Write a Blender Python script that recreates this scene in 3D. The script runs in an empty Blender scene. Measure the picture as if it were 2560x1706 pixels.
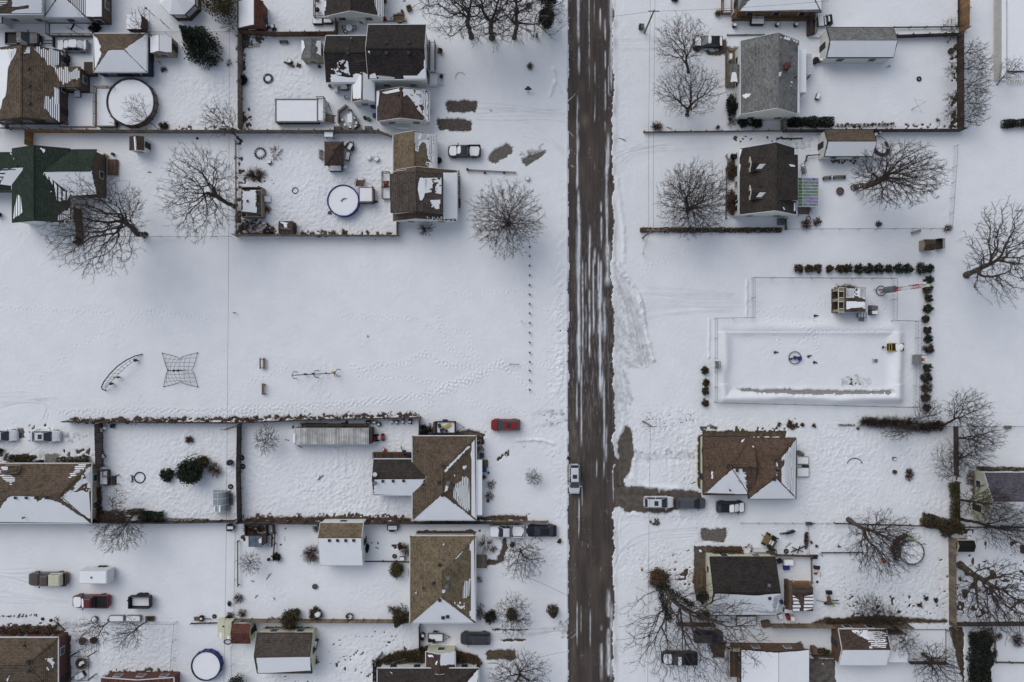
import bpy,math,random
import numpy as np
from mathutils import Vector,Matrix
R=math.radians
sc=bpy.context.scene
COL=sc.collection
# ------------------------------------------------------------------ camera, sky, sun, exposure
H,S=110.0,16.0
cam_d=bpy.data.cameras.new('Camera');cam=bpy.data.objects.new('Camera',cam_d);COL.objects.link(cam)
cam.location=(0,0,H);cam.rotation_euler=(0,0,0)
cam_d.sensor_width=36;cam_d.lens=36*H*S/2560;cam_d.clip_start=0.5;cam_d.clip_end=6000
sc.camera=cam
SUN_DIR=Vector((0.50,-0.62,-0.80)).normalized()
w=bpy.data.worlds.new('World');sc.world=w;w.use_nodes=True
nt=w.node_tree;sky=nt.nodes.new('ShaderNodeTexSky');sky.sky_type='NISHITA';sky.sun_disc=False
sky.sun_elevation=math.asin(-SUN_DIR.z);sky.sun_rotation=math.atan2(-SUN_DIR.x,-SUN_DIR.y)
sky.air_density=1.0;sky.dust_density=1.0;sky.ozone_density=1.0
hs=nt.nodes.new('ShaderNodeHueSaturation');hs.inputs['Saturation'].default_value=.55;nt.links.new(sky.outputs[0],hs.inputs['Color']);nt.links.new(hs.outputs[0],nt.nodes['Background'].inputs[0]);nt.nodes['Background'].inputs[1].default_value=0.112
sd=bpy.data.lights.new('Sun','SUN');sun=bpy.data.objects.new('Sun',sd);COL.objects.link(sun)
sd.energy=0.95;sd.angle=R(50);sd.color=(1.0,0.965,0.92)
sun.rotation_euler=SUN_DIR.to_track_quat('-Z','Y').to_euler()
sc.view_settings.view_transform='Standard';sc.view_settings.look='None'
sc.view_settings.exposure=0.30;sc.view_settings.gamma=1
# ------------------------------------------------------------------ coordinates
K=1/3.672
OX=OY=0.0
def O(x,y):
 global OX,OY
 OX,OY=x,y
def P(x,y,h=0.0):
 k=(H-h)/H/S
 return Vector(((OX+x*K-1280)*k,-(OY+y*K-853)*k,h))
def onplane(x,y,pl):
 g=P(x,y,0);c=Vector((0,0,H));d=g-c
 o,n=pl
 t=(o-c).dot(n)/d.dot(n)
 return c+d*t
# ------------------------------------------------------------------ materials
MATS={}
def nodes(m):
 m.use_nodes=True;n=m.node_tree.nodes;return n,m.node_tree.links,n['Principled BSDF']
def mk(name):
 m=bpy.data.materials.new(name);return m
def M(name,rgb=None,rough=.8,amp=.25,scale=1.5,metal=0,island=0,spec=.3,bump=0):
 if name in MATS:return MATS[name]
 m=mk(name);n,l,b=nodes(m)
 b.inputs['Roughness'].default_value=rough;b.inputs['Metallic'].default_value=metal
 b.inputs['Specular IOR Level'].default_value=spec
 tc=n.new('ShaderNodeTexCoord');nz=n.new('ShaderNodeTexNoise');nz.inputs['Scale'].default_value=scale;nz.inputs['Detail'].default_value=5
 l.new(tc.outputs['Object'],nz.inputs['Vector'])
 mr=n.new('ShaderNodeMapRange');mr.inputs[1].default_value=.3;mr.inputs[2].default_value=.7
 mr.inputs[3].default_value=1-amp;mr.inputs[4].default_value=1+amp
 l.new(nz.outputs[0],mr.inputs[0]);fac=mr.outputs[0]
 if island:
  g=n.new('ShaderNodeNewGeometry');r2=n.new('ShaderNodeMapRange');r2.inputs[3].default_value=1-island;r2.inputs[4].default_value=1+island
  l.new(g.outputs['Random Per Island'],r2.inputs[0]);mm=n.new('ShaderNodeMath');mm.operation='MULTIPLY'
  l.new(fac,mm.inputs[0]);l.new(r2.outputs[0],mm.inputs[1]);fac=mm.outputs[0]
 vm=n.new('ShaderNodeVectorMath');vm.operation='SCALE';vm.inputs[0].default_value=rgb
 l.new(fac,vm.inputs['Scale']);l.new(vm.outputs[0],b.inputs['Base Color'])
 if bump:
  bp=n.new('ShaderNodeBump');bp.inputs['Strength'].default_value=bump;bp.inputs['Distance'].default_value=.05
  l.new(nz.outputs[0],bp.inputs['Height']);l.new(bp.outputs[0],b.inputs['Normal'])
 MATS[name]=m;return m
def shingle(name,rgb,step=.11,amp=.32,cell=3.2,metal_seam=False):
 m=mk(name);n,l,b=nodes(m);b.inputs['Roughness'].default_value=.85;b.inputs['Specular IOR Level'].default_value=.2
 def math_(op,a,v=None):
  x=n.new('ShaderNodeMath');x.operation=op
  if isinstance(a,(int,float)):x.inputs[0].default_value=a
  else:l.new(a,x.inputs[0])
  if v is not None:
   if isinstance(v,(int,float)):x.inputs[1].default_value=v
   else:l.new(v,x.inputs[1])
  return x.outputs[0]
 tc=n.new('ShaderNodeTexCoord');sp=n.new('ShaderNodeSeparateXYZ');l.new(tc.outputs['Object'],sp.inputs[0])
 zc=math_('DIVIDE',sp.outputs[2],step);fl=math_('FLOOR',zc);fr=math_('FRACT',zc)
 cb=n.new('ShaderNodeCombineXYZ')
 l.new(math_('FLOOR',math_('MULTIPLY',sp.outputs[0],cell)),cb.inputs[0]);l.new(math_('FLOOR',math_('MULTIPLY',sp.outputs[1],cell)),cb.inputs[1]);l.new(fl,cb.inputs[2])
 wn=n.new('ShaderNodeTexWhiteNoise');l.new(cb.outputs[0],wn.inputs[0])
 nz=n.new('ShaderNodeTexNoise');nz.inputs['Scale'].default_value=.6;nz.inputs['Detail'].default_value=6;l.new(tc.outputs['Object'],nz.inputs['Vector'])
 a=math_('MULTIPLY',math_('SUBTRACT',wn.outputs[0],.5),amp*1.6)
 edge=math_('MULTIPLY',math_('LESS_THAN',fr,.3),-amp*.9)
 c=math_('MULTIPLY',math_('SUBTRACT',nz.outputs[0],.5),.9)
 f=math_('ADD',math_('ADD',math_('ADD',a,edge),c),1.05)
 vm=n.new('ShaderNodeVectorMath');vm.operation='SCALE';vm.inputs[0].default_value=rgb
 l.new(f,vm.inputs['Scale']);l.new(vm.outputs[0],b.inputs['Base Color'])
 MATS[name]=m;return m
def basic(name,rgb,**k):return M(name,rgb,**k)
SNOW=M('snow',(.84,.845,.85),rough=.7,amp=.02,scale=.8,spec=.2,bump=.15)  # paler than ground_snow: extra sky light on roofs is put into the colour
B={}
for nm,rgb in dict(chestnut=(.104,.068,.048),brown=(.108,.079,.055),dark=(.032,.026,.024),coal=(.016,.014,.013),grey=(.165,.162,.155),tan=(.158,.122,.077),green=(.024,.036,.026),slate=(.085,.08,.095),redbrown=(.074,.051,.041),rust=(.115,.046,.033),tile=(.078,.061,.051),mid=(.044,.036,.031)).items():
 B[nm]=shingle('shingle_'+nm,rgb,amp=.36 if nm!='coal' else.2)
WHITE=M('white_siding',(.62,.62,.58),amp=.06);CREAM=M('cream_siding',(.55,.54,.40),amp=.06);NAVY=M('navy_siding',(.03,.035,.06),amp=.2)
BRBR=M('brown_brick',(.115,.070,.045),amp=.25,scale=6);BRICK=M('red_brick',(.105,.045,.036),amp=.25,scale=6);TANW=M('tan_siding',(.28,.24,.17),amp=.12);BRW=M('brown_siding',(.09,.065,.05),amp=.2);DARKW=M('dark_siding',(.04,.035,.035),amp=.2)
TRIM=M('white_trim',(.62,.63,.64),amp=.05);DTRIM=M('dark_trim',(.03,.028,.028),amp=.1);GLASS=M('window_glass',(.03,.035,.045),rough=.12,amp=.05,spec=.6)
WOODN=M('orange_wood',(.21,.115,.055),island=.25,amp=.2,scale=3);WOODG=M('weathered_wood',(.17,.135,.10),island=.3,amp=.25,scale=3);WOODD=M('dark_wood',(.062,.046,.037),island=.35,amp=.25,scale=3)
WOODM=M('brown_wood',(.115,.075,.048),island=.3,amp=.25,scale=3)
STEEL=M('galvanised_steel',(.24,.245,.25),rough=.45,metal=.5,amp=.1);IRON=M('dark_iron',(.028,.028,.032),rough=.6,amp=.2);BLACK=M('black_plastic',(.014,.014,.016),rough=.5,amp=.2)
RUBBER=M('tyre_rubber',(.016,.016,.017),rough=.9,amp=.2);RED=M('red_paint',(.30,.025,.022),rough=.4,amp=.1);BLUE=M('blue_vinyl',(.025,.04,.20),rough=.5,amp=.15);YELLOW=M('yellow_paint',(.50,.36,.05),rough=.5,amp=.1)
ORANGE=M('orange_plastic',(.50,.13,.05),amp=.1);LIME=M('lime_vinyl',(.28,.48,.08),amp=.15);PINK=M('pink_paint',(.45,.08,.16),amp=.1);GREENP=M('green_plastic',(.05,.16,.05),amp=.15)
CONC=M('concrete',(.27,.26,.24),amp=.2,scale=2);STONE=M('field_stone',(.10,.085,.075),amp=.35,island=.35,scale=5);WPLAST=M('white_plastic',(.6,.61,.62),rough=.5,amp=.05);GREYP=M('grey_plastic',(.14,.145,.15),rough=.6,amp=.1)
BARK=M('bark',(.046,.035,.029),amp=.3,scale=4);TWIG=M('twigs',(.044,.032,.026),amp=.25,scale=.6);TWIGR=M('reddish_twigs',(.085,.045,.036),amp=.3,scale=.8);BARKL=M('pale_bark',(.085,.066,.05),amp=.3,scale=4)
LEAFG=M('evergreen_foliage',(.026,.034,.020),amp=.55,scale=2.2,island=.55);LEAFO=M('olive_foliage',(.075,.062,.026),amp=.5,scale=2,island=.5);LEAFB=M('dead_leaves',(.10,.060,.034),amp=.45,scale=2,island=.5);LEAFD=M('dark_foliage',(.018,.022,.016),amp=.5,scale=2,island=.5)
LEAFS=M('rust_foliage',(.060,.045,.024),amp=.5,scale=2,island=.5)
# ------------------------------------------------------------------ mesh helpers
class MB:
 def __init__(s):s.v=[];s.f=[]
 def add(s,vs,fs):
  k=len(s.v);s.v+=[tuple(x)for x in vs];s.f+=[tuple(i+k for i in f)for f in fs];return s
 def box(s,cx,cy,cz,sx,sy,sz,rz=0,taper=1.0):
  c,n=math.cos(rz),math.sin(rz);vs=[]
  for z,t in((-.5,1),(.5,taper)):
   for x,y in((-.5,-.5),(.5,-.5),(.5,.5),(-.5,.5)):
    X,Y=x*sx*t,y*sy*t;vs.append((cx+X*c-Y*n,cy+X*n+Y*c,cz+z*sz))
  return s.add(vs,[(3,2,1,0),(4,5,6,7),(0,1,5,4),(1,2,6,5),(2,3,7,6),(3,0,4,7)])
 def bar(s,p,q,wd,ht):
  p,q=Vector(p),Vector(q);d=(q-p);L=d.length
  if L<1e-6:return s
  d/=L;up=Vector((0,0,1))
  if abs(d.z)>.98:up=Vector((1,0,0))
  a=d.cross(up).normalized()*wd/2;b=a.cross(d).normalized()*ht/2
  vs=[p-a-b,p+a-b,p+a+b,p-a+b,q-a-b,q+a-b,q+a+b,q-a+b]
  return s.add(vs,[(0,1,2,3),(7,6,5,4),(1,0,4,5),(2,1,5,6),(3,2,6,7),(0,3,7,4)])
 def cyl(s,cx,cy,z0,r,h,r2=None,n=14,ax=None):
  r2=r if r2 is None else r2;vs=[]
  for z,q in((z0,r),(z0+h,r2)):
   for i in range(n):
    a=2*math.pi*i/n;vs.append((cx+q*math.cos(a),cy+q*math.sin(a),z))
  fs=[(i,(i+1)%n,n+(i+1)%n,n+i)for i in range(n)]+[tuple(range(n))[::-1],tuple(range(n,2*n))]
  return s.add(vs,fs)
 def wheel(s,cx,cy,cz,r,wd,n=16):
  vs=[]
  for y in(-wd/2,wd/2):
   for i in range(n):
    a=2*math.pi*i/n;vs.append((cx+r*math.cos(a),cy+y,cz+r*math.sin(a)))
  fs=[(i,n+i,n+(i+1)%n,(i+1)%n)for i in range(n)]+[tuple(range(n)),tuple(range(n,2*n))[::-1]]
  return s.add(vs,fs)
 def tube(s,pts,r,n=6,closed=False):
  pts=[Vector(p)for p in pts];m=len(pts);rs=r if isinstance(r,(list,tuple))else[r]*m;vs=[];fs=[]
  for i,p in enumerate(pts):
   a=pts[(i-1)%m]if closed or i else p;b=pts[(i+1)%m]if closed or i<m-1 else p
   d=(b-a).normalized();up=Vector((0,0,1))if abs(d.z)<.95 else Vector((1,0,0))
   x=d.cross(up).normalized();y=x.cross(d)
   for j in range(n):
    t=2*math.pi*j/n;vs.append(p+x*math.cos(t)*rs[i]+y*math.sin(t)*rs[i])
  for i in range(m if closed else m-1):
   for j in range(n):
    a,b=i*n,((i+1)%m)*n;fs.append((a+j,a+(j+1)%n,b+(j+1)%n,b+j))
  if not closed:fs+=[tuple(range(n))[::-1],tuple(range((m-1)*n,m*n))]
  return s.add(vs,fs)
 def ring(s,cx,cy,cz,Rr,r,n=28,m=6,a0=0,a1=360):
  full=a1-a0>=360;k=n if full else n+1
  pts=[(cx+Rr*math.cos(R(a0+(a1-a0)*i/n)),cy+Rr*math.sin(R(a0+(a1-a0)*i/n)),cz)for i in range(k)]
  return s.tube(pts,r,m,closed=full)
 def prism(s,pts,z0,z1):
  n=len(pts)
  ar=sum(pts[i][0]*pts[(i+1)%n][1]-pts[(i+1)%n][0]*pts[i][1]for i in range(n))
  if ar<0:pts=pts[::-1]
  vs=[(p[0],p[1],z0)for p in pts]+[(p[0],p[1],z1)for p in pts]
  return s.add(vs,[tuple(range(n))[::-1],tuple(range(n,2*n))]+[(i,(i+1)%n,n+(i+1)%n,n+i)for i in range(n)])
 def slab(s,pts,t):
  n=len(pts);pts=[Vector(p)for p in pts]
  nn=Vector((0,0,0))
  for i in range(n):
   a,b=pts[i],pts[(i+1)%n];nn+=a.cross(b)
  if nn.z<0:pts=pts[::-1]
  vs=pts+[p-Vector((0,0,t))for p in pts]
  return s.add(vs,[tuple(range(n)),tuple(range(n,2*n))[::-1]]+[(n+i,n+(i+1)%n,(i+1)%n,i)for i in range(n)])
 def wallring(s,pts,th,z0,z1):
  n=len(pts);cx=sum(p[0]for p in pts)/n;cy=sum(p[1]for p in pts)/n;inn=[]
  for p in pts:
   d=Vector((p[0]-cx,p[1]-cy));d=d*(1-th/max(d.length,.1));inn.append((cx+d.x,cy+d.y))
  vs=[(p[0],p[1],z)for z in(z0,z1)for p in pts]+[(p[0],p[1],z)for z in(z0,z1)for p in inn]
  fs=[]
  for i in range(n):
   j=(i+1)%n
   fs+=[(i,j,n+j,n+i),(2*n+j,2*n+i,3*n+i,3*n+j),(n+i,n+j,3*n+j,3*n+i)]
  return s.add(vs,fs)
 def build(s,name,mat,parent=None,local=False,smooth=False):
  off=Vector((0,0,0))if(parent is None or local)else wl(parent)
  me=bpy.data.meshes.new(name);me.from_pydata([(v[0]-off.x,v[1]-off.y,v[2]-off.z)for v in s.v],[],s.f);me.update()
  me.materials.append(mat)
  if smooth:me.polygons.foreach_set('use_smooth',[True]*len(me.polygons))
  o=bpy.data.objects.new(name,me);COL.objects.link(o)
  if parent is not None:o.parent=parent
  return o
def wl(o):
 v=Vector((0,0,0))
 while o is not None:v=v+o.location;o=o.parent
 return v
def npmesh(name,V,F,mat,parent=None,smooth=False):
 me=bpy.data.meshes.new(name);V=np.ascontiguousarray(V,dtype=np.float32);F=np.ascontiguousarray(F,dtype=np.int32)
 if parent is not None:V=V-np.array(wl(parent),dtype=np.float32)
 k=F.shape[1];me.vertices.add(len(V));me.vertices.foreach_set('co',V.ravel())
 me.loops.add(F.size);me.loops.foreach_set('vertex_index',F.ravel())
 me.polygons.add(len(F));me.polygons.foreach_set('loop_start',np.arange(0,F.size,k,dtype=np.int32));me.polygons.foreach_set('loop_total',np.full(len(F),k,dtype=np.int32))
 if smooth:me.polygons.foreach_set('use_smooth',np.ones(len(F),dtype=bool))
 me.update(calc_edges=True);me.materials.append(mat)
 o=bpy.data.objects.new(name,me);COL.objects.link(o)
 if parent is not None:o.parent=parent
 return o
def tag(o,label,cat,group=None):
 o['label']=label;o['category']=cat
 if group:o['group']=group
 return o
def thing(name,label,cat,loc,rz=0,group=None):
 o=bpy.data.objects.new(name,None);COL.objects.link(o);o.location=loc;o.rotation_euler=(0,0,rz);o.empty_display_size=.2
 return tag(o,label,cat,group)
def shapes(mb,lst):
 for q in lst:
  k=q[0]
  if k=='b':mb.box(*q[1:])
  elif k=='c':mb.cyl(*q[1:])
  elif k=='t':mb.tube(*q[1:])
  elif k=='r':mb.ring(*q[1:])
  elif k=='w':mb.wheel(*q[1:])
  elif k=='l':mb.bar(*q[1:])
 return mb
def item(name,label,cat,x,y,parts,rz=0,group=None,z=0.07):
 p=P(x,y,z);rz=R(rz)
 if len(parts)==1:
  (pn,m,lst),=parts
  o=shapes(MB(),lst).build(name,m);o.location=p;o.rotation_euler=(0,0,rz);return tag(o,label,cat,group)
 t=thing(name,label,cat,p,rz,group)
 for pn,m,lst in parts:
  for l2 in([[q]for q in lst]if pn=='snow_cover' else[lst]):shapes(MB(),l2).build(pn,m,t,local=True)
 return t
# ------------------------------------------------------------------ noise on arrays
def _h(ix,iy,seed):
 h=(ix*374761393+iy*668265263+seed*974634599)&0x7fffffff
 h=((h^(h>>13))*1274126177)&0x7fffffff
 return((h^(h>>16))&0xffff)/65535.0
def noise(X,Y,s,seed):
 x,y=np.asarray(X)/s,np.asarray(Y)/s;ix,iy=np.floor(x).astype(np.int64),np.floor(y).astype(np.int64);fx,fy=x-ix,y-iy
 fx,fy=fx*fx*(3-2*fx),fy*fy*(3-2*fy)
 a,b,c,d=_h(ix,iy,seed),_h(ix+1,iy,seed),_h(ix,iy+1,seed),_h(ix+1,iy+1,seed)
 return(a*(1-fx)+b*fx)*(1-fy)+(c*(1-fx)+d*fx)*fy
def inpoly(X,Y,poly):
 r=np.zeros(X.shape,bool);n=len(poly)
 for i in range(n):
  x0,y0=poly[i];x1,y1=poly[(i+1)%n]
  if y0==y1:continue
  r^=((y0>Y)!=(y1>Y))&(X<(x1-x0)*(Y-y0)/(y1-y0)+x0)
 return r
def segdist(X,Y,a,b):
 dx,dy=b[0]-a[0],b[1]-a[1];L=dx*dx+dy*dy+1e-9
 t=np.clip(((X-a[0])*dx+(Y-a[1])*dy)/L,0,1)
 return np.hypot(X-a[0]-t*dx,Y-a[1]-t*dy)
# ------------------------------------------------------------------ roofs and houses
def scan_snow(mb,o,u,v,n,poly,mode,rng,th=.06):
 pts=[((p-o).dot(u),(p-o).dot(v))for p in poly];vs=[q[1]for q in pts]
 wd,fill,jit={'s':(.22,1.0,.10),'t':(.27,.56,.25),'n':(.15,.92,.3),'f':(.5,1.0,.04),'w':(.55,.62,.10)}[mode]
 y=min(vs);m=len(pts);sd=rng.randint(0,9999)
 while y<max(vs):
  wd2=min(wd,max(vs)-y);yc=y+wd2/2
  def cut(yy):
   xs=[]
   for i in range(m):
    (x0,y0),(x1,y1)=pts[i],pts[(i+1)%m]
    if(y0>yy)!=(y1>yy):xs.append(x0+(x1-x0)*(yy-y0)/(y1-y0))
   return sorted(xs)
  xs=cut(yc);xl,xh=cut(y+wd2*.02),cut(y+wd2*.98)
  if len(xl)!=len(xs):xl=xs
  if len(xh)!=len(xs):xh=xs
  for a,b,al,bl,ah,bh in zip(xs[::2],xs[1::2],xl[::2],xl[1::2],xh[::2],xh[1::2]):
   segs=[]
   if mode=='n':
    c=np.arange(a,b,.15)
    if len(c):
     ok=noise(c,np.full(len(c),yc),.9,sd)*.55+noise(c,np.full(len(c),yc),.3,sd+1)*.3+noise(c,np.full(len(c),yc*3),.14,sd+2)*.15>.45;s0=None
     for ci,k in zip(list(c)+[b],list(ok)+[False]):
      if k and s0 is None:s0=ci
      if not k and s0 is not None:segs.append((s0,min(ci,b)));s0=None
   else:segs=[(a+rng.uniform(-jit,jit),b+rng.uniform(-jit,jit))]
   for p,q in segs:
    if q-p<.05:continue
    p0,q0,p1,q1=(p,q,p,q)if mode=='n' else(p-a+al,q-b+bl,p-a+ah,q-b+bh)
    y1=y+wd2*fill
    c4=[o+u*p0+v*y,o+u*q0+v*y,o+u*q1+v*y1,o+u*p1+v*y1];k=len(mb.v)
    mb.v+=[tuple(z+n*.004)for z in c4]+[tuple(z+n*th)for z in c4]
    mb.f+=[(k+4,k+5,k+6,k+7),(k,k+1,k+5,k+4),(k+1,k+2,k+6,k+5),(k+2,k+3,k+7,k+6),(k+3,k,k+4,k+7)]
  y+=wd
class Roof:
 def __init__(s,root,faces,mat,t=.15,name='roof'):
  mb=MB();s.pl={};s.faces=faces;s.root=root;s.rng=random.Random(hash_(root['label']))
  for k,pts in faces.items():
   mb.slab(pts,t);nn=Vector((0,0,0))
   for i in range(len(pts)):nn+=pts[i].cross(pts[(i+1)%len(pts)])
   nn.normalize();nn=-nn if nn.z<0 else nn
   s.pl[k]=(pts[0],nn)
  s.o=mb.build(name,mat,root)
 def frame(s,k):
  o,n=s.pl[k]
  up=Vector((0,0,1))-n*n.z
  v=up.normalized()if up.length>1e-3 else Vector((0,1,0))
  return o,v.cross(n).normalized(),v,n
 def snow(s,k,poly,mode='s',th=.06):
  return s.put(k,[onplane(x,y,s.pl[k])for x,y in poly],mode,th)
 def put(s,k,pts,mode,th):
  o,u,v,n=s.frame(k);mb=MB();scan_snow(mb,o,u,v,n,pts,mode,s.rng,th)
  if mb.v:mb.build('snow_cover',SNOW,s.o)
  return s
 def full(s,k,mode='f',inset=.06,th=.10):
  pts=s.faces[k];c=sum(pts,Vector((0,0,0)))/len(pts)
  return s.put(k,[p+(c-p).normalized()*inset for p in pts],mode,th)
 def vent(s,k,*pts,kind='roof_vent',mat=None,size=.36):
  for x,y in pts:
   p=onplane(x,y,s.pl[k]);m=MB()
   if kind=='roof_vent':m.box(p.x,p.y,p.z+.06,size,size,.3);m.box(p.x,p.y,p.z+.23,size*1.25,size*1.25,.05)
   elif kind=='vent_pipe':m.cyl(p.x,p.y,p.z-.1,.09,.55,n=8);m.cyl(p.x,p.y,p.z+.45,.14,.08,n=8)
   elif kind=='chimney':m.box(p.x,p.y,p.z+.35,size,size,1.5);m.box(p.x,p.y,p.z+1.14,size*1.18,size*1.18,.1);m.cyl(p.x,p.y,p.z+1.19,size*.25,.2,n=8)
   elif kind=='satellite_dish':m.tube([p,p+Vector((0,0,.5))],.03);m.cyl(p.x,p.y,p.z+.5,.1,.12,.34,n=12)
   m.build(kind,mat or IRON,s.o)
  return s
 def cap(s,*segs):
  for a,b in segs:MB().bar(a+Vector((0,0,.03)),b+Vector((0,0,.03)),.22,.07).build('ridge_cap',s.o.data.materials[0],s.o)
  return s
 def fin(s):return s
def hash_(t):
 h=7
 for c in t:h=(h*31+ord(c))&0xffffff
 return h
def pane(root,x,y,z,wd,ht,face,kind='window'):
 dx,dy={'w':(-1,0),'e':(1,0),'n':(0,1),'s':(0,-1)}[face]
 sx,sy=(.09,wd)if dx else(wd,.09)
 f=MB()
 if kind=='window':
  f.box(x+dx*.02,y+dy*.02,z,sx,sy,ht);w_=f.build('window',TRIM,root)
  MB().box(x+dx*.045,y+dy*.045,z,sx if dx else sx-.16,sy-.16 if dx else sy,ht-.16).build('pane',GLASS,w_)
 else:
  f.box(x+dx*.02,y+dy*.02,z,sx,sy,ht);d=f.build('door',DTRIM if kind=='door' else TRIM,root)
  ox,oy=(0,wd*.38)if dx else(wd*.38,0)
  MB().box(x+dx*.1+ox,y+dy*.1+oy,z,.06,.06,.12).build('handle',STEEL,d)
def walls(root,X0,Y0,X1,Y1,mat,prof,ov,he,openings=True,base=-.05,door=True):
 """X0<X1, Y0>Y1 eave rectangle; prof = (axis, ridge coordinate, ridge height) or None"""
 x0,x1,y0,y1=X0+ov,X1-ov,Y0-ov,Y1+ov;m=MB()
 if prof and prof[0]=='y':
  _,c,hr=prof;a=he+(hr-he)*ov/max(c-X0,.3)-.09;b=he+(hr-he)*ov/max(X1-c,.3)-.09
  q=[(x0,base),(x1,base),(x1,b),(c,hr-.09),(x0,a)];vs=[(x,y0,z)for x,z in q]+[(x,y1,z)for x,z in q]
  m.add(vs,[tuple(range(5)),tuple(range(5,10))[::-1]]+[((i+1)%5,i,5+i,5+(i+1)%5)for i in range(5)])
 elif prof and prof[0]=='x':
  _,c,hr=prof;a=he+(hr-he)*ov/max(Y0-c,.3)-.09;b=he+(hr-he)*ov/max(c-Y1,.3)-.09
  q=[(y0,base),(y1,base),(y1,b),(c,hr-.09),(y0,a)];vs=[(x0,y,z)for y,z in q]+[(x1,y,z)for y,z in q]
  m.add(vs,[tuple(range(5))[::-1],tuple(range(5,10))]+[(i,(i+1)%5,5+(i+1)%5,5+i)for i in range(5)])
 else:m.box((x0+x1)/2,(y0+y1)/2,(base+he)/2,x1-x0,y0-y1,he-base)
 o=m.build('wall',mat,root)
 if openings:
  first=door
  for f,lo,hi,c,on in(('w',y1,y0,x0,x0>0),('e',y1,y0,x1,x1<0),('s',x0,x1,y1,y1>0),('n',x0,x1,y0,y0<0)):
   if not on:continue
   L=hi-lo;n=max(1,int(L/3.3));zz=min(1.5,he*.55)
   for i in range(n):
    t=lo+L*(i+.5)/n;x,y=(c,t)if f in 'we' else(t,c)
    if first:pane(root,x,y,.05+min(2.0,he*.8)/2,.95,min(2.0,he*.8),f,'door');first=False
    else:pane(root,x,y,zz,1.15,min(1.1,he*.45),f)
 return o
def rect(x0,y0,x1,y1,he):
 a,b=P(x0,y0,he),P(x1,y1,he);return a.x,a.y,b.x,b.y
def gable(root,x0,y0,x1,y1,ax,r,he,hr,mat,wall=None,ov=.3,trim=TRIM,win=True,base=-.05,t=.15,door=True):
 X0,Y0,X1,Y1=rect(x0,y0,x1,y1,he);V=Vector
 if ax=='y':
  c=P(r,y0,hr).x
  f={'l':[V((X0,Y0,he)),V((X0,Y1,he)),V((c,Y1,hr)),V((c,Y0,hr))],'r':[V((c,Y0,hr)),V((c,Y1,hr)),V((X1,Y1,he)),V((X1,Y0,he))]}
 else:
  c=P(x0,r,hr).y
  f={'t':[V((X0,Y0,he)),V((X0,c,hr)),V((X1,c,hr)),V((X1,Y0,he))],'b':[V((X0,c,hr)),V((X0,Y1,he)),V((X1,Y1,he)),V((X1,c,hr))]}
 if wall:walls(root,X0,Y0,X1,Y1,wall,(ax,c,hr),ov,he,win,base,door)
 rf=Roof(root,f,mat,t)
 if t>.1:rf.cap((Vector((c,Y0,hr)),Vector((c,Y1,hr)))if ax=='y' else(Vector((X0,c,hr)),Vector((X1,c,hr))))
 if trim:
  m=MB();e=.06
  if ax=='y':
   for X in(X0-e,X1+e):m.bar((X,Y0,he-.08),(X,Y1,he-.08),.13,.14)
   for Y in(Y0+.03,Y1-.03):
    m.bar((X0,Y,he-.07),(c,Y,hr-.07),.06,.2);m.bar((c,Y,hr-.07),(X1,Y,he-.07),.06,.2)
  else:
   for Y in(Y0+e,Y1-e):m.bar((X0,Y,he-.08),(X1,Y,he-.08),.13,.14)
   for X in(X0-.03,X1+.03):
    m.bar((X,Y0,he-.07),(X,c,hr-.07),.06,.2);m.bar((X,c,hr-.07),(X,Y1,he-.07),.06,.2)
  m.build('gutter',trim,root)
 return rf
def hip(root,x0,y0,x1,y1,p0,p1,he,hr,mat,wall=None,ov=.35,trim=TRIM,win=True,door=True):
 X0,Y0,X1,Y1=rect(x0,y0,x1,y1,he);V=Vector
 a,b=P(*p0,hr),P(*p1,hr);TL,TR,BR,BL=V((X0,Y0,he)),V((X1,Y0,he)),V((X1,Y1,he)),V((X0,Y1,he))
 if abs(a.x-b.x)<abs(a.y-b.y):f={'t':[TL,a,TR],'b':[BL,BR,b],'l':[TL,BL,b,a],'r':[TR,a,b,BR]}
 else:f={'l':[TL,BL,a],'r':[TR,b,BR],'t':[TL,a,b,TR],'b':[BL,BR,b,a]}
 if wall:walls(root,X0,Y0,X1,Y1,wall,None,ov,he-.02,win,door=door)
 rf=Roof(root,f,mat)
 yy=abs(a.x-b.x)<abs(a.y-b.y);rf.cap((a,b),(TL,a),(TR,a if yy else b),(BR,b),(BL,b if yy else a))
 if trim:
  m=MB();e=.06
  for p,q in(((X0-e,Y0+e),(X1+e,Y0+e)),((X0-e,Y1-e),(X1+e,Y1-e))):m.bar((*p,he-.08),(*q,he-.08),.13,.14)
  for X in(X0-e,X1+e):m.bar((X,Y0-.01,he-.08),(X,Y1+.01,he-.08),.13,.14)
  m.build('gutter',trim,root)
 return rf
def flat(root,x0,y0,x1,y1,hs,mat,wall=None,ov=.1,snow=None,name='roof',win=False,t=.14):
 """single plane roof; hs = height or (tl,tr,br,bl)"""
 if not isinstance(hs,tuple):hs=(hs,)*4
 f={'s':[P(x0,y0,hs[0]),P(x1,y0,hs[1]),P(x1,y1,hs[2]),P(x0,y1,hs[3])]}
 if wall:
  h=min(hs);X0,Y0,X1,Y1=rect(x0,y0,x1,y1,h);walls(root,X0,Y0,X1,Y1,wall,None,ov,h-t-.01,win,door=False)
 rf=Roof(root,f,mat,t,name)
 if snow:rf.full('s',snow)
 return rf
def house(name,label,x,y,cat='house',group=None):return thing(name,label,cat,P(x,y,0),0,group)
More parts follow.
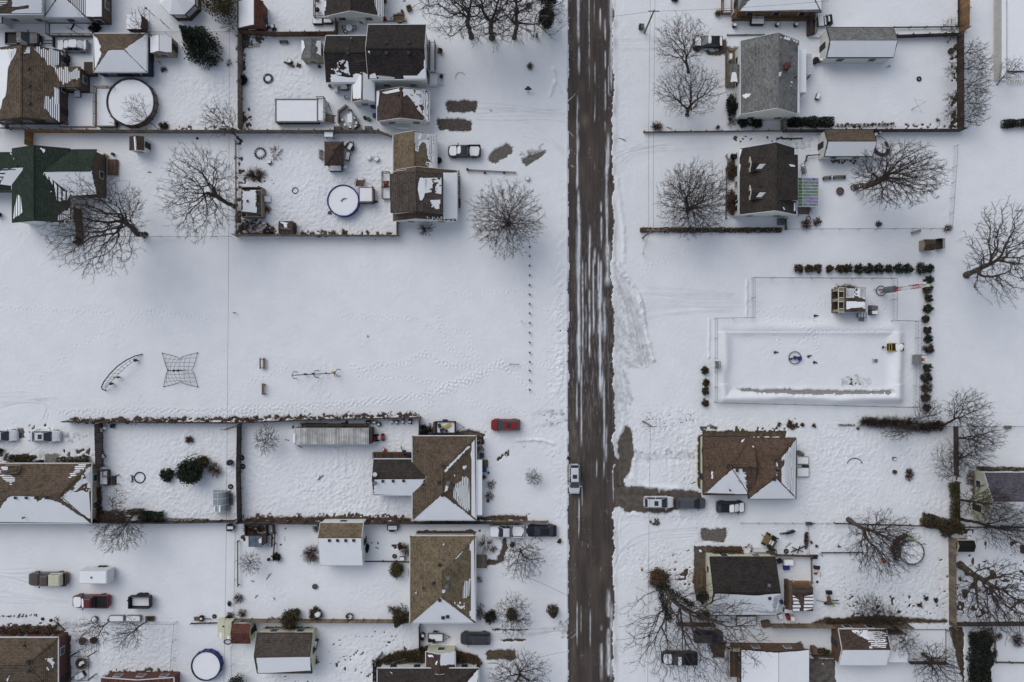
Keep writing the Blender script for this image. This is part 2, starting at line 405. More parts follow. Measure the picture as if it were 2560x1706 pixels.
# ------------------------------------------------------------------ fences
def fence(pts,h,style,label,mat=None,cat='fence',name=None,raw=False,step=2.4):
 h=h*1.1 if style=='board' and h>1.4 else h;q=[Vector((*P(p[0],p[1],h/2 if style=='board' else 0)[:2],0))for p in pts];rng=random.Random(hash_(label))
 t=thing(name or{'board':'board_fence','chain':'chain_link_fence','rail':'rail_fence','picket':'picket_fence'}[style],label,cat,q[0])
 pm=None;mb=MB();tr=MB();cnt=0
 for a,b in zip(q,q[1:]):
  d=b-a;L=d.length;u=d/L;nrm=Vector((-u.y,u.x,0));ang=math.atan2(u.y,u.x)
  if style=='board':
   k=max(1,int(L/.30))
   for i in range(k):
    c=a+u*(L*(i+.5)/k);hh=h+rng.uniform(-.03,.03);mb.box(c.x,c.y,hh/2,L/k-.015,.03,hh,ang+rng.uniform(-.03,.03))
   for z in(.4,h-.3):tr.bar(a+nrm*.04+Vector((0,0,z)),b+nrm*.04+Vector((0,0,z)),.04,.09)
  elif style=='picket':
   k=max(1,int(L/.22))
   for i in range(k):c=a+u*(L*(i+.5)/k);mb.box(c.x,c.y,h/2,.1,.03,h,ang)
   for z in(.2,h-.15):tr.bar(a+nrm*.04+Vector((0,0,z)),b+nrm*.04+Vector((0,0,z)),.04,.09)
  elif style=='rail':
   for z in(h*.5,h-.08):mb.bar(a+Vector((0,0,z)),b+Vector((0,0,z)),.09,.09)
  else:
   k=max(2,int(L/.55));Z=Vector((0,0,1))
   for i in range(k):
    p0,p1=a+u*(L*i/k),a+u*(L*(i+1)/k)
    mb.bar(p0+Z*.05,p1+Z*h,.012,.012);mb.bar(p0+Z*h,p1+Z*.05,.012,.012)
   tr.tube([a+Z*h,b+Z*h],.028,5)
   if h>1.6:tr.tube([a+Z*h*.5,b+Z*h*.5],.02,4)
  n=max(1,int(round(L/step)))
  for i in range(n+(1 if(b-q[-1]).length<1e-6 else 0)):
   c=a+u*(L*i/n)+nrm*(.1 if style in('board','picket')else 0)
   if pm is None:
    m=MB()
    if style=='chain':m.cyl(0,0,-.05,.035,h+.12,n=6);m.cyl(0,0,h+.05,.05,.05,n=6)
    else:m.box(0,0,(h+.05)/2,.11,.11,h+.1);m.box(0,0,h+.11,.14,.14,.03)
    pm=m.build('post',mat or(STEEL if style=='chain' else WOODG),t,local=True);o=pm
   else:o=pm.copy();COL.objects.link(o);o.parent=t
   o.location=c-q[0];cnt+=1
 nm={'board':'board_panel','picket':'picket_panel','rail':'rail','chain':'wire_mesh'}[style]
 mb.build(nm,mat or(STEEL if style=='chain' else WOODG),t)
 if tr.v:tr.build('top_rail' if style=='chain' else 'cross_rail',mat or(STEEL if style=='chain' else WOODG),t)
 return t
# ------------------------------------------------------------------ plants
def leaf_quads(C,size,rng,flat_=.0):
 n=len(C);a=rng.normal(size=(n,3));a/=np.linalg.norm(a,axis=1)[:,None];b=np.cross(a,rng.normal(size=(n,3)))
 if flat_:a[:,2]*=1-flat_;b[:,2]*=1-flat_
 b/=np.linalg.norm(b,axis=1)[:,None]+1e-6;s=(size*rng.uniform(.6,1.35,n))[:,None]
 a,b=a*s,b*s*.7
 V=np.stack([C-a,C+b*.8,C+a,C-b*.8],1).reshape(-1,3);return V,np.arange(4*n).reshape(n,4)
def clumps(n,r,h,z0,rng,shape='round',k=None):
 k=k or max(10,n//26);d=rng.normal(size=(k,3));d/=np.linalg.norm(d,axis=1)[:,None];q=rng.uniform(.25,1,k)**.45
 if shape=='cone':
  z=rng.uniform(0,1,k)**1.25;th=rng.uniform(0,6.283,k);rr=r*(1-z)*rng.uniform(.35,1.0,k)**.5+.05
  c=np.stack([rr*np.cos(th),rr*np.sin(th),z0+h*(.04+.96*z)],1);sp=np.stack([.14*r*(1.15-z),.14*r*(1.15-z),.05*h+0*z],1)
 else:
  c=d*q[:,None]*np.array([r,r,h/2])+np.array([0,0,z0+h/2]);sp=np.tile(np.array([r,r,h/2])*.17,(k,1))
 i=rng.integers(0,k,n);return c[i]+rng.normal(size=(n,3))*sp[i]
def bush(x,y,r,h,label,mat=LEAFG,n=420,size=.11,cat='shrub',name='shrub',group=None,ry=None,shape='round',ang=0,stem=True):
 rng=np.random.default_rng(hash_(label));p=P(x,y,.03);n=int(n*2.4);C=clumps(n,r,h,.05,rng,shape)
 if ry:C[:,1]*=ry/r
 if ang:c,s_=math.cos(R(ang)),math.sin(R(ang));C[:,:2]=C[:,:2]@np.array([[c,s_],[-s_,c]])
 C[:,2]=np.maximum(C[:,2],.04);t=thing(name,label,cat,p,0,group);V,F=leaf_quads(C,size,rng)
 npmesh('foliage',V+np.array(p),F,mat,t)
 if stem:
  m=MB();m.cyl(p.x,p.y,-.05,.06,h*.6,.03,n=6)
  for i in range(5):
   a=i*1.256;m.tube([(p.x,p.y,h*.15),(p.x+math.cos(a)*r*.5,p.y+math.sin(a)*r*.5,h*.55)],[.035,.012],5)
  m.build('stem',BARK,t)
 return t
def conifer(x,y,h,r,label,mat=LEAFG,n=2600,size=.17,name='evergreen_tree',cat='tree',group=None,shape='cone'):
 rng=np.random.default_rng(hash_(label));p=P(x,y,0);t=thing(name,label,cat,p,0,group)
 n=int(n*1.6);C=clumps(n,r,h,.25,rng,shape,k=n//22);V,F=leaf_quads(C,size,rng);npmesh('crown',V+np.array(p),F,mat,t)
 m=MB();m.tube([(p.x,p.y,-.1),(p.x,p.y,h*.9)],[.12+h*.015,.03],7);m.build('trunk',BARK,t);return t
def hedge(pts,wd,h,label,mat=LEAFG,dens=60,size=.11,name='hedge',cat='hedge',z0=.03,twig=0):
 q=[P(*p)for p in pts];rng=np.random.default_rng(hash_(label));t=thing(name,label,cat,q[0]);Cs=[];m=MB()
 for a,b in zip(q,q[1:]):
  L=(b-a).length;n=int(L*dens*3.2*max(wd,.3)*max(h,.5));u=np.array((b-a)/L);v=np.array([-u[1],u[0],0])
  s=rng.uniform(0,L,n);tt=rng.uniform(-1,1,n);z=rng.uniform(0,1,n)**.6
  bul=wd/2*(.75+.5*noise(s,s*0,.7,5));Cs.append(np.array(a)+s[:,None]*u+(tt*bul)[:,None]*v+np.array([0,0,1])*(z0+z*h*(.8+.35*noise(s,s*0+9,.9,7))*(1-.35*tt**2))[:,None])
  k=max(2,int(L/.7))
  for i in range(k):
   c=a+(b-a)*((i+.5)/k);m.tube([c,c+Vector((rng.uniform(-.15,.15),rng.uniform(-.15,.15),h*.7))],[.03,.012],4)
 V,F=leaf_quads(np.concatenate(Cs),size,rng);npmesh('foliage',V,F,mat,t);m.build('stem',BARK,t);return t
def litter(pts,wd,n,label,mat=LEAFB,size=.07,z=.085,name='leaf_litter',th=None):
 q=[P(*p)for p in pts];rng=np.random.default_rng(hash_(label));Cs=[];tot=sum((b-a).length for a,b in zip(q,q[1:]))
 for a,b in zip(q,q[1:]):
  L=(b-a).length;k=int(n*L/tot);u=np.array((b-a)/L);v=np.array([-u[1],u[0],0]);s=rng.uniform(0,L,k);o=rng.normal(0,wd/2,k)
  keep=noise(s,o,1.1,11)>.32
  C=np.array(a)+s[:,None]*u+o[:,None]*v+np.array([0,0,1])*rng.uniform(z,z+.05,k)[:,None];Cs.append(C[keep])
 V,F=leaf_quads(np.concatenate(Cs),size,rng,.75);o=npmesh(name,V,F,mat);o['kind']='stuff';tag(o,label,'leaves');return o
def tubes(p0,p1,r0,r1,k=3):
 d=p1-p0;d/=np.linalg.norm(d,axis=1)[:,None]+1e-9;up=np.where(np.abs(d[:,2:3])<.9,np.array([[0,0,1.]]),np.array([[1.,0,0]]))
 a=np.cross(d,up);a/=np.linalg.norm(a,axis=1)[:,None];b=np.cross(a,d);n=len(p0);vs=[]
 for p,r in((p0,r0),(p1,r1)):
  for j in range(k):
   t=2*math.pi*j/k;vs.append(p+(a*math.cos(t)+b*math.sin(t))*r[:,None])
 V=np.stack(vs,1).reshape(-1,3);base=np.arange(n)[:,None]*2*k
 F=np.stack([np.concatenate([base+j,base+(j+1)%k,base+k+(j+1)%k,base+k+j],1)for j in range(k)],1).reshape(-1,4);return V,F
def tree(x,y,cx,cy,hc,r,label,rz=None,n=900,bf=.9,tr=.24,fork=.28,name='bare_tree',twig=TWIG,bark=BARK,seed=0,group=None,tip=.0155,sub=4,raw=None,ry=None,shell=.45):
 """bare deciduous tree: branches span a cloud of points in the crown, thickness follows the number of tips carried"""
 rng=np.random.default_rng(hash_(label)+seed);n=int(min(2600,n*(1.9 if bf>.6 else 1.45)));tr*=.8;b=P(x,y,0);c=P(cx,cy,hc);rz=rz or r*.7;ry=ry or r
 d=rng.normal(size=(n,3));d/=np.linalg.norm(d,axis=1)[:,None];q=rng.uniform(0,1,n)**shell
 pts=d*q[:,None]*np.array([r,ry,rz])*rng.uniform(.82,1.08,n)[:,None]+np.array(c);zf=max(.5,(hc+rz)*fork)
 pts=pts[pts[:,2]>zf*.8+.2];n=len(pts);bz=np.array(b);tf=np.array(b)*.75+np.array(c)*.25;tf[2]=zf
 K0=6;N=[bz+(tf-bz)*i/K0+(rng.normal(size=3)*.05*np.array([1,1,0])if 0<i else 0)for i in range(K0+1)];par=[-1]+list(range(K0));PL=[0.0]
 for i in range(1,K0+1):PL.append(PL[-1]+np.linalg.norm(N[i]-N[i-1]))
 best=np.full(n,1e9);bp=np.zeros(n,int);done=np.zeros(n,bool)
 def upd(i):
  dd=np.linalg.norm(pts-N[i],axis=1);cost=dd+bf*(PL[i]+dd);k=(cost<best)&~done;best[k]=cost[k];bp[k]=i
 for i in range(K0-2,K0+1):upd(i)
 for _ in range(n):
  j=int(np.argmin(np.where(done,1e9,best)));done[j]=True;i=int(bp[j]);N.append(pts[j]);par.append(i);PL.append(PL[i]+np.linalg.norm(pts[j]-N[i]));upd(len(N)-1)
 N=np.array(N);par=np.array(par);m=len(N);cnt=np.zeros(m);haskid=np.zeros(m,bool);haskid[par[1:]]=True;cnt[~haskid]=1
 for i in range(m-1,0,-1):cnt[par[i]]+=cnt[i]
 rad=np.maximum(tip,tr*(cnt/cnt[0])**.50);rad[:2]*=[1.5,1.15]
 main=np.zeros(m,int)
 for i in range(m-1,0,-1):
  if not main[par[i]]or cnt[i]>=cnt[main[par[i]]]:main[par[i]]=i
 for _ in range(3 if bf>.6 else 1):
  i=np.arange(K0+1,m);i=i[main[i]>0];N[i]=N[i]*.4+N[par[i]]*.3+N[main[i]]*.3
 i=np.arange(1,m);A,Bq=N[par[i]],N[i];mid=(A+Bq)/2+rng.normal(size=A.shape)*(np.linalg.norm(Bq-A,axis=1)*.05)[:,None]
 rA=np.minimum(rad[par[i]],rad[i]*1.5);rB=rad[i];big=rB>.062
 t=thing(name,label,'tree',b,0,group)
 def emit(nm,s,mat,k):
  if not s.any():return
  V,F=tubes(np.concatenate([A[s],mid[s]]),np.concatenate([mid[s],Bq[s]]),np.concatenate([rA[s],(rA[s]+rB[s])/2]),np.concatenate([(rA[s]+rB[s])/2,rB[s]]),k);return V,F
 if not big.any():big[:K0]=True
 V,F=emit('trunk',big,bark,6);npmesh('trunk',V,F,bark,t,True)
 V,F=emit('branches',~big,twig,3)
 if sub:
  base=N[K0+1:];dirn=N[K0+1:]-N[par[K0+1:]];L=np.linalg.norm(dirn,axis=1)[:,None]+1e-6;dirn=dirn/L
  Vs,Fs=[V],[F];off=len(V)
  for s_ in range(sub):
   dd=dirn+rng.normal(size=base.shape)*.75;dd/=np.linalg.norm(dd,axis=1)[:,None];ln=(np.minimum(L,.9)*rng.uniform(.5,1.1,(len(L),1)))
   st=base-dirn*L*rng.uniform(0,.8,(len(L),1));v2,f2=tubes(st,st+dd*ln,np.full(len(L),tip*.8),np.full(len(L),tip*.45),3);Vs.append(v2);Fs.append(f2+off);off+=len(v2)
  V,F=np.concatenate(Vs),np.concatenate(Fs)
 npmesh('branches',V,F,twig,t);return t
def twiggy(x,y,r,h,label,n=60,mat=TWIGR,name='bare_shrub',cat='shrub',ry=None,group=None,leaves=0,leafmat=LEAFB,tip=.014):
 rng=np.random.default_rng(hash_(label));p=np.array(P(x,y,0));ry=ry or r;th=rng.uniform(0,6.283,n);q=rng.uniform(.1,1,n)**.6
 b=p+np.stack([np.cos(th)*q*r*.25,np.sin(th)*q*ry*.25,0*q],1);e=p+np.stack([np.cos(th)*q*r,np.sin(th)*q*ry,h*rng.uniform(.5,1,n)*(1.05-.5*q)],1)
 mid=(b+e)/2+rng.normal(size=b.shape)*.06*r;A=[b,mid];E=[mid,e];RA=[np.full(n,.028),np.full(n,.022)];RB=[np.full(n,.022),np.full(n,tip*.7)]
 for k in range(4):
  f=rng.uniform(.2,.95,(n,1));s=mid*(1-f)+e*f;d=(e-mid)*rng.uniform(.4,.9,(n,1))+rng.normal(size=b.shape)*.16*max(r,.4);A.append(s);E.append(s+d);RA.append(np.full(n,tip));RB.append(np.full(n,tip*.5))
 E=[np.maximum(z,[-1e9,-1e9,.05])for z in E]
 t=thing(name,label,cat,Vector(p),0,group);V,F=tubes(np.concatenate(A),np.concatenate(E),np.concatenate(RA),np.concatenate(RB));npmesh('stems',V,F,mat,t)
 if leaves:C=e[rng.integers(0,n,leaves)]+rng.normal(size=(leaves,3))*np.array([r,ry,h])*.2;C[:,2]=np.maximum(C[:,2],.06);V,F=leaf_quads(C,.09,rng);npmesh('leaves',V,F,leafmat,t)
 return t
# ------------------------------------------------------------------ vehicles (local +x = front)
PAINT={}
def paint(nm,rgb,rough=.28):
 if nm not in PAINT:PAINT[nm]=M('car_paint_'+nm,rgb,rough=rough,amp=.05,spec=.5)
 return PAINT[nm]
for nm,c in dict(white=(.62,.63,.65),silver=(.30,.31,.33),black=(.012,.012,.016),grey=(.075,.077,.085),red=(.20,.018,.016),maroon=(.13,.022,.022),brown=(.085,.068,.055),beige=(.42,.39,.29),charcoal=(.045,.045,.05)).items():paint(nm,c)
def car(x,y,ang,label,col,kind='sedan',L=4.6,W=1.85,snow=(),cat='car',name=None,sunroof=False,cap=None,group='parked cars and trucks'):
 t=thing(name or{'sedan':'parked_car','suv':'parked_car','pickup':'pickup_truck'}[kind],label,cat,P(x,y,.05),R(ang),group);pm=PAINT[col];w_=W/2
 zb,hood,rz_,wb,rfx,rrx,rb={'sedan':(.95,.88,1.44,.24,.04,-.24,-.39),'suv':(1.06,1.0,1.68,.26,.06,-.40,-.478),'pickup':(1.12,1.08,1.82,.21,.09,-.08,-.13)}[kind]
 fl=.82;st=[]
 for a,wf,z in((-.5,.70,.72),(-.488,.86,zb-.1),(-.45,.955,zb-.02),(-.37,1,zb),(-.14,1,zb),(-.139,1,zb),(0,1,zb),(wb,1,zb),(.34,.98,hood),(.43,.91,hood-.05),(.48,.76,hood-.16),(.5,.5,.6)):
  if kind=='pickup' and a<-.1395:z=fl
  st.append((a*L,w_*wf,z))
 vs,fs=[],[]
 for X,wd,z in st:
  for f,q in((-.95,.26),(-1,.5),(-.985,z-.12),(-.87,z),(0,z+.025),(.87,z),(.985,z-.12),(1,.5),(.95,.26)):vs.append((X,wd*f,q))
 for i in range(len(st)-1):
  for j in range(8):a=i*9+j;fs.append((a,a+9,a+10,a+1))
  fs.append((i*9,i*9+8,i*9+17,i*9+9))
 fs+=[tuple(range(9)),tuple(range(len(vs)-9,len(vs)))[::-1]];MB().add(vs,fs).build('body',pm,t,local=True)
 yb,yt=w_*.90,w_*.66
 bt=[(wb*L,-yb,zb),(wb*L,yb,zb),(rb*L,yb,zb),(rb*L,-yb,zb)];tp=[(rfx*L,-yt,rz_-.05),(rfx*L,yt,rz_-.05),(rrx*L,yt,rz_-.05),(rrx*L,-yt,rz_-.05)]
 up=[(rfx*L-.12,-yt*.9,rz_),(rfx*L-.12,yt*.9,rz_),(rrx*L+.12,yt*.9,rz_),(rrx*L+.12,-yt*.9,rz_)]
 c=MB();c.add(bt+tp+up,[(0,1,5,4),(1,2,6,5),(2,3,7,6),(3,0,4,7),(4,5,9,8),(5,6,10,9),(6,7,11,10),(7,4,8,11),(8,9,10,11)]);c.build('cabin',PAINT[cap]if cap else pm,t,local=True)
 def glass(nm,q,k=.86,ky=.9,m=GLASS,off=.015):
  q=[Vector(z)for z in q];ce=sum(q,Vector())/4;n_=(q[1]-q[0]).cross(q[3]-q[0]).normalized()
  if n_.dot(ce-Vector((L*-.05,0,.9)))<0:n_=-n_
  q=[ce+(z-ce)*k+n_*off for z in q];MB().add(q,[(0,1,2,3)]).build(nm,m,t,local=True)
 glass('windshield',(bt[0],bt[1],tp[1],tp[0]),.95);glass('rear_window',(bt[2],bt[3],tp[3],tp[2]),.93)
 for s_ in(0,1):
  q=(bt[1],bt[2],tp[2],tp[1])if s_ else(bt[3],bt[0],tp[0],tp[3]);q=[Vector(z)for z in q];h0,h1=(q[0]+q[1])/2,(q[3]+q[2])/2
  glass('side_window',(q[0],h0,h1,q[3]),.93);glass('side_window',(h0,q[1],q[2],h1),.93)
 MB().box((wb+.012)*L,0,zb+.01,.10,w_*1.5,.04).build('cowl',BLACK,t,local=True)
 if sunroof:X=(rfx*.62+rrx*.38)*L;MB().box(X,0,rz_+.012,.62,yt*1.2,.02).build('sunroof',GLASS,t,local=True)
 if kind=='pickup':
  b=MB();x0,x1=-.14*L,-.488*L
  for y_ in(-1,1):b.box((x0+x1)/2,y_*w_*.93,(fl+1.14)/2,x0-x1,.12,1.14-fl)
  b.box(x1+.04,0,(fl+1.14)/2,.08,w_*1.74,1.14-fl);b.build('bed_side',pm,t,local=True)
  MB().box((x0+x1)/2+.04,0,fl+.035,x0-x1-.1,w_*1.72,.012).build('bed_liner',BLACK,t,local=True)
 wm=None
 for X in(.31,-.30):
  for y_ in(-1,1):
   wh=MB().wheel(X*L,y_*(w_-.11),.34,.34,.24).build('wheel',RUBBER,t,local=True);MB().wheel(X*L,y_*(w_+.005),.34,.2,.03,10).build('rim',STEEL,wh,local=True)
 for y_ in(-1,1):
  MB().box(.478*L,y_*w_*.66,.70,.16,.34,.14).build('headlight',WPLAST,t,local=True)
  MB().box(-.49*L,y_*w_*.74,.84,.10,.2,.24).build('taillight',RED,t,local=True)
  MB().box((wb-.03)*L,y_*(w_+.09),zb+.05,.12,.22,.15).build('mirror',pm if kind!='pickup' else BLACK,t,local=True)
 rng=random.Random(hash_(label))
 def patch(x0,x1,wd,z,zz=None):
  n=14;pts=[]
  for i in range(n):
   a=2*math.pi*i/n;ca,sa=math.cos(a),math.sin(a);k=1/max(abs(ca),abs(sa))*rng.uniform(.86,1.0);pts.append(((x0+x1)/2+ca*k*(x1-x0)/2,sa*k*wd))
  zf=lambda X:z if zz is None else z+(zz-z)*(X-x0)/(x1-x0)
  vs=[(p[0],p[1],zf(p[0]))for p in pts]+[(p[0],p[1],zf(p[0])+.07)for p in pts];MB().add(vs,[tuple(range(n,2*n))]+[(i,(i+1)%n,n+(i+1)%n,n+i)for i in range(n)]).build('snow_cover',SNOW,t,local=True)
 for s_ in snow:
  if s_=='hood':patch(wb*L+.05,.46*L,w_*.82,zb+.0,hood-.1)
  if s_=='roof':patch(rrx*L,rfx*L,yt,rz_-.02)
  if s_=='halfroof':patch(rrx*L*.3,rfx*L,yt,rz_-.02)
  if s_=='trunk':patch(-.47*L,rb*L,w_*.8,zb-.02)
  if s_=='bed':patch(-.475*L,-.15*L,w_*.84,fl+.06)
  if s_=='ws':patch(rfx*L,wb*L,yt,rz_-.05,zb+.03)
  if s_=='rear':patch(rb*L,rrx*L,yt,zb,rz_-.05)
 return t
# ------------------------------------------------------------------ the setting: earth, road, drives, snow
BARE,SPECK,TRAMP,TRACK,STEPS,DIRTY,PILES=[],[],[],[],[],[],[]
def wp(pts):return[tuple(P(*p)[:2])for p in pts]
def bare(pts,sheet=None,e=.45):BARE.append((wp(pts),e));return pts
def box4(x0,y0,x1,y1):return[(x0,y0),(x1,y0),(x1,y1),(x0,y1)]
def speck(pts,thr=.55,sc_=.38):SPECK.append((wp(pts),thr,sc_))
def tramp(pts,a=.055):TRAMP.append((wp(pts),a))
def track(pts,n=1,gap=.28,d=.035,wd=.11,dirt=.18):TRACK.append((wp(pts),n,gap,d,wd,dirt))
def steps(pts,stride=.62,side=.13,d=.07):STEPS.append((wp(pts),stride,side,d))
def dirty(pts,a=.5,sc_=1.2):DIRTY.append((wp(pts),a,sc_))
def pile(pts,hgt,wd):PILES.append((wp(pts),hgt,wd))
ASPH=M('old_asphalt',(.105,.088,.072),amp=.35,scale=1.2);GRAV=M('driveway_gravel',(.135,.120,.105),amp=.35,scale=3,bump=.4);DIRTM=M('dark_gravel',(.085,.070,.060),amp=.45,scale=3,bump=.4);PALEG=M('pale_gravel',(.20,.19,.17),amp=.3,scale=3)
def sheet(name,pts,m,z=.012):
 q=[P(*p)for p in pts];me=bpy.data.meshes.new(name);c=sum(q,Vector())/len(q);q=[c+(p-c)*1.12 for p in q]
 me.from_pydata([(p.x,p.y,z)for p in q],[],[tuple(range(len(q)))]);me.materials.append(m);o=bpy.data.objects.new(name,me);COL.objects.link(o);o['kind']='structure';return o
O(600,0)
for b4 in([(1892,935),(2165,930),(2160,1025),(1900,1022)],[(1822,1098),(2125,1105),(2115,1200),(1828,1190)]):sheet('driveway_patch',bare(b4),DIRTM)
O(1100,0)
sheet('driveway_patch',bare([(450,1420),(610,1325),(668,1360),(650,1400),(490,1505),(445,1470)]),GRAV);sheet('driveway_patch',bare([(755,1470),(790,1450),(935,1395),(985,1395),(790,1525)]),GRAV,.016);dirty([(740,1430),(930,1325),(990,1390),(800,1520)],.75,.5)
O(1560,0)
sheet('dirt_path',bare([(890,372),(930,380),(945,440),(1060,455),(1062,510),(780,505),(745,480),(870,470)]),M('bare_soil',(.10,.077,.058),amp=.35,scale=2),.014);bare([(640,330),(700,325),(690,470),(640,460)])
bare([(1395,1268),(1640,1268),(1640,1285),(1395,1285)],e=.3);speck(box4(980,1262,1400,1290),.6);speck(box4(1580,1340,1700,1370),.5);dirty(box4(1400,1260,1720,1380),.35)
O(0,1020)
sheet('concrete_path',bare([(415,430),(535,430),(540,505),(418,505)]),PALEG);dirty([(560,210),(790,250),(780,330),(600,330)],.55,.6);sheet('driveway_patch',bare([(175,195),(222,205),(222,270),(180,275)]),GRAV,.02)
bare([(160,195),(225,200),(222,275),(175,275)],e=.3);speck(box4(280,150,460,200),.5);speck(box4(540,380,845,500),.52);speck(box4(0,420,330,505),.55);dirty(box4(350,370,430,450),.6)
O(1100,1020)
sheet('asphalt_apron',bare([(1710,160),(1755,200),(1772,420),(1745,560),(1690,640),(1655,690),(1640,560),(1640,300)]),ASPH,.014)
sheet('driveway',bare([(1650,745),(1800,722),(2090,762),(2350,765),(2385,800),(2385,905),(2180,925),(2080,962),(1700,945),(1655,900)]),ASPH,.018)
bare([(1600,440),(1690,500),(1690,880),(1590,930)],e=.5)
sheet('garden_path',bare([(520,1410),(555,1330),(590,1190),(612,1190),(606,1290),(575,1400),(490,1435),(430,1440),(430,1395)]),M('mulch_path',(.085,.068,.055),amp=.3,scale=3),.02)
speck([(480,510),(610,400),(640,420),(500,520)],.38,.3);speck([(620,400),(680,300),(690,320),(640,410)],.55,.3)
for b4 in([(880,60),(1060,35),(1180,50),(1180,70),(960,75)],[(950,150),(1100,125),(1180,95),(1190,125),(1040,160)]):dirty(b4,.65,.5)
O(1540,1020);sheet('driveway_patch',bare([(780,1115),(1010,1115),(1000,1215),(800,1222)]),GRAV);dirty([(740,1110),(1030,1110),(1030,1235),(740,1235)],.35)
bare(box4(800,215,1560,268),e=.35);bare(box4(752,255,800,745),e=.35);speck(box4(780,190,1580,230),.5);speck(box4(1540,100,1680,180),.55);sheet('driveway_patch',bare([(1660,405),(1700,402),(1722,440),(1660,445)]),GRAV)
O(1740,640);sheet('gravel_strip',bare([(375,1218),(560,1225),(1080,1228),(1500,1236),(1795,1234),(1805,1252),(1780,1272),(1300,1274),(900,1276),(600,1258),(420,1248)],e=.3),M('grey_gravel',(.27,.26,.245),amp=.2,scale=4));speck([(1330,1160),(1420,1110),(1520,1180),(1420,1185)],.6,.3);dirty(box4(1340,1110,1620,1190),.4,.6)
bare([(1255,330),(1300,285),(1420,275),(1480,290),(1310,300),(1310,515),(1265,460)],e=.5);dirty([(960,540),(1040,600),(1230,630),(1130,620)],.3)
O(960,1279);sheet('driveway_patch',bare([(945,1278),(1205,1270),(1208,1345),(1100,1358),(950,1355)]),M('brown_turf',(.105,.080,.055),amp=.35,scale=3))
bare(box4(1070,1172,1300,1190),e=.25);bare(box4(990,1080,1330,1092),e=.2);dirty([(1560,1060),(1720,960),(1730,1200),(1640,1160)],.7,.6);bare(box4(300,175,830,215),e=.3);speck([(820,165),(940,180),(940,215),(830,200)],.45)
bare(box4(340,1240,420,1290));bare([(0,1340),(130,1300),(390,1280),(390,1440),(0,1440)],e=.4);bare([(650,1270),(760,1310),(860,1320),(890,1440),(650,1440)],e=.4)
O(1540,1279)
sheet('concrete_pad',bare([(1770,1352),(2010,1352),(2012,1600),(1770,1600)],e=.25),M('stained_concrete',(.115,.10,.085),amp=.5,scale=1.2),.02)
sheet('patio',bare([(718,325),(832,325),(832,745),(722,745)],e=.3),M('packed_soil',(.10,.082,.065),amp=.3),.016);bare(box4(830,320,1160,400),e=.3)
speck(box4(480,520,720,700),.62);speck([(2000,980),(2350,960),(2350,1030),(1900,1030)],.42);bare([(850,1190),(1010,1190),(990,1330),(900,1350)],e=.5)
O(1920,1279);speck(box4(620,780,1660,1010),.68,.3);speck(box4(1560,420,1660,800),.66);bare([(520,990),(1000,960),(1650,1000),(1650,1020),(400,1025)],e=.4);bare([(1660,1060),(1790,1060),(1800,1568),(1790,1568)],e=.3);speck([(1800,130),(2350,60),(2350,1000),(1730,1000)],.66,.5)
O(520,1279);speck([(950,1100),(1930,1100),(1900,1560),(600,1560),(1000,1400)],.72,.28);speck([(300,70),(1300,20),(1800,55),(1800,85),(300,85)],.45);bare([(1545,1360),(1640,1340),(1640,1568),(1530,1568)],e=.4)
O(0,1279);speck(box4(980,1460,1620,1530),.5);bare(box4(600,1140,650,1560),e=.3);speck(box4(0,1040,590,1140),.5)
O(560,320);speck(box4(110,100,170,1000),.5);speck(box4(160,420,440,520),.55,.3);speck(box4(150,820,480,980),.6,.3);speck(box4(680,950,1600,992),.55,.3);bare(box4(150,965,480,985),e=.3)
O(0,0);speck(box4(1440,1170,2200,1200),.5);speck(box4(2180,320,2240,640),.45);speck(box4(2200,1000,2300,1200),.5)
O(1920,0);speck(box4(600,1140,1700,1172),.55);speck(box4(1680,520,1760,1180),.55)
O(0,740);speck([(620,1135),(1900,1120),(2350,1118),(2350,1150),(640,1158)],.33);O(560,740);speck([(0,1115),(900,1105),(1820,1085),(1820,1115),(900,1130),(0,1150)],.33);bare([(1810,1260),(2330,1240),(2350,1290),(1810,1290)],e=.4);speck(box4(600,1150,1350,1200),.62)
O(560,1020);bare([(330,1010),(900,1005),(1700,1018),(1720,1035),(200,1040)],e=.4);speck([(250,985),(900,960),(1550,990),(1500,1015),(300,1015)],.58,.3);speck(box4(1300,1225,1700,1290),.62);speck(box4(160,1060,560,1260),.66);bare(box4(1450,420,1730,470),e=.3)
O(1100,1020);bare([(330,1000),(520,990),(700,985),(800,1000),(810,1030),(330,1035)],e=.3);speck(box4(380,990,810,1000),.5);speck(box4(330,230,400,340),.4)
O(0,0);tramp([(650,700),(2140,500),(2140,1190),(1470,1190),(1300,700)]);tramp(box4(2230,320,2800,1190),.05);O(600,0);tramp(box4(0,330,820,900));tramp(box4(0,620,330,1190));tramp(box4(200,0,670,290),.03);tramp(box4(100,1240,1400,1568),.045)
O(560,320);tramp(box4(430,60,1550,980));O(0,320);tramp(box4(1080,200,1500,600),.03)
O(0,1020);tramp(box4(930,150,2140,1040),.06);tramp(box4(0,160,840,500),.035);O(560,1020);tramp(box4(150,350,1720,1000),.065);tramp(box4(1380,120,1780,400),.05);O(0,1279);tramp(box4(640,1020,1600,1520),.06)
O(520,1279);tramp(box4(240,1050,1930,1568),.05);tramp(box4(300,600,1840,960),.02);O(1540,1020);tramp(box4(160,30,760,740),.06);tramp(box4(60,960,1130,1050),.08);tramp(box4(0,1240,720,1568),.045);tramp(box4(780,100,2150,250),.035)
O(1920,960);tramp(box4(260,380,1690,1270),.05);tramp(box4(0,1310,1650,1568),.04);O(1920,1279);tramp(box4(400,150,1650,1020),.045);O(1100,1020);tramp(box4(340,180,1190,300),.04);tramp(box4(600,1180,1190,1568),.03)
O(0,740)
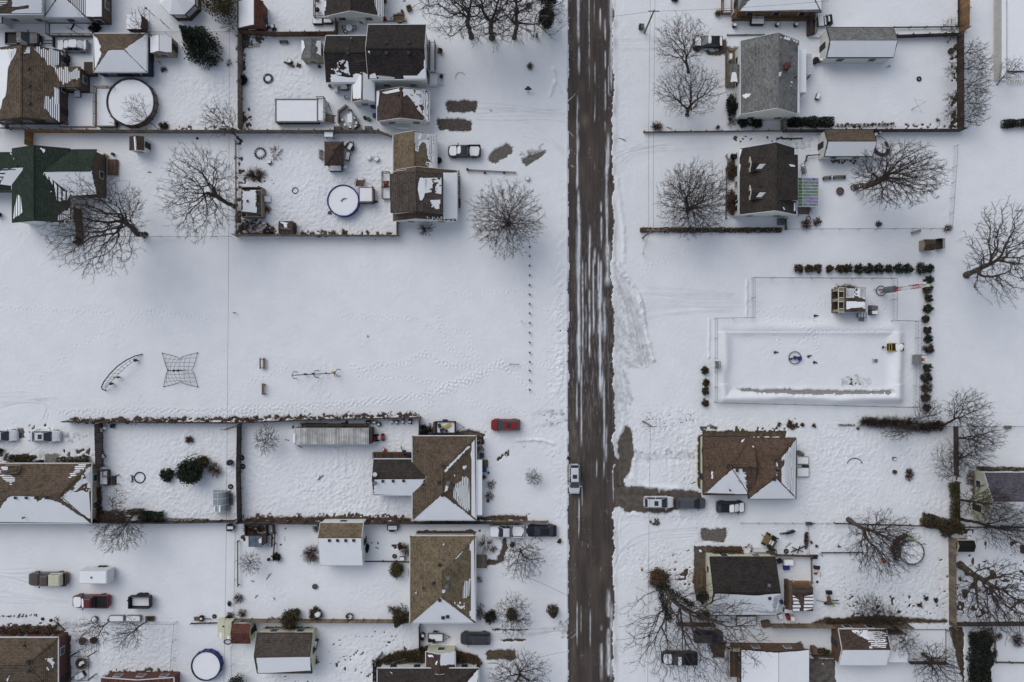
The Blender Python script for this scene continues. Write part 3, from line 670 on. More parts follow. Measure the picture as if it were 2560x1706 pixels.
for i in range(7):track([(-40,900+i*26),(250-i*8,880+i*18),(430+i*8,960+i*6),(460-i*14,1100+i*8)],1,d=.03,dirt=.1)
track([(0,1000),(300,960),(520,930)],2);steps([(560,1070),(1200,1040),(2340,1080),(2900,1065)]);steps([(560,1085),(1300,1065),(2900,1050)]);steps([(0,120),(400,130),(900,160),(1400,140),(2100,240)],d=.05);steps([(300,820),(700,480),(1500,90)],d=.045);steps([(2100,900),(2350,770),(2700,640)],d=.05)
O(560,740)
for k in range(3):steps([(0,1080-k*30),(600,1040-k*18),(1200,1000-k*10),(1820,930-k*15),(2350,740-k*20)])
steps([(1180,640),(1320,690),(1430,620),(1520,650),(1700,600),(1850,520),(1950,590),(2050,640),(2340,640)]);steps([(1180,640),(1320,695),(1430,625),(1520,655),(1700,605),(1850,525),(1950,600),(2050,650),(2340,660)]);steps([(1250,740),(1700,760),(2000,810),(2350,780)]);steps([(900,700),(830,850),(900,940)]);tramp([(650,550),(1000,560),(1000,950),(700,900)],.03)
steps([(1960,100),(2000,360),(2080,500),(2300,600)]);steps([(1100,200),(1700,200),(2000,330),(2260,320),(2260,480),(2350,600)],d=.05);steps([(1840,1060),(1900,960),(2350,760)])
O(1100,640)
for k in range(4):steps([(0,1260-k*12),(400,1100-k*14),(560,1010-k*16),(640,1050+k*10)])
steps([(560,1010),(720,1100),(800,1230),(930,1350)]);steps([(0,980),(400,1000),(820,1010),(1000,1000)]);steps([(250,1320),(500,1410),(800,1440)]);steps([(100,350),(600,330),(1000,330)],d=.05);tramp([(1060,100),(1130,100),(1130,900),(1100,1350),(940,1250),(1030,1000)],.10)
for k in range(3):track([(850,1450+k*30),(1000,1360+k*20),(1120,1200+k*10),(1165,1000)],1,dirt=.1)
O(1740,640);steps([(1740,500),(1680,690),(1200,690),(1060,710),(960,640),(800,570),(600,560)]);steps([(1060,710),(1100,800),(1100,880)]);steps([(1060,710),(930,800),(860,860)]);steps([(640,600),(720,740),(800,840)]);steps([(560,520),(800,480),(1240,440)],d=.05)
O(1600,320);steps([(0,1340),(200,1200),(420,1130),(560,1180),(760,1160),(1000,1180)],d=.05)
O(1560,0)
for k in range(2):track([(-60,385+k*90),(300,380+k*85),(640,385+k*60)],2,.3,dirt=.15)
for k in range(3):track([(0,1560-k*40),(60,1470-k*40),(200,1420-k*60),(700,1370-k*50),(1100,1350-k*30)],2,.3,dirt=.12)
O(1150,360)
for k in range(6):track([(1405,320-k*40),(1480,200-k*25),(1640,100-k*14),(1900,60-k*10)],1,dirt=.16)
for k in range(5):track([(1000,180-k*12),(900,60-k*14),(800,-20-k*20),(600,-60-k*40)],1,dirt=.12)
pile([(1440,330),(1470,600),(1500,780),(1500,1080)],.16,.3);pile([(1420,1060),(1540,1230),(1640,1380),(1680,1560)],.22,.25)
O(1100,640);pile([(1590,60),(1700,190),(1800,300),(1860,480),(1890,700),(1960,960)],.22,.25);dirty([(1600,110),(1790,290),(1870,560),(1890,720),(1970,980),(1650,1040),(1600,900)],.36,.8);dirty([(1740,800),(1880,820),(1930,960),(1790,900)],.5,.5);dirty([(1590,1040),(1700,1050),(1780,1300),(1640,1560),(1590,1300)],.35,.7)
for k in range(6):track([(1600,1120+k*30),(1680,1200+k*30),(1730,1330+k*30),(1690,1500+k*30)],1,dirt=.2)
for k in range(8):track([(1870,340+k*25),(2100,370+k*18),(2400,400+k*14),(2900,410+k*12)],1,dirt=.08,d=.02)
for k in range(9):track([(1610+k*6,150+k*20),(1700+k*12,420+k*10),(1760+k*14,760),(1800+k*14,1000)],1,dirt=.45,d=.05,wd=.16)
for k in range(6):track([(1880,290+k*50+k%3*20),(2200,310+k*40),(2700,330+k*36)],2,dirt=.13,d=.026)
O(1740,640);pile([(465,225),(462,560)],.22,.13);pile([(120,580),(115,930)],.2,.13)
BERM=[P(245,660),P(1835,660),P(1835,1302),P(245,1302)]
O(1100,1020)
for k in range(7):track([(1605,1420+k*14),(1660,1330-k*5),(1850,1240-k*18),(2350,1190-k*14)],1,dirt=.14)
for k in range(3):track([(1620,1100-k*5),(1650,980-k*10),(1690,950)],1,dirt=.1)
pile([(700,300),(850,290),(950,300),(1050,330)],.22,.2);pile([(720,290),(770,350)],.2,.15);tramp([(980,330),(1080,330),(1180,700),(1190,1030),(1060,1030),(1080,700)],.09);pile([(1780,470),(1770,640),(1860,720),(2200,740)],.2,.35);pile([(1700,975),(2000,985),(2330,975)],.12,.4);dirty(box4(1780,395,2350,470),.4,.5)
track([(840,50),(1000,40),(1190,60)],2);track([(850,170),(1050,130),(1190,90)],2);track([(1100,320),(1160,700),(1160,900),(1080,1040)],2,.25,dirt=.05)
O(960,1279)
for k in range(8):track([(980,1080+k*15),(1400,1080+k*12),(1620,1060+k*8-(k%4)*12),(1730,960+k*30)],1,dirt=.22)
for k in range(3):track([(2130+k*12,0),(2150+k*12,300),(2160+k*30,470)],1,dirt=.1)
O(1100,0)
for k in range(6):track([(330,960+k*30),(700,975+k*26),(1000,1020+k*16),(1180,990+k*30)],1,dirt=.13)
pile([(1010,880),(1060,740),(1040,640)],.3,.25);pile([(1060,760),(1110,850)],.18,.2);pile([(1120,300),(1125,560)],.12,.25)
O(0,1279)
for k in range(6):track([(-20,540+k*16),(150,545+k*16),(300,520+k*30)],1,dirt=.1)
for k in range(3):track([(0,740+k*50),(400,800+k*30),(640,830)],2,.3,dirt=.06)
O(0,320)
# ---- road
RX0,RX1=(1421-1280)/S,(1533.5-1280)/S
def build_road():
 xs=np.arange(RX0-.35,RX1+.6,.08);ys=np.concatenate([[-1500,-400,-120,-70],np.arange(-58,58.01,.12),[70,120,400,1500]]);X,Y=np.meshgrid(xs,ys)
 px,py=X*S+1280,853-Y*S;sn=np.zeros(X.shape)
 wob=(noise(X*0,Y,3.1,3)-.5)*.25
 def streak(x,y0,y1,wd,st,patch=0):
  nonlocal sn
  m=np.clip((py-y0)/25,0,1)*np.clip((y1-py)/25,0,1);f=noise(X,Y/16,.10,int(x))*.55+noise(X,Y/3,.16,int(x)+1)*.45;n2=noise(X*0,Y,2.2,int(x)+2)
  a=np.exp(-((X-(x-1280)/S-wob*.4)/(wd*.72*(.45+.8*n2)))**2)*m*st
  if patch:a=a*np.clip((n2-patch)*5,0,1)
  sn=np.maximum(sn,np.clip(a*(.1+1.5*f),0,1)*.92)
 for q in((1446,-20,112,.22,1),(1447,110,190,.2,.9,.35),(1443,235,430,.14,.9,.2),(1447,255,330,.18,.7,.4),(1473,-20,152,.16,1),(1473,150,260,.1,.5,.4),(1487,150,430,.1,.7,.35),(1501,-20,80,.14,.9,.3),(1513,40,330,.16,.9,.15),(1486,-10,60,.1,.7),(1528,-30,230,.30,.85),(1521,100,330,.12,.7,.3),(1520,330,470,.3,.8,.25),
    (1444,330,480,.22,1.1),(1447,470,960,.33,1.25),(1445,560,700,.4,.8),(1457,640,920,.18,1.0),(1517,350,640,.26,1),(1503,500,760,.2,1.1,.1),(1487,560,700,.26,.95,.2),(1474,560,900,.18,1.05,.12),(1484,640,840,.2,1.05),(1497,630,740,.3,1.1),(1500,700,990,.38,1.2),(1520,600,720,.55,1.0),(1465,640,900,.1,.7,.3),(1511,740,860,.3,.8,.2),
    (1453,900,1120,.18,1),(1442,950,1060,.12,.9,.2),(1510,940,1200,.16,1.0,.1),(1505,900,1000,.4,.9,.2),(1515,1060,1160,.25,.7,.2),(1447,1240,1350,.12,1.1),(1455,1200,1300,.1,.8,.3),(1492,1120,1220,.1,.8,.4),(1442,1500,1620,.16,1.1),(1475,1520,1620,.12,.9,.4),(1452,1510,1640,.1,.7,.4),(1521,1470,1710,.38,1.0,.2),(1503,1560,1706,.25,.8,.4),(1528,1500,1706,.3,.8,.3),(1533,1150,1260,.1,.9,.3)):
  streak(*q)
 f=noise(X,Y/7,.1,91)*.55+noise(X,Y,.16,92)*.45;big=noise(X,Y/2.5,1.1,93)
 sn=np.maximum(sn,np.clip((f-.72)*4,0,1)*np.clip((big-.5)*3,0,1)*.4)
 g=np.exp(-((py-860)/260)**2)*.5;f2=noise(X,Y/12,.09,94)*.7+noise(X,Y/4,.3,95)*.3;sn=np.maximum(sn,np.clip((f2-.58)*1.6,0,.3)*g)
 for k,(y0,sg)in enumerate(((330,1),(368,1),(405,1),(1590,-1),(1600,-1),(250,-1))):
  c=np.abs((X-RX0)*.9+sg*(Y-(853-y0)/S)+.15*np.sin(X*2+k));q=np.exp(-(c/.09)**2)*np.clip((1.6-(X-RX0))/.8,0,1)*.75;sn=np.maximum(sn,q*np.clip(noise(X,Y,.3,300+k)*2-.5,0,1))
 oil=np.exp(-(((px-1463)/11)**2+((py-302)/17)**2))*.5+np.exp(-(((px-1520)/10)**2+((py-326)/16)**2))*.4
 oil=np.maximum(oil,np.clip((py-900)/200,0,1)*np.exp(-((X-RX0-.75)/(.55*(.5+noise(X*0,Y,2.6,97))))**2)*.38*(.3+noise(X,Y/4,.3,98)))
 oil=np.maximum(oil,np.exp(-((X-(1478-1280)/S)/.10)**2)*.35*noise(X,Y,1.5,99));oil=np.maximum(oil,np.clip(noise(X,Y/3,1.1,101)-.55,0,1)*.5)
 V=np.stack([X,Y,.012+.035*sn],2).reshape(-1,3);ny,nx=X.shape;i=np.arange(ny*nx).reshape(ny,nx);F=np.stack([i[:-1,:-1],i[:-1,1:],i[1:,1:],i[1:,:-1]],2).reshape(-1,4)
 m=mk('road_asphalt');n,l,b=nodes(m);b.inputs['Roughness'].default_value=.8;b.inputs['Specular IOR Level'].default_value=.25
 at=n.new('ShaderNodeAttribute');at.attribute_name='snow';a2=n.new('ShaderNodeAttribute');a2.attribute_name='stain'
 tc=n.new('ShaderNodeTexCoord');mp=n.new('ShaderNodeMapping');mp.inputs['Scale'].default_value=(3.0,.12,1);l.new(tc.outputs['Object'],mp.inputs[0]);nz=n.new('ShaderNodeTexNoise');nz.inputs['Scale'].default_value=1;nz.inputs['Detail'].default_value=8;l.new(mp.outputs[0],nz.inputs['Vector'])
 cr=n.new('ShaderNodeValToRGB');cr.color_ramp.elements[0].position=.3;cr.color_ramp.elements[0].color=(.047,.037,.032,1);cr.color_ramp.elements[1].position=.72;cr.color_ramp.elements[1].color=(.078,.062,.054,1);l.new(nz.outputs[0],cr.inputs[0])
 mx0=n.new('ShaderNodeMix');mx0.data_type='RGBA';l.new(a2.outputs['Fac'],mx0.inputs[0]);l.new(cr.outputs[0],mx0.inputs[6]);mx0.inputs[7].default_value=(.2,.16,.12,1)
 mx=n.new('ShaderNodeMix');mx.data_type='RGBA';l.new(at.outputs['Fac'],mx.inputs[0]);l.new(mx0.outputs[2],mx.inputs[6]);mx.inputs[7].default_value=(.70,.715,.74,1);l.new(mx.outputs[2],b.inputs['Base Color'])
 o=npmesh('road',V,F,m);o['kind']='structure'
 for nm,arr in(('snow',sn),('stain',oil)):at_=o.data.attributes.new(nm,'FLOAT','POINT');at_.data.foreach_set('value',arr.ravel().astype(np.float32))
build_road()
me=bpy.data.meshes.new('ground');me.from_pydata([(-3000,-3000,0),(3000,-3000,0),(3000,3000,0),(-3000,3000,0)],[],[(0,1,2,3)]);me.materials.append(M('winter_earth',(.085,.062,.042),amp=.5,scale=1.6,bump=.5));go=bpy.data.objects.new('ground',me);COL.objects.link(go);go['kind']='structure'
def build_snow():
 g=.135;core_x=np.arange(-83,83.01,g);core_y=np.arange(-57,57.01,g);ext=np.array([90,110,160,300,800,3000.])
 xs=np.concatenate([-ext[::-1],core_x,ext]);ys=np.concatenate([-ext[::-1],core_y,ext]);X,Y=np.meshgrid(xs,ys);px,py=X*S+1280,853-Y*S
 h=.085+.05*(noise(X,Y,7,1)-.5)+.025*(noise(X,Y,2.3,2)-.5);dirt=np.zeros(X.shape)
 lump=(noise(X,Y,.40,4)-.5)*.5+(noise(X,Y,.21,5)-.5)*.85;amp=np.full(X.shape,.013)
 jx,jy=(noise(X,Y,.7,21)-.5)+(noise(X,Y,.3,22)-.5)*.8,(noise(X,Y,.7,23)-.5)+(noise(X,Y,.3,24)-.5)*.8
 def win(pts,pad):
  a=np.array(pts);x0,x1=np.searchsorted(xs,[a[:,0].min()-pad,a[:,0].max()+pad]);y0,y1=np.searchsorted(ys,[a[:,1].min()-pad,a[:,1].max()+pad]);return slice(max(y0,0),y1+1),slice(max(x0,0),x1+1)
 for poly,a in TRAMP:
  s=win(poly,1.5);k=inpoly(X[s]+jx[s]*2.2,Y[s]+jy[s]*2.2,poly);amp[s]=np.where(k,np.maximum(amp[s],a),amp[s])
 sm=amp.copy()
 for _ in range(3):sm[1:-1,1:-1]=(sm[1:-1,1:-1]*2+sm[:-2,1:-1]+sm[2:,1:-1]+sm[1:-1,:-2]+sm[1:-1,2:])/6
 h+=lump*sm*2.7*(.45+1.1*noise(X,Y,3.3,6));
 for poly,a,sc_ in DIRTY:
  s=win(poly,1);k=inpoly(X[s]+jx[s]*.9,Y[s]+jy[s]*.9,poly);dirt[s]=np.maximum(dirt[s],k*a*np.clip(noise(X[s]+Y[s]*.2,Y[s]/2,sc_*.5,31)*.65+noise(X[s],Y[s],.3,32)*.75-.3,0,1)*1.5)
 rs=np.random.default_rng(5)
 for pts,n,gap,d,wd,dr in TRACK:
  pts=[(a+rs.normal()*.16,b+rs.normal()*.16)for a,b in pts];dr=dr*rs.uniform(.4,1.3);d=d*rs.uniform(.5,1.2)
  for k in range(n):
   o=(k-(n-1)/2)*gap;s=win(pts,1.2);D=np.full(X[s].shape,9.);q=pts
   for _ in range(2):q=[q[0]]+[((q[i][0]*(.75 if t==0 else.25)+q[i+1][0]*(.25 if t==0 else.75)),(q[i][1]*(.75 if t==0 else.25)+q[i+1][1]*(.25 if t==0 else.75)))for i in range(len(q)-1)for t in(0,1)]+[q[-1]]
   for a,b in zip(q,q[1:]):
    L=math.hypot(b[0]-a[0],b[1]-a[1])+1e-6;nx_,ny_=-(b[1]-a[1])/L*o,(b[0]-a[0])/L*o;D=np.minimum(D,segdist(X[s],Y[s],(a[0]+nx_,a[1]+ny_),(b[0]+nx_,b[1]+ny_)))
   e=np.exp(-(D/wd)**2);h[s]+=-d*e+d*.5*np.exp(-((D-wd*2)/wd)**2);dirt[s]=np.maximum(dirt[s],dr*e*(.3+1.1*noise(X[s],Y[s],1.0,33)))
 for pts,stride,side,d in STEPS:
  f=1
  for a,b in zip(pts,pts[1:]):
   L=math.hypot(b[0]-a[0],b[1]-a[1]);u=((b[0]-a[0])/L,(b[1]-a[1])/L);t=0
   while t<L:
    f=-f;cx,cy=a[0]+u[0]*t-u[1]*side*f+rs.normal()*.06,a[1]+u[1]*t+u[0]*side*f+rs.normal()*.06;s=win([(cx,cy)],.6);q=np.hypot(X[s]-cx,Y[s]-cy);h[s]+=-1.15*d*np.exp(-(q/.17)**2)+d*.4*np.exp(-((q-.3)/.12)**2);t+=stride*rs.uniform(.8,1.2)
 h=np.maximum(h,.035)
 for pts,hg,wd in PILES:
  s=win(pts,wd*4);D=np.full(X[s].shape,99.)
  for a,b in zip(pts,pts[1:]):D=np.minimum(D,segdist(X[s],Y[s],a,b))
  h[s]+=hg*np.exp(-((D+jx[s]*wd*.8)/wd)**2)*(.55+.8*noise(X[s],Y[s],.8,41))
 bx0,by1,bx1,by0=BERM[0].x,BERM[0].y,BERM[2].x,BERM[2].y;dx=np.maximum(bx0-X,X-bx1);dy=np.maximum(by0-Y,Y-by1);sd_=np.where((dx>0)&(dy>0),np.hypot(np.maximum(dx,0),np.maximum(dy,0)),np.maximum(dx,dy))+(noise(X,Y,3,51)-.5)*.5
 wst=np.where(py>960,1.0,np.where(py<830,.45,.8));h+=.95*wst*np.exp(-(sd_/.95)**2)*(np.abs(sd_)<4)
 for poly,thr,sc_ in SPECK:
  s=win(poly,.6);k=inpoly(X[s]+jx[s]*.7,Y[s]+jy[s]*.7,poly);q=noise(X[s],Y[s],sc_,61)*.65+noise(X[s],Y[s],sc_*3,62)*.35;h[s]=np.where(k,h[s]-np.clip((q-thr)*1.6,0,.3),h[s])
 for poly,e in BARE:
  s=win(poly,.8);k=(inpoly(X[s]+jx[s]*e*.7,Y[s]+jy[s]*e*.7,poly)&(noise(X[s],Y[s],.3,63)<.95)).astype(float)
  for _ in range(3 if e>.35 else 1):k[1:-1,1:-1]=(k[1:-1,1:-1]*2+k[:-2,1:-1]+k[2:,1:-1]+k[1:-1,:-2]+k[1:-1,2:])/6
  k=np.clip(k+(noise(X[s],Y[s],.2,64)-.5)*.5*(k>.02)*(k<.98),0,1);dirt[s]=np.maximum(dirt[s],.5*(k>.05)*(k<.6)*(e>.35));h[s]=h[s]*(1-k)**3-.06*k
 lft=RX0+(noise(X*0,Y,1.4,71)-.5)*.30+(noise(X,Y,.4,72)-.5)*.16;rgt=RX1+(noise(X*0,Y,1.7,73)-.5)*.5+(noise(X,Y,.4,74)-.5)*.3-np.exp(-((py-690)/60)**2)*.35
 bump=np.exp(-((X-RX0+1.3)/.85)**2)*np.clip((py-520)/200,0,1)*np.clip((1020-py)/60,0,1)*1.6+np.exp(-((X-RX0+1.1)/.7)**2)*.5+np.exp(-((X-RX1-1.5)/.9)**2)*.5
 h+=bump*(.10*noise(X,Y,.7,75)+.08*noise(X,Y,.33,76)-.05);h+=.05*np.exp(-((X-RX0+.25)/.25)**2);dirt=np.maximum(dirt,np.exp(-((X-RX1-.3)/.45)**2)*.42*noise(X,Y/3,.5,77)*1.2)
 dirt=np.maximum(dirt,np.exp(-((X-RX0+.1)/.16)**2)*.5*noise(X,Y/2,.6,78));h=np.where((X>lft)&(X<rgt),-.06,h)
 V=np.stack([X,Y,h],2).reshape(-1,3);ny,nx=X.shape;i=np.arange(ny*nx).reshape(ny,nx);F=np.stack([i[:-1,:-1],i[:-1,1:],i[1:,1:],i[1:,:-1]],2).reshape(-1,4)
 m=mk('ground_snow');n,l,b=nodes(m);b.inputs['Roughness'].default_value=.75;b.inputs['Specular IOR Level'].default_value=.15;at=n.new('ShaderNodeAttribute');at.attribute_name='dirt';nz=n.new('ShaderNodeTexNoise');nz.inputs['Scale'].default_value=.35;nz.inputs['Detail'].default_value=6;tc=n.new('ShaderNodeTexCoord');l.new(tc.outputs['Object'],nz.inputs['Vector'])
 cr=n.new('ShaderNodeValToRGB');cr.color_ramp.elements[0].position=.3;cr.color_ramp.elements[0].color=(.765,.772,.782,1);cr.color_ramp.elements[1].position=.7;cr.color_ramp.elements[1].color=(.815,.822,.83,1);l.new(nz.outputs[0],cr.inputs[0])
 mx=n.new('ShaderNodeMix');mx.data_type='RGBA';l.new(at.outputs['Fac'],mx.inputs[0]);l.new(cr.outputs[0],mx.inputs[6]);mx.inputs[7].default_value=(.16,.145,.125,1);l.new(mx.outputs[2],b.inputs['Base Color'])
 nb=n.new('ShaderNodeTexNoise');nb.inputs['Scale'].default_value=3.2;nb.inputs['Detail'].default_value=4;l.new(tc.outputs['Object'],nb.inputs['Vector']);bp=n.new('ShaderNodeBump');bp.inputs['Strength'].default_value=.25;bp.inputs['Distance'].default_value=.08;l.new(nb.outputs[0],bp.inputs['Height']);l.new(bp.outputs[0],b.inputs['Normal'])
 o=npmesh('snow_ground',V,F,m,smooth=True);o['kind']='structure';a_=o.data.attributes.new('dirt','FLOAT','POINT');a_.data.foreach_set('value',np.clip(dirt,0,.85).ravel().astype(np.float32))
build_snow()
# ------------------------------------------------------------------ small builders
def deck(x0,y0,x1,y1,z,label,rails='',mat=None,snow=True,rh=.95,stair=None,name='deck',cat='deck',bal=.22,rmat=None):
 mat=mat or WOODG;a,b=P(x0,y0,z),P(x1,y1,z);c=(a+b)/2;t=thing(name,label,cat,Vector((c.x,c.y,0)));X0,X1,Y0,Y1=a.x,b.x,a.y,b.y
 m=MB();k=max(2,int((X1-X0)/.16))
 for i in range(k):m.box(X0+(X1-X0)*(i+.5)/k,c.y,z-.03,(X1-X0)/k-.01,Y0-Y1,.05)
 m.build('platform',mat,t)
 m=MB();e=.06
 for p,q in(((X0+e,Y0-e),(X1-e,Y0-e)),((X0+e,Y1+e),(X1-e,Y1+e)),((X0+e,Y0-e*2),(X0+e,Y1+e*2)),((X1-e,Y0-e*2),(X1-e,Y1+e*2))):m.bar((*p,z/2-.03),(*q,z/2-.03),.04,max(.1,z-.07))
 m.build('skirt',mat,t)
 for s in rails:
  p,q={'l':((X0+.05,Y1+.05),(X0+.05,Y0-.05)),'r':((X1-.05,Y1+.05),(X1-.05,Y0-.05)),'t':((X0+.05,Y0-.05),(X1-.05,Y0-.05)),'b':((X0+.05,Y1+.05),(X1-.05,Y1+.05))}[s]
  p,q=Vector((*p,z)),Vector((*q,z));L=(q-p).length;m=MB();Z=Vector((0,0,1));m.bar(p+Z*rh,q+Z*rh,.1,.05);m.bar(p+Z*.12,q+Z*.12,.05,.05)
  n=max(1,int(L/bal))
  for i in range(n+1):
   w_=.09 if i%8==0 or i==n else.035;c_=p+(q-p)*i/n;m.box(c_.x,c_.y,z+rh/2,w_,w_,rh)
  m.build('railing',rmat or mat,t)
 if snow:
  m=MB();m.box(c.x,c.y,z+.045,(X1-X0)-.22,(Y0-Y1)-.22,.09,0,.97);m.build('snow_cover',SNOW,t)
 if stair:
  (sx,sy,dx,dy,wdt,n)=stair;p=P(sx,sy,0);m=MB()
  for i in range(n):
   zz=z*(1-(i+1)/(n+1));m.box(p.x+dx*(.14+.28*i),p.y+dy*(.14+.28*i),zz,.26 if dx else wdt,wdt if dx else.26,.05)
  o1,o2=(0,wdt/2)if dx else(wdt/2,0),(0,-wdt/2)if dx else(-wdt/2,0)
  for o_ in(o1,o2):m.bar((p.x+o_[0],p.y+o_[1],z),(p.x+dx*.28*(n+1)+o_[0],p.y+dy*.28*(n+1)+o_[1],.02),.05,.18);m.bar((p.x+o_[0],p.y+o_[1],z+.8),(p.x+dx*.28*n+o_[0],p.y+dy*.28*n+o_[1],.9),.06,.06)
  m.build('stairs',rmat or mat,t)
 return t
def pool(x,y,r,label,wall,h=1.25,rim=None,fill=.16,name='round_pool',cat='pool',post=0,ry=None):
 c=P(x,y,0);ry=ry or r;n=48;t=thing(name,label,cat,c);loop=[(c.x+r*math.cos(2*math.pi*i/n),c.y+ry*math.sin(2*math.pi*i/n))for i in range(n)]
 MB().wallring(loop,.06,-.02,h).build('wall',wall,t);m=MB();m.tube([(p[0],p[1],h)for p in loop],.075,6,True);m.build('rim',rim or wall,t)
 rng=np.random.default_rng(hash_(label));k=[(c.x+(p[0]-c.x)*(.955-.03*rng.random()),c.y+(p[1]-c.y)*(.955-.03*rng.random()))for p in loop]
 m=MB();m.prism(k,h-fill-.2,h-fill+.05);m.build('snow_cover',SNOW,t)
 if post:
  for i in range(post):a=2*math.pi*i/post;MB().box(c.x+(r+.05)*math.cos(a),c.y+(ry+.05)*math.sin(a),h/2,.09,.09,h,a).build('upright',rim or wall,t)
 return t
def tr_(a):return a
def chair(x,y,label,rz=0,mat=None,group='outdoor chairs',snow=True):
 m=mat or IRON;q=[('seat',m,[('b',0,0,.43,.5,.48,.05)]),('backrest',m,[('b',-.24,0,.7,.05,.48,.5),('t',[(.22,-.26,.62),(-.24,-.26,.66)],.025),('t',[(.22,.26,.62),(-.24,.26,.66)],.025)])]+[('leg',m,[('t',[(a,b,0),(a,b,.42)],.022)])for a in(-.21,.21)for b in(-.21,.21)]
 if snow:q.append(('snow_cover',SNOW,[('b',.02,0,.49,.44,.42,.08,0,.85)]))
 return item('garden_chair',label,'chair',x,y,q,rz,group)
def table(x,y,label,lx=1.5,ly=.9,rz=0,mat=None,snow=True,round_=False):
 m=mat or IRON;q=[('tabletop',m,[('c',0,0,.7,lx/2,.05,None,20)]if round_ else[('b',0,0,.72,lx,ly,.05)])]+[('leg',m,[('t',[(a*lx*.38,b*ly*.36,0),(a*lx*.36,b*ly*.34,.7)],.03)])for a in(-1,1)for b in(-1,1)]
 if snow:q.append(('snow_cover',SNOW,[('c',0,0,.75,lx/2-.05,.1,lx/2-.12,20)]if round_ else[('b',0,0,.80,lx-.1,ly-.1,.11,0,.93)]))
 return item('garden_table',label,'table',x,y,q,rz)
def tub(x,y,label,lx,ly,h=.8,mat=None,rz=0,name='hot_tub',cat='hot tub',snow=True,lid=None):
 m=mat or DTRIM;q=[('shell',m,[('b',0,0,h/2,lx,ly,h),('b',0,0,h-.06,lx+.06,ly+.06,.06)])]
 if lid:q.append(('lid',lid,[('b',0,0,h+.03,lx*.98,ly*.98,.06)]))
 if snow:q.append(('snow_cover',SNOW,[('b',0,0,h+.1,lx*.95,ly*.95,.13,0,.94)]))
 return item(name,label,cat,x,y,q,rz)
def barrel(x,y,label,r=.3,h=.85,mat=None,name='barrel',cat='barrel',snow=True,group=None):
 m=mat or GREYP;q=[('body',m,[('c',0,0,0,r*.9,h*.5,r),('c',0,0,h*.5,r,h*.5,r*.92)]),('rim',m,[('r',0,0,h,r*.9,.03,16,5)])]
 if snow:q.append(('snow_cover',SNOW,[('c',0,0,h,r*.82,.12,r*.62)]))
 return item(name,label,cat,x,y,q,0,group)
def planter(x,y,label,r=.3,mat=None,plant=True,snow=False):
 q=[('pot',mat or STONE,[('c',0,0,0,r*.75,.4,r)])]
 if plant:q.append(('plant',TWIGR,[('t',[(0,0,.4),(math.cos(a)*r*.9,math.sin(a)*r*.9,.8)],.02,4)for a in np.arange(0,6.2,.6)]))
 if snow:q.append(('snow_cover',SNOW,[('c',0,0,.4,r*.85,.08,r*.6)]))
 return item('planter',label,'planter',x,y,q)
def tyre(x,y,label,r=.33,wd=.22,group=None,flat_=True):return item('tyre',label,'tyre',x,y,[('tyre',RUBBER,[('r',0,0,.1,r-.1,.1,22,8)])]+[('hub',STEEL,[('c',0,0,.05,r-.17,.06)])],0,group)
def hoop(x,y,label,r=.5,mat=None,th=.045,name='hoop',cat='hoop',a0=0,a1=360):return item(name,label,cat,x,y,[('hoop',mat or IRON,[('r',0,0,.06,r,th,30,6,a0,a1)])])
def firepit(x,y,label,r=.6,mat=None,stones=True):
 q=[('bowl',mat or IRON,[('c',0,0,0,r*.7,.25,r),('r',0,0,.27,r*.95,.05,22,6)]),('ash',STONE,[('c',0,0,.2,r*.8,.06)])]
 if stones:
  rg=random.Random(hash_(label));q=[('stone_ring',STONE,[('b',r*math.cos(a),r*math.sin(a),.14,.3,.22,.26,a+rg.uniform(-.3,.3),.8)for a in np.arange(0,6.2,.45)]),('snow_cover',SNOW,[('c',0,0,.02,r*.75,.12,r*.6)])]
 return item('fire_pit',label,'fire pit',x,y,q)
def bin_(x,y,label,mat=None,lx=.6,ly=.55,h=1.0,rz=0,snow=False,name='wheeled_bin',cat='bin'):
 m=mat or BLACK;q=[('body',m,[('b',0,0,h/2,lx,ly,h,0,1.1)]),('lid',m,[('b',0,0,h+.04,lx*1.18,ly*1.18,.08,0,.9)])]+[('wheel',RUBBER,[('w',-lx*.42,s*ly*.4,.1,.1,.06,10)])for s in(-1,1)]
 if snow:q.append(('snow_cover',SNOW,[('b',0,0,h+.12,lx*1.05,ly*1.05,.1,0,.85)]))
 return item(name,label,cat,x,y,q,rz)
def acunit(x,y,label,rz=0):return item('air_conditioner',label,'air conditioner',x,y,[('case',GREYP,[('b',0,0,.4,.85,.85,.8)]),('fan_grille',IRON,[('r',0,0,.82,.3,.06,20,6)]),('pad',CONC,[('b',0,0,.03,1.1,1.1,.08)])],rz)
def bench(x,y,label,L=1.6,rz=0,mat=None,back=True,group=None):
 m=mat or WOODG;q=[('seat',m,[('b',0,o,.45,L,.12,.04)for o in(-.16,0,.16)])]
 if back:q.append(('backrest',m,[('b',0,.26,.62+.16*i,L,.03,.12)for i in range(2)]))
 q+=[('leg',IRON,[('b',s*L*.42,0,.22,.06,.42,.44)])for s in(-1,1)]
 return item('bench',label,'bench',x,y,q,rz,group)
def junk(x,y,label,parts,name='scrap_pile',cat='scrap',rz=0):return item(name,label,cat,x,y,parts,rz)
def stick(x,y,label,L=1.2,rz=0,mat=None,name='fallen_branch',cat='branch'):return item(name,label,cat,x,y,[('branch',mat or BARK,[('t',[(-L/2,0,.06),(-L*.1,.05,.1),(L/2,0,.08)],[.05,.045,.03],5),('t',[(0,.04,.09),(L*.25,.25,.12)],[.03,.02],4)])],rz)
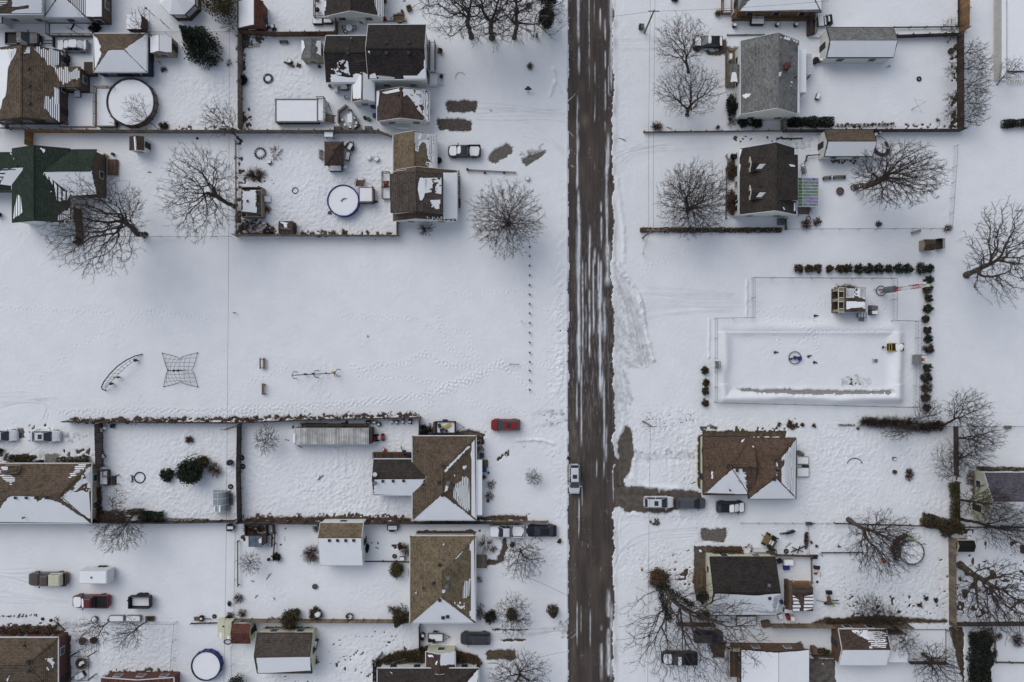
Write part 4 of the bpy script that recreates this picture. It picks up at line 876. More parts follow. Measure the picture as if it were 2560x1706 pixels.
def stones(pts,label,n=30,wd=.5,size=.3,name='stone_edging',mat=None):
 q=[P(*p)for p in pts];rg=random.Random(hash_(label));m=MB()
 for i in range(n):
  k=rg.uniform(0,len(q)-1.001);j=int(k);c=q[j].lerp(q[j+1],k-j);s=size*rg.uniform(.5,1.2);m.box(c.x+rg.gauss(0,wd/2),c.y+rg.gauss(0,wd/2),.06+s*.25,s,s*.75,s*.6,rg.uniform(0,3),.7)
 o=m.build(name,mat or STONE);off=q[0].copy();o['kind']='stuff';return tag(o,label,'stones')
def pole(x,y,h,label,r=.14,top=None,mat=None,name='utility_pole',cat='pole',arm=True,rz=0):
 q=[('shaft',mat or WOODG,[('c',0,0,-.1,r,h+.1,r*.75,10)])]
 if arm:q+=[('crossarm',mat or WOODG,[('b',0,0,h-.3,1.6,.1,.12)]),('insulator',WPLAST,[('c',-.7,0,h-.24,.05,.16),('c',.7,0,h-.24,.05,.16),('c',0,0,h,.05,.16)])]
 return item(name,label,cat,x,y,q,rz,z=0)
def wire(p,q,label,sag=.5,r=.018,n=10,name='overhead_wire'):
 p,q=Vector(p),Vector(q);m=MB();m.tube([p.lerp(q,i/n)-Vector((0,0,sag*4*(i/n)*(1-i/n)))for i in range(n+1)],r,4);return tag(m.build(name,BLACK),label,'wire')
def bicycle(x,y,label,rz,mat,s=.8):
 q=[('wheel',RUBBER,[('t',[(X+.3*s*math.cos(a),.02,.32*s+.3*s*math.sin(a))for a in np.arange(0,6.28,.45)],.03,5,True)])for X in(-.5*s,.5*s)]
 q+=[('frame',mat,[('t',[(-.5*s,0,.32*s),(-.1*s,0,.3*s),(.35*s,0,.75*s),(-.2*s,0,.7*s),(-.1*s,0,.3*s)],.035,5),('t',[(.5*s,0,.32*s),(.34*s,0,.9*s)],.03,5)]),('handlebar',IRON,[('t',[(.3*s,-.28,.95*s),(.34*s,0,.9*s),(.3*s,.28,.95*s)],.025,5)]),('saddle',BLACK,[('b',-.22*s,0,.78*s,.24,.14,.07)])]
 return item('bicycle',label,'bicycle',x,y,q,rz)
def trailer(x,y,rz,label,L=2.4,W=1.5,mat=None,side=.35,snow=True,tongue=1.1,name='utility_trailer',deckm=None,load=None,z0=.55,axles=1):
 m=mat or IRON;q=[('bed',deckm or WOODD,[('b',0,0,z0,L,W,.08)]),('frame',m,[('b',0,s*W/2,z0+side/2,L+.06,.06,side+.1)for s in(-1,1)]+[('b',s*L/2,0,z0+side/2,.06,W-.06,side+.1)for s in(-1,1)]),('tongue',m,[('l',(L/2,W*.4,z0-.05),(L/2+tongue,0,z0-.08),.07,.08),('l',(L/2,-W*.4,z0-.05),(L/2+tongue,0,z0-.08),.07,.08),('c',L/2+tongue,0,0,.05,z0,.05)])]
 for s in(-1,1):
  for k in range(axles):q.append(('wheel',RUBBER,[('w',(k-(axles-1)/2)*.8-.1,s*(W/2+.14),.34,.34,.2,14)]))
  q.append(('fender',m,[('b',-.1,s*(W/2+.15),.72,.8*axles,.26,.05)]))
 if snow:q.append(('snow_cover',SNOW,[('b',0,0,z0+.1,L*.9,W*.86,.14,0,.95)]))
 if load:q+=load
 return item(name,label,'trailer',x,y,q,rz)
ORD=['first','second','third','fourth','fifth','sixth','seventh','eighth','ninth','tenth','eleventh','twelfth','thirteenth','fourteenth','fifteenth','sixteenth','seventeenth']
# ================================================================== NORTH-WEST
O(0,0)
h=house('house','white walled house at the top left corner, snowy roof with a brown bare valley',200,60)
rf=gable(h,-330,-420,388,128,'x',-150,4.0,6.2,B['brown'],WHITE,.25);rf.snow('b',[(112,-140),(385,-140),(385,122),(330,122),(112,122),(112,95),(270,85),(262,48),(112,60)]).snow('b',[(-300,-150),(70,-150),(60,20),(0,60),(-60,110),(-300,110)],'t').fin()
flat(h,-160,130,20,215,(2.6,2.6,2.4,2.4),B['slate'],WHITE,.1,'f').fin()
h=house('house','house with striped snowy hip roof and flat snow covered side room at the top',650,60)
rf=hip(h,412,-420,785,158,(560,-180),(560,-60),2.9,4.4,B['rust'],WHITE,.2);rf.full('b').snow('r',[(600,-300),(780,-300),(780,150),(700,120),(610,-20)],'t').snow('l',[(415,-200),(540,-150),(500,20),(420,150)],'s').full('t').fin()
rf=flat(h,790,-420,936,160,(2.9,2.8,2.8,2.9),B['rust'],BRW,.05,'f',win=True).fin()
deck(452,215,860,335,.5,'snowy side deck with iron railing below the striped roof house','lb',WOODG,stair=(860,290,1,0,1.0,2));item('iron_staircase','black iron stair railing leading off the snowy side deck','staircase',720,285,[('stair_rail',IRON,[('t',[(-1,-.5,.6),(-1,-.5,1.5),(.9,-.5,.9),(.9,-.5,0)],.03),('t',[(-1,.5,.6),(-1,.5,1.5),(.9,.5,.9),(.9,.5,0)],.03)]+[('t',[(-1+i*.3,s*.5,.5-i*.08),(-1+i*.3,s*.5,1.5-i*.1)],.018,4)for i in range(7)for s in(-1,1)]),('steps',IRON,[('b',-.7+.35*i,0,.5-i*.1,.3,1,.04)for i in range(5)])],-30)
def octagon():
 t=thing('gazebo','octagonal dark gazebo with smooth snow on its roof at the top edge','gazebo',P(1630,-25,0));c=P(1630,-25,2.5);r=2.95;p=[Vector((c.x+r*math.cos(R(22.5+45*i)),c.y+r*math.sin(R(22.5+45*i)),2.5))for i in range(8)];a=Vector((c.x,c.y,3.7));m,s,w_=MB(),MB(),MB();Z=Vector((0,0,1))
 for i in range(8):
  m.slab([p[i],p[(i+1)%8],a],.12);k=[a+(q-a)*.985+Z*.02 for q in(p[i],p[(i+1)%8])];s.add(k+[a+Z*.02]+[q+Z*.09 for q in k]+[a+Z*.12],[(3,4,5),(0,1,4,3)])
  b0,b1=a+(p[i]-a)*.92,a+(p[(i+1)%8]-a)*.92;b0.z=b1.z=.5;w_.bar(b0,b1,.06,1.0);b0,b1=b0.copy(),b1.copy();b0.z=b1.z=2.2;w_.bar(b0,b1,.08,.25)
  MB().box(b0.x,b0.y,1.2,.14,.14,2.4).build('post',WOODD,t)
 m.build('roof',WOODD,t);s.build('snow_cover',SNOW,t);w_.build('wall',WOODD,t)
octagon()
def shed(name,label,x0,y0,x1,y1,ax,r,he,hr,mat,wall,ov=.12,snow=(),trim=None,cat='shed',door=True,extra=None):
 h=house(name,label,(x0+x1)/2,(y0+y1)/2,cat);rf=gable(h,x0,y0,x1,y1,ax,r,he,hr,mat,wall,ov,trim,win=door,t=.08)
 for s in snow:
  if isinstance(s,str):rf.full(s)
  else:rf.snow(*s)
 if extra:extra(rf,h)
 rf.fin();return h
h=house('shed','small flat roofed brown shed under snow beside the octagonal gazebo',1245,215,'shed');flat(h,1163,135,1300,272,2.0,WOODD,BRW,.04,'f').fin();pane(h,P(1320,0,0).x,P(0,215,0).y,1.0,.8,1.8,'e','door')
item('lamp_post','thin black lamp post standing in snow left of the gazebo','lamp post',1415,145,[('shaft',IRON,[('c',0,0,0,.05,2.2,.04)]),('lamp',GREYP,[('c',0,0,2.2,.1,.28,.16),('c',0,0,2.48,.18,.1,.05)])]);item('washing_line_post','plain dark post leaning in snow below the gazebo','post',1550,258,[('shaft',IRON,[('c',0,0,0,.05,2.2,.05)]),('crossbar',IRON,[('b',0,0,2.15,.1,1.0,.06)])],40)
bush(885,265,.8,.9,'round dark shrub at the end of the snowy side deck',LEAFD,500)
h=house('garage','navy sided garage with hip roof half brown and half snow covered',1110,500,'garage');rf=hip(h,860,310,1348,662,(1000,455),(1138,455),2.5,4.0,B['brown'],NAVY,.15,TRIM);rf.full('b').full('r').snow('l',[(866,330),(890,350),(925,420),(920,470),(935,500),(905,560),(868,655)],'s').fin()
def sx(rf,h):pass
shed('shed','tan shed with a smooth snow roof right of the navy garage',1383,338,1578,490,'y',1462,2.1,2.8,B['tan'],TANW,.08,('l','r'))
h=house('house','long brown roofed house at the left edge with three dome vents and snow patches',300,780)
rf=gable(h,-130,460,545,1112,'y',197,2.9,4.8,B['brown'],BRW,.3,DTRIM)
rf.snow('l',[(-120,470),(155,450),(140,500),(75,620),(70,730),(60,870),(25,920),(10,1000),(-120,1100)]).snow('l',[(80,470),(160,450),(130,520),(85,560)],'t')
rf.snow('r',[(203,430),(275,435),(270,490),(203,495)],'n').snow('r',[(300,440),(540,465),(540,610),(430,610),(410,550),(370,510),(330,480)],'t').snow('r',[(475,795),(545,800),(545,1120),(470,1060),(400,985),(405,880),(470,900),(515,890)],'t').snow('r',[(500,795),(545,800),(545,960),(500,960)],'s')
rf.vent('r',(265,632),(267,790),(270,950)).vent('r',(222,400),kind='chimney',mat=CONC,size=.5).fin()
rf=flat(h,500,612,737,800,(3.35,2.75,2.75,3.35),B['brown'],BRW,.12,None,win=True);rf.snow('s',[(500,625),(620,630),(650,690),(690,640),(730,640),(730,720),(650,730),(640,765),(560,765)],'t').fin()
pole(285,1190,6.5,'thin wooden service mast leaning over the south end of the long brown house',.07,name='service_mast',cat='pole',arm=False);wire(P(-100,880,6.2),P(20,1000,6.4),'service wire reaching the mast of the long brown house',.3)
item('satellite_dish','small grey dish on a short post by the fence corner at left edge','dish',108,1180,[('post',STEEL,[('c',0,0,0,.05,.9)]),('dish',GREYP,[('c',0,0,.9,.1,.15,.35)])])
car(245,378,0,'black pickup truck towing a dark plough blade beside the long brown house','black','pickup',5.4,1.95);car(690,437,180,'silver sedan buried in snow beside the navy garage','silver','sedan',4.8,1.85,('hood','roof','trunk','ws','rear'))
item('plough_blade','narrow dark plough frame trailing behind the black pickup','plough',475,396,[('blade',IRON,[('b',.5,0,.3,.12,1.6,.5)]),('arm',IRON,[('l',(-.9,-.25,.4),(.5,-.25,.3),.12,.1),('l',(-.9,.25,.4),(.5,.25,.3),.12,.1)])])
item('barbecue_grill','black covered barbecue against the snowy east wall of the brown house','barbecue',632,545,[('hood',BLACK,[('b',0,0,.85,1.0,.6,.5,0,.85)]),('cart',BLACK,[('b',0,0,.35,.9,.5,.6)]),('shelf',BLACK,[('b',.75,0,.7,.5,.45,.05)])],90);bin_(620,590,'black wheeled bin below the covered barbecue',BLACK)
h=house('lean_to','slanting brown lean-to with white gutter beside the navy garage',815,625,'shed');flat(h,770,570,852,680,(1.9,1.9,1.5,1.5),WOODD,BRW,.05).fin()
pool(1240,962,3.7,'large round pool with navy rim, snow filled, by the snowy deck',WOODG,1.3,NAVY,post=18)
deck(885,808,1060,1165,.9,'snow covered pool deck with slatted railing left of the navy rimmed pool','lt',WOODG,stair=(1060,1130,1,0,.9,2));deck(545,850,880,1170,.25,'low snowy patio deck behind the long brown house','',WOODG)
tub(733,875,'snow topped cream storage bench by the patio deck',.85,1.0,.6,GREYP,name='storage_box',cat='box');item('covered_lounger','grey covered lounger leaning on the brown house wall','chair',608,885,[('frame',IRON,[('b',0,0,.3,1.1,.6,.08),('b',-.5,0,.6,.08,.6,.6)]),('cover',GREYP,[('b',0,0,.42,1.15,.65,.14,0,.8)])],20)
item('gas_meter','pale gas meter box low on the corner of the brown house','meter',628,1140,[('body',GREYP,[('b',0,0,.5,.4,.5,.9)]),('pipe',STEEL,[('t',[(.2,.2,.2),(.5,.2,.2),(.5,.2,0)],.03)])])
fence([(265,1206),(830,1208)],1.8,'board','new orange board fence along the south side of the long brown house',WOODN);fence([(830,1208),(2190,1212),(2900,1212),(3480,1212)],1.8,'board','long weathered board fence between the two pool gardens',WOODG);fence([(268,1216),(265,1340)],1.9,'board','short orange board fence running down to the green roofed house',WOODN);fence([(2200,-40),(2205,290),(2205,1195)],1.9,'board','weathered board fence with snow along the west of the stone bordered garden',WOODG);fence([(-40,1195),(262,1200)],1.4,'rail','old rail fence at the left edge above the orange fence',WOODD)
fence([(1392,322),(2160,322)],1.1,'chain','low chain link fence behind the tan shed and evergreen')
conifer(1895,470,7.8,2.55,'cone shaped evergreen tree with snowy lawn around it, upper left',LEAFG,5200,.17);conifer(2080,75,6.5,2.6,'ragged evergreen at the top beside the red shed',LEAFO,2600,.16,shape='round')
tree(1462,1190,1240,1010,3.2,2.2,'slender bare sapling leaning over the navy rimmed pool',n=160,tr=.06,tip=.013,sub=2,ry=3);tree(2215,1290,2010,1090,4.5,3.0,'bare tree at the fence corner below the trampled garden',n=260,tr=.14,sub=2);tree(2170,300,2090,200,3,1.8,'thin bare tree beside the red shed',n=120,tr=.07,sub=2);tree(1375,330,1290,230,3.5,2.2,'thin bare tree over the corner of the navy garage',n=150,tr=.08,sub=2,ry=3)
twiggy(1512,645,.5,.6,'small reddish bare shrub below the tan shed',50,leaves=40);bush(1510,1155,.7,.6,'low dark shrub by the fence right of the pool',LEAFS,260);twiggy(2110,585,.55,.8,'small bare shrub against the weathered fence',30);stick(1465,580,'dark forked stick standing in snow below the tan shed',.8,-50)
bush(2235,745,.75,.8,'round dark shrub against the east side of the weathered fence',LEAFD,420);bush(2215,690,.25,.4,'tiny dark shrub above the round one at the weathered fence',LEAFD,80);hoop(1953,1012,'pale square frame lying in the trampled snow',.3,GREYP,name='square_edging',cat='frame');stones([(2215,340),(2300,400),(2230,420),(2215,600)],'dark rock edging along the fenced garden bed',90,.5,.35);bush(1850,300,.9,.7,'small dark evergreen tuft behind the cone shaped tree',LEAFD,220)
O(600,0)
shed('shed','red shed with snow on its left roof slope at the top',-10,12,213,262,'y',130,2.3,3.5,B['rust'],BRICK,.1,('l',))
for i,x in enumerate((245,310)):junk(x,262,['black covered mower with snow left of its twin by the red shed','black covered mower with snow right of its twin by the red shed'][i],[('body',BLACK,[('b',0,0,.4,.9,.6,.6,0,.7)]),('handle',IRON,[('t',[(-.3,-.25,.5),(-.8,-.25,.95),(-.8,.25,.95),(-.3,.25,.5)],.025)]),('snow_cover',SNOW,[('c',.05,0,.7,.28,.1,.15)])]+[('wheel',RUBBER,[('w',a,b,.15,.15,.1,10)])for a in(-.35,.35)for b in(-.33,.33)],'lawn_mower','mower',60+60*i)
h=house('house','dark roofed house with white south gable at the top centre',1030,60);rf=gable(h,775,-560,1310,152,'y',1015,3.0,4.9,B['mid'],WHITE,.35);rf.snow('r',[(1220,-200),(1305,-200),(1305,145),(1265,145),(1240,80),(1225,0)],'t').snow('l',[(778,-200),(795,-200),(790,60),(780,110)],'n').fin()
item('air_conditioner','tall beige utility cabinet at the house corner beside the dark roof','cabinet',1135,215,[('case',WPLAST,[('b',0,0,.8,.9,.7,1.6)]),('grille',IRON,[('b',0,-.37,1.0,.6,.04,.6)])],-25)
deck(688,-200,872,175,.6,'back deck with brown rails and snow left of the dark roofed house','lb',WOODM);tub(722,212,'snow topped black planter box left of its twin below the deck',1.5,.8,.6,BLACK,name='planter_box',cat='planter');tub(815,210,'snow topped black planter box right of its twin below the deck',1.3,.6,.6,BLACK,name='planter_box',cat='planter')
barrel(722,22,'blue grey barrel standing on the back deck',.3,1.3,GREYP);item('barbecue_grill','black round kettle barbecue on the back deck','barbecue',728,125,[('bowl',BLACK,[('c',0,0,1.0,.3,.25,.4),('c',0,0,1.25,.4,.25,.15)]),('stand',IRON,[('t',[(.2,.2,.5),(.2,.2,1.05)],.03),('t',[(-.2,.2,.5),(-.2,.2,1.05)],.03),('t',[(0,-.25,.5),(0,-.25,1.05)],.03)])])
table(1012,275,'round black patio table capped with snow between the two houses',1.2,1.2,0,IRON,True,True)
for i,(x,y,a)in enumerate(((965,268,0),(1058,270,180),(975,305,60))):chair(x,y,['snowy patio chair left of the round black table','snowy patio chair right of the round black table','snowy patio chair below left of the round black table'][i],a)
fence([(0,300),(340,318),(880,312)],1.7,'board','brown board fence behind the grey garden shed',WOODM);fence([(886,150),(886,310)],1.7,'board','short board fence stub beside the patio table',WOODM)
for x,y,l in((1325,20,'dark red bushy planting along the dark roofed house'),(1327,190,'bright red shrub at the corner of the dark roofed house')):twiggy(x,y,.45,.8,l,50,TWIGR,leaves=120,leafmat=RED if y>100 else LEAFB)
trailer(1465,180,180,'small wooden garden wagon filled with straw by the big trees',1.7,.9,WOODG,.2,False,.5,'garden_wagon',YELLOW and WOODM);item('flower_box','square brown planter with dead stalks at the top by big trees','planter',1555,85,[('box',WOODM,[('b',0,0,.25,.8,.8,.5)]),('plant',TWIGR,[('t',[(0,0,.4),(.4*math.cos(a),.4*math.sin(a),.9)],.025,4)for a in np.arange(0,6.2,.5)])],20);planter(1492,118,'small dark pot beside the straw wagon',.25);stick(1510,14,'dark bird bath near the top between house and big trees',.5,0,IRON,'bird_bath','bird bath')
def gd(rf,h):pane(h,P(650,0,0).x,P(0,560,0).y-.02,.95,1.0,1.7,'s','door')
shed('shed','grey garden shed with dark doorway and snow on both roof edges',562,368,745,548,'y',650,2.2,3.0,B['grey'],TANW,.1,(('l',[(566,372),(590,375),(597,440),(575,480),(566,520)],'s'),('r',[(700,380),(742,376),(742,515),(700,490),(715,440),(690,420)],'s')),extra=gd)
bench(408,396,'plain dark bench by the brown fence',1.3,0,WOODD,False);firepit(260,725,'round fire pit of dark stones holding snow',.65)
junk(455,590,'tilted wooden seesaw plank with a snow topped drum',[('plank',WOODM,[('l',(-.7,.1,.6),(.8,-.5,.15),.35,.06)]),('drum',BLACK,[('c',.2,.25,0,.35,.7,.35)]),('snow_cover',SNOW,[('c',.2,.25,.7,.3,.08,.2)])],'seesaw','play equipment');junk(540,605,'dark push mower near the seesaw plank',[('deck',IRON,[('b',0,0,.2,.5,.45,.2)]),('handle',IRON,[('t',[(-.2,0,.2),(-.7,0,.8)],.03)])]+[('wheel',RUBBER,[('w',a,b,.12,.12,.08,10)])for a in(-.22,.22)for b in(-.25,.25)],'push_mower','mower',160);planter(735,620,'dark pot below the grey garden shed',.25,IRON);item('ladder','short pale ladder lying on the rock edging','ladder',130,425,[('rail',WOODG,[('l',(-1,-.2,.15),(1,-.2,.2),.06,.06),('l',(-1,.2,.15),(1,.2,.2),.06,.06)]),('rung',WOODG,[('l',(-.8+.32*i,-.2,.17),(-.8+.32*i,.2,.17),.05,.05)for i in range(6)])],8);stones([(-10,330),(190,350),(170,390)],'snowy dark rocks in the corner of the stone bordered garden',60,.5,.35);junk(280,350,'leaning wooden trellis against the brown fence',[('frame',WOODM,[('l',(-.6,0,.1),(-.3,.2,1.5),.08,.08),('l',(.6,0,.1),(.5,.2,1.6),.08,.08),('l',(-.4,.1,1.0),(.5,.1,1.1),.06,.06)])],'trellis','trellis')
h=house('house','large house with black roof and lower snow dusted wing',1240,500)
rf=gable(h,1176,228,1708,728,'x',442,4.6,6.4,B['dark'],WHITE,.25);rf.vent('t',(1345,395),(1550,395)).vent('b',(1345,492),(1550,490)).vent('b',(1190,490),kind='vent_pipe',mat=WPLAST).snow('b',[(1192,690),(1240,670),(1260,722),(1192,722)],'s').snow('b',[(1270,690),(1420,700),(1420,722),(1260,722)],'t').snow('b',[(1510,690),(1620,700),(1690,620),(1700,500),(1705,725),(1500,725)],'s').fin()
rf=gable(h,790,330,1180,758,'x',480,3.2,4.6,B['dark'],WHITE,.25);rf.o.data.materials[0]=B['dark']
rf.snow('b',[(840,540),(880,560),(1000,555),(1000,575),(880,572),(895,610),(960,610),(1020,640),(1025,690),(840,690),(835,620),(880,620)],'n').snow('b',[(1060,560),(1150,556),(1150,566),(1060,570)],'s').snow('b',[(835,690),(1030,710),(1060,675),(1170,690),(1170,755),(835,755)],'s').snow('b',[(890,560),(990,560),(1000,640),(1010,690),(900,640)],'n').vent('t',(990,458)).vent('b',(992,492)).vent('t',(1025,365),kind='vent_pipe',mat=GREYP).fin()
rf=gable(h,1028,690,1232,938,'y',1122,2.8,3.8,B['brown'],WHITE,.12);rf.snow('l',[(1030,695),(1120,690),(1118,925),(1100,905),(1060,910),(1032,905)]).full('r').fin()
h=house('garage','garage with dark gable roof, white south wall and snow on its right slope',1495,980,'garage');rf=gable(h,1258,838,1736,1115,'y',1477,2.6,4.3,B['redbrown'],WHITE,.2);rf.snow('r',[(1480,812),(1730,840),(1730,1108),(1690,1110),(1680,1060),(1630,1010),(1600,950),(1560,900),(1530,870),(1500,890)],'n').snow('r',[(1660,830),(1730,838),(1730,1108),(1690,1100),(1690,1000),(1640,900)],'t').snow('l',[(1258,842),(1282,845),(1275,960),(1258,990)],'s').snow('l',[(1300,850),(1470,812),(1470,840),(1340,865)],'n').vent('l',(1455,865),(1455,1045)).fin()
deck(1740,388,1795,665,.5,'narrow front walkway with railings right of the large black roofed house','lr',WOODG);deck(1738,672,1815,795,.7,'white front steps and landing of the large black roofed house','tb',WPLAST,stair=(1815,735,1,0,1.7,3))
for i,(x,y)in enumerate(((1792,700),(1850,712))):planter(x,y,['dark wreath planter left on the white front steps','dark wreath planter right on the white front steps'][i],.3,IRON)
item('wooden_chair','brown wooden lawn chair in snow right of the black roofed house','chair',1838,485,[('seat',WOODM,[('b',0,0,.35,.6,.6,.05)]),('backrest',WOODM,[('b',0,.32,.65,.65,.05,.7)]),('armrest',WOODM,[('b',-.34,0,.55,.1,.7,.04),('b',.34,0,.55,.1,.7,.04)])]+[('leg',WOODM,[('b',a,b,.18,.08,.08,.36)])for a in(-.28,.28)for b in(-.28,.28)],-15)
MBp=P(530,1010,0)
def rpool():
 t=thing('rectangular_pool','rectangular dark green pool filled level with snow','pool',P(525,1020,0));a,b=P(330,915,1.25),P(712,1120,1.25);m=MB();cx,cy=(a.x+b.x)/2,(a.y+b.y)/2;L,W=b.x-a.x,a.y-b.y
 for s in(-1,1):m.box(cx,cy+s*W/2,.62,L+.2,.1,1.25);m.box(cx+s*L/2,cy,.62,.1,W-.12,1.25)
 m.build('wall',M('pool_green',(.035,.05,.025),amp=.2),t);m=MB()
 for s in(-1,1):m.box(cx,cy+s*W/2,1.28,L+.34,.22,.06);m.box(cx+s*L/2,cy,1.28,.22,W-.24,.06)
 m.build('rim',GREYP,t);MB().box(cx,cy,1.0,L-.12,W-.12,.55).build('snow_cover',SNOW,t)
rpool();deck(712,905,785,1115,1.2,'small pool deck with white stairs at the right end of the rectangular pool','tr',WPLAST,stair=(785,1098,1,0,1.1,5),rmat=WOODG);stick(825,985,'dark pool ladder leaning beside the small pool deck',1.6,110,IRON,'pool_ladder','ladder')
junk(985,1095,'curved wooden bench screen around the patio dining set',[('panel',WOODG,[('l',(-1.2,.9,.5),(0.1,1.9,.5),.08,.9),('l',(-1.2,.9,.5),(-1.2,-.9,.5),.08,.9),('l',(-1.2,-.9,.5),(-.2,-1.9,.5),.08,.9),('l',(-.2,-1.9,.5),(1.1,-1.9,.5),.08,.9),('l',(1.1,-1.9,.5),(2.1,-1.0,.5),.08,.9),('l',(.2,1.9,.5),(1.9,-.7,.5),.08,.5)]),('cap',WOODG,[('l',(-1.2,.9,.97),(0.1,1.9,.97),.3,.05),('l',(-1.2,-.9,.97),(-1.2,.9,.97),.2,.05)])],'bench_screen','bench');table(1020,1102,'long snow covered dining table inside the curved bench screen',1.5,.8,92,WPLAST)
for i,(x,y,a)in enumerate(((942,1110,0),(967,1158,60),(1018,1180,90),(1070,1172,120),(1078,1140,160),(1060,1092,180),(1022,1040,270))):chair(x,y,'snow capped dining chair, '+ORD[i]+' counter clockwise from the left of the long table',a,WOODD)
tub(968,812,'snow topped cabinet below the low wing of the large house',1.1,.9,.9,GREYP,name='storage_box',cat='box');tub(895,838,'narrow snow topped bin left of the cabinet',.45,.9,.8,WPLAST,name='storage_box',cat='box');chair(985,905,'wide snowy armchair left of the snow roofed porch',20,IRON);planter(832,798,'dark pot at the corner of the low wing',.3);barrel(1152,1090,'dark barrel planter left of its twin by the garage',.28,.5,BLACK,'planter_barrel','planter',False);barrel(1187,1102,'dark green barrel planter right of its twin by the garage',.28,.5,GREENP,'planter_barrel','planter',False);bin_(1228,985,'blue recycling bin behind the garage',BLUE);bin_(1240,1072,'second blue bin lower down behind the garage',BLUE,.4,.5,.8)
bench(1187,1190,'dark bench with snow beside the fence below the dining set',1.2,0,IRON);bench(905,1188,'long black bench against the fence left of the dining set',1.3,0,BLACK);fence([(3030-1750,1212),(1405,1262)],1.7,'board','slanting board fence joining garage and brown roofed house',WOODG);deck(1430,1165,1560,1195,.3,'low snowy step below the white garage wall','',WPLAST)
car(2062,1402,180,'black pickup with snow on hood and bed parked by the gravel patches','black','pickup',5.1,1.9,('hood','bed','ws'))
fence([(1345,205),(1530,208)],.5,'rail','low border rail beside the straw wagon',WOODG)
# ================================================================== NORTH CENTRE (street side)
O(1100,0)
tree(290,345,150,-30,10.5,6.2,'big bare tree with pale trunk, left of three by the road',n=850,bf=.5,tr=.42,fork=.30,bark=BARKL,rz=5.5);tree(475,355,470,20,10.5,6.5,'big bare tree with thick trunk, middle of three by the road',n=900,bf=.5,tr=.46,fork=.30,bark=BARKL,rz=5.5);tree(680,350,800,-20,9.5,6.8,'big bare tree reaching over the road, right of three',n=750,bf=.5,tr=.38,fork=.28,bark=BARKL,rz=4.5)
conifer(965,250,5.5,1.05,'narrow dark evergreen column beside the road at the top',LEAFD,2600,.13,shape='round');conifer(985,45,4.5,1.3,'rounded dark evergreen at the top edge beside the road',LEAFD,1200,.14,shape='round')
item('street_lamp','thin grey street lamp pole beside the evergreen column','street lamp',860,350,[('shaft',STEEL,[('c',0,0,0,.09,7.2,.06)]),('arm',STEEL,[('t',[(0,0,7.0),(.5,0,7.4),(1.6,0,7.5)],.045)]),('lamp',GREYP,[('b',1.8,0,7.47,.6,.22,.14,0,.8)])],z=0);tub(886,338,'small green utility box beside the street lamp pole',.35,.45,.8,M('utility_green',(.10,.14,.11)),name='utility_box',cat='utility box',snow=False);tub(810,55,'flat dark box leaning in snow under the big trees',.7,.5,.4,IRON,30,'yard_box','box',False)
twiggy(825,620,.55,.8,'small reddish bare shrub in the front lawn by the road',55,leaves=50);item('yard_sign','dark cross shaped garden ornament in the front lawn','ornament',808,840,[('post',IRON,[('b',0,-.2,.6,.1,.1,1.2),('b',0,0,1.0,1.0,.3,.12),('b',0,.25,1.0,.5,.3,.1)]),('figure',TWIGR,[('c',0,0,1.05,.2,.4,.05)])]);hoop(188,712,'thin wire hoop half buried in the snow',.75,IRON,.025,a0=20,a1=200)
pole(1876,305,7.6,'wooden utility pole at the upper right of the road');tub(1850,260,'green utility pedestal beside the upper utility pole',.5,.7,.8,M('utility_green'),0,'utility_box','utility box',False);tub(1828,258,'thin dark post box left of the green pedestal',.18,.6,.9,IRON,0,'mailbox','mailbox',False);bush(2155,5,.5,.6,'small dark shrub at the top right of the road',LEAFD,160);stick(1675,1285,'thin grey stick lying on the verge right of the road',1.3,-25)
stick(465,1020,'small dark stick on the snow between road and gravel patches',.4,-60)
O(1150,360)
tree(440,745,425,690,6.2,6.0,'round crowned bare tree with fine upright twigs in the front lawn',n=1100,tr=.34,fork=.16,bf=1.6,rz=4.6,shell=.6,tip=.0175);
def lowrail():
 t=item('split_rail_fence','low dark split rail ornament lying across the front lawn','fence',300,255,[('rail',WOODD,[('l',(-4.0,.2,.45),(3.7,-.2,.45),.09,.09),('l',(-3.8,.1,.2),(3.7,-.3,.2),.09,.09)]),('post',WOODD,[('b',-3.9,.2,.3,.18,.18,.7),('c',-3.9,.2,.6,.22,.15,.1)])]+[('lantern',TWIGR,[('c',x,-.2,0,.2,.35,.15),('c',x,-.2,.35,.1,.35,.06)])for x in(-1.2,1.8)])
lowrail();planter(620,322,'round grey planter ring holding snow beside the fan shaped tree',.38,GREYP,False,True);pole(1675,865,8.2,'pale utility pole rising from the long hedge',.15,mat=WOODG);item('guy_wire_guard','yellow guy wire guard standing in snow below the hedge','guard',1676,1012,[('guard',YELLOW,[('c',0,0,0,.05,1.6,.05),('c',0,0,1.5,.07,.12,.04)])],z=0);wire(P(1676,1012,1.5),P(1757,762,8.0),'guy wire from yellow guard up to the pale pole',0)
p1,p2=P(1757,762,8.1),None
O(1100,0);pa=P(1955,105,7.5);O(1100,1020);pc=P(1932,172,7.4);pole(1862,122,7.5,'pale leaning utility pole right of the snowy verge',.15,mat=WOODG)
for d,l in((-.35,'left'),(.35,'right')):wire(pa+Vector((d,0,-.2)),p1+Vector((d,0,-.2)),l+' wire of the pair between the upper and middle poles',.5);wire(pa+Vector((d,0,-.2)),Vector((pa.x+d,75,7.4)),l+' wire of the pair running north off the upper pole',.4)
wire(pc,Vector((pc.x-.5,-75,7.4)),'single wire running south from the leaning pole',.6);wire(pa,Vector((pa.x-24,pa.y-2.2,7)),'wire crossing the road from the upper pole',.5);wire(pa,Vector((pa.x+26,pa.y+2.0,6.5)),'wire from the upper pole to the porch house',.5)
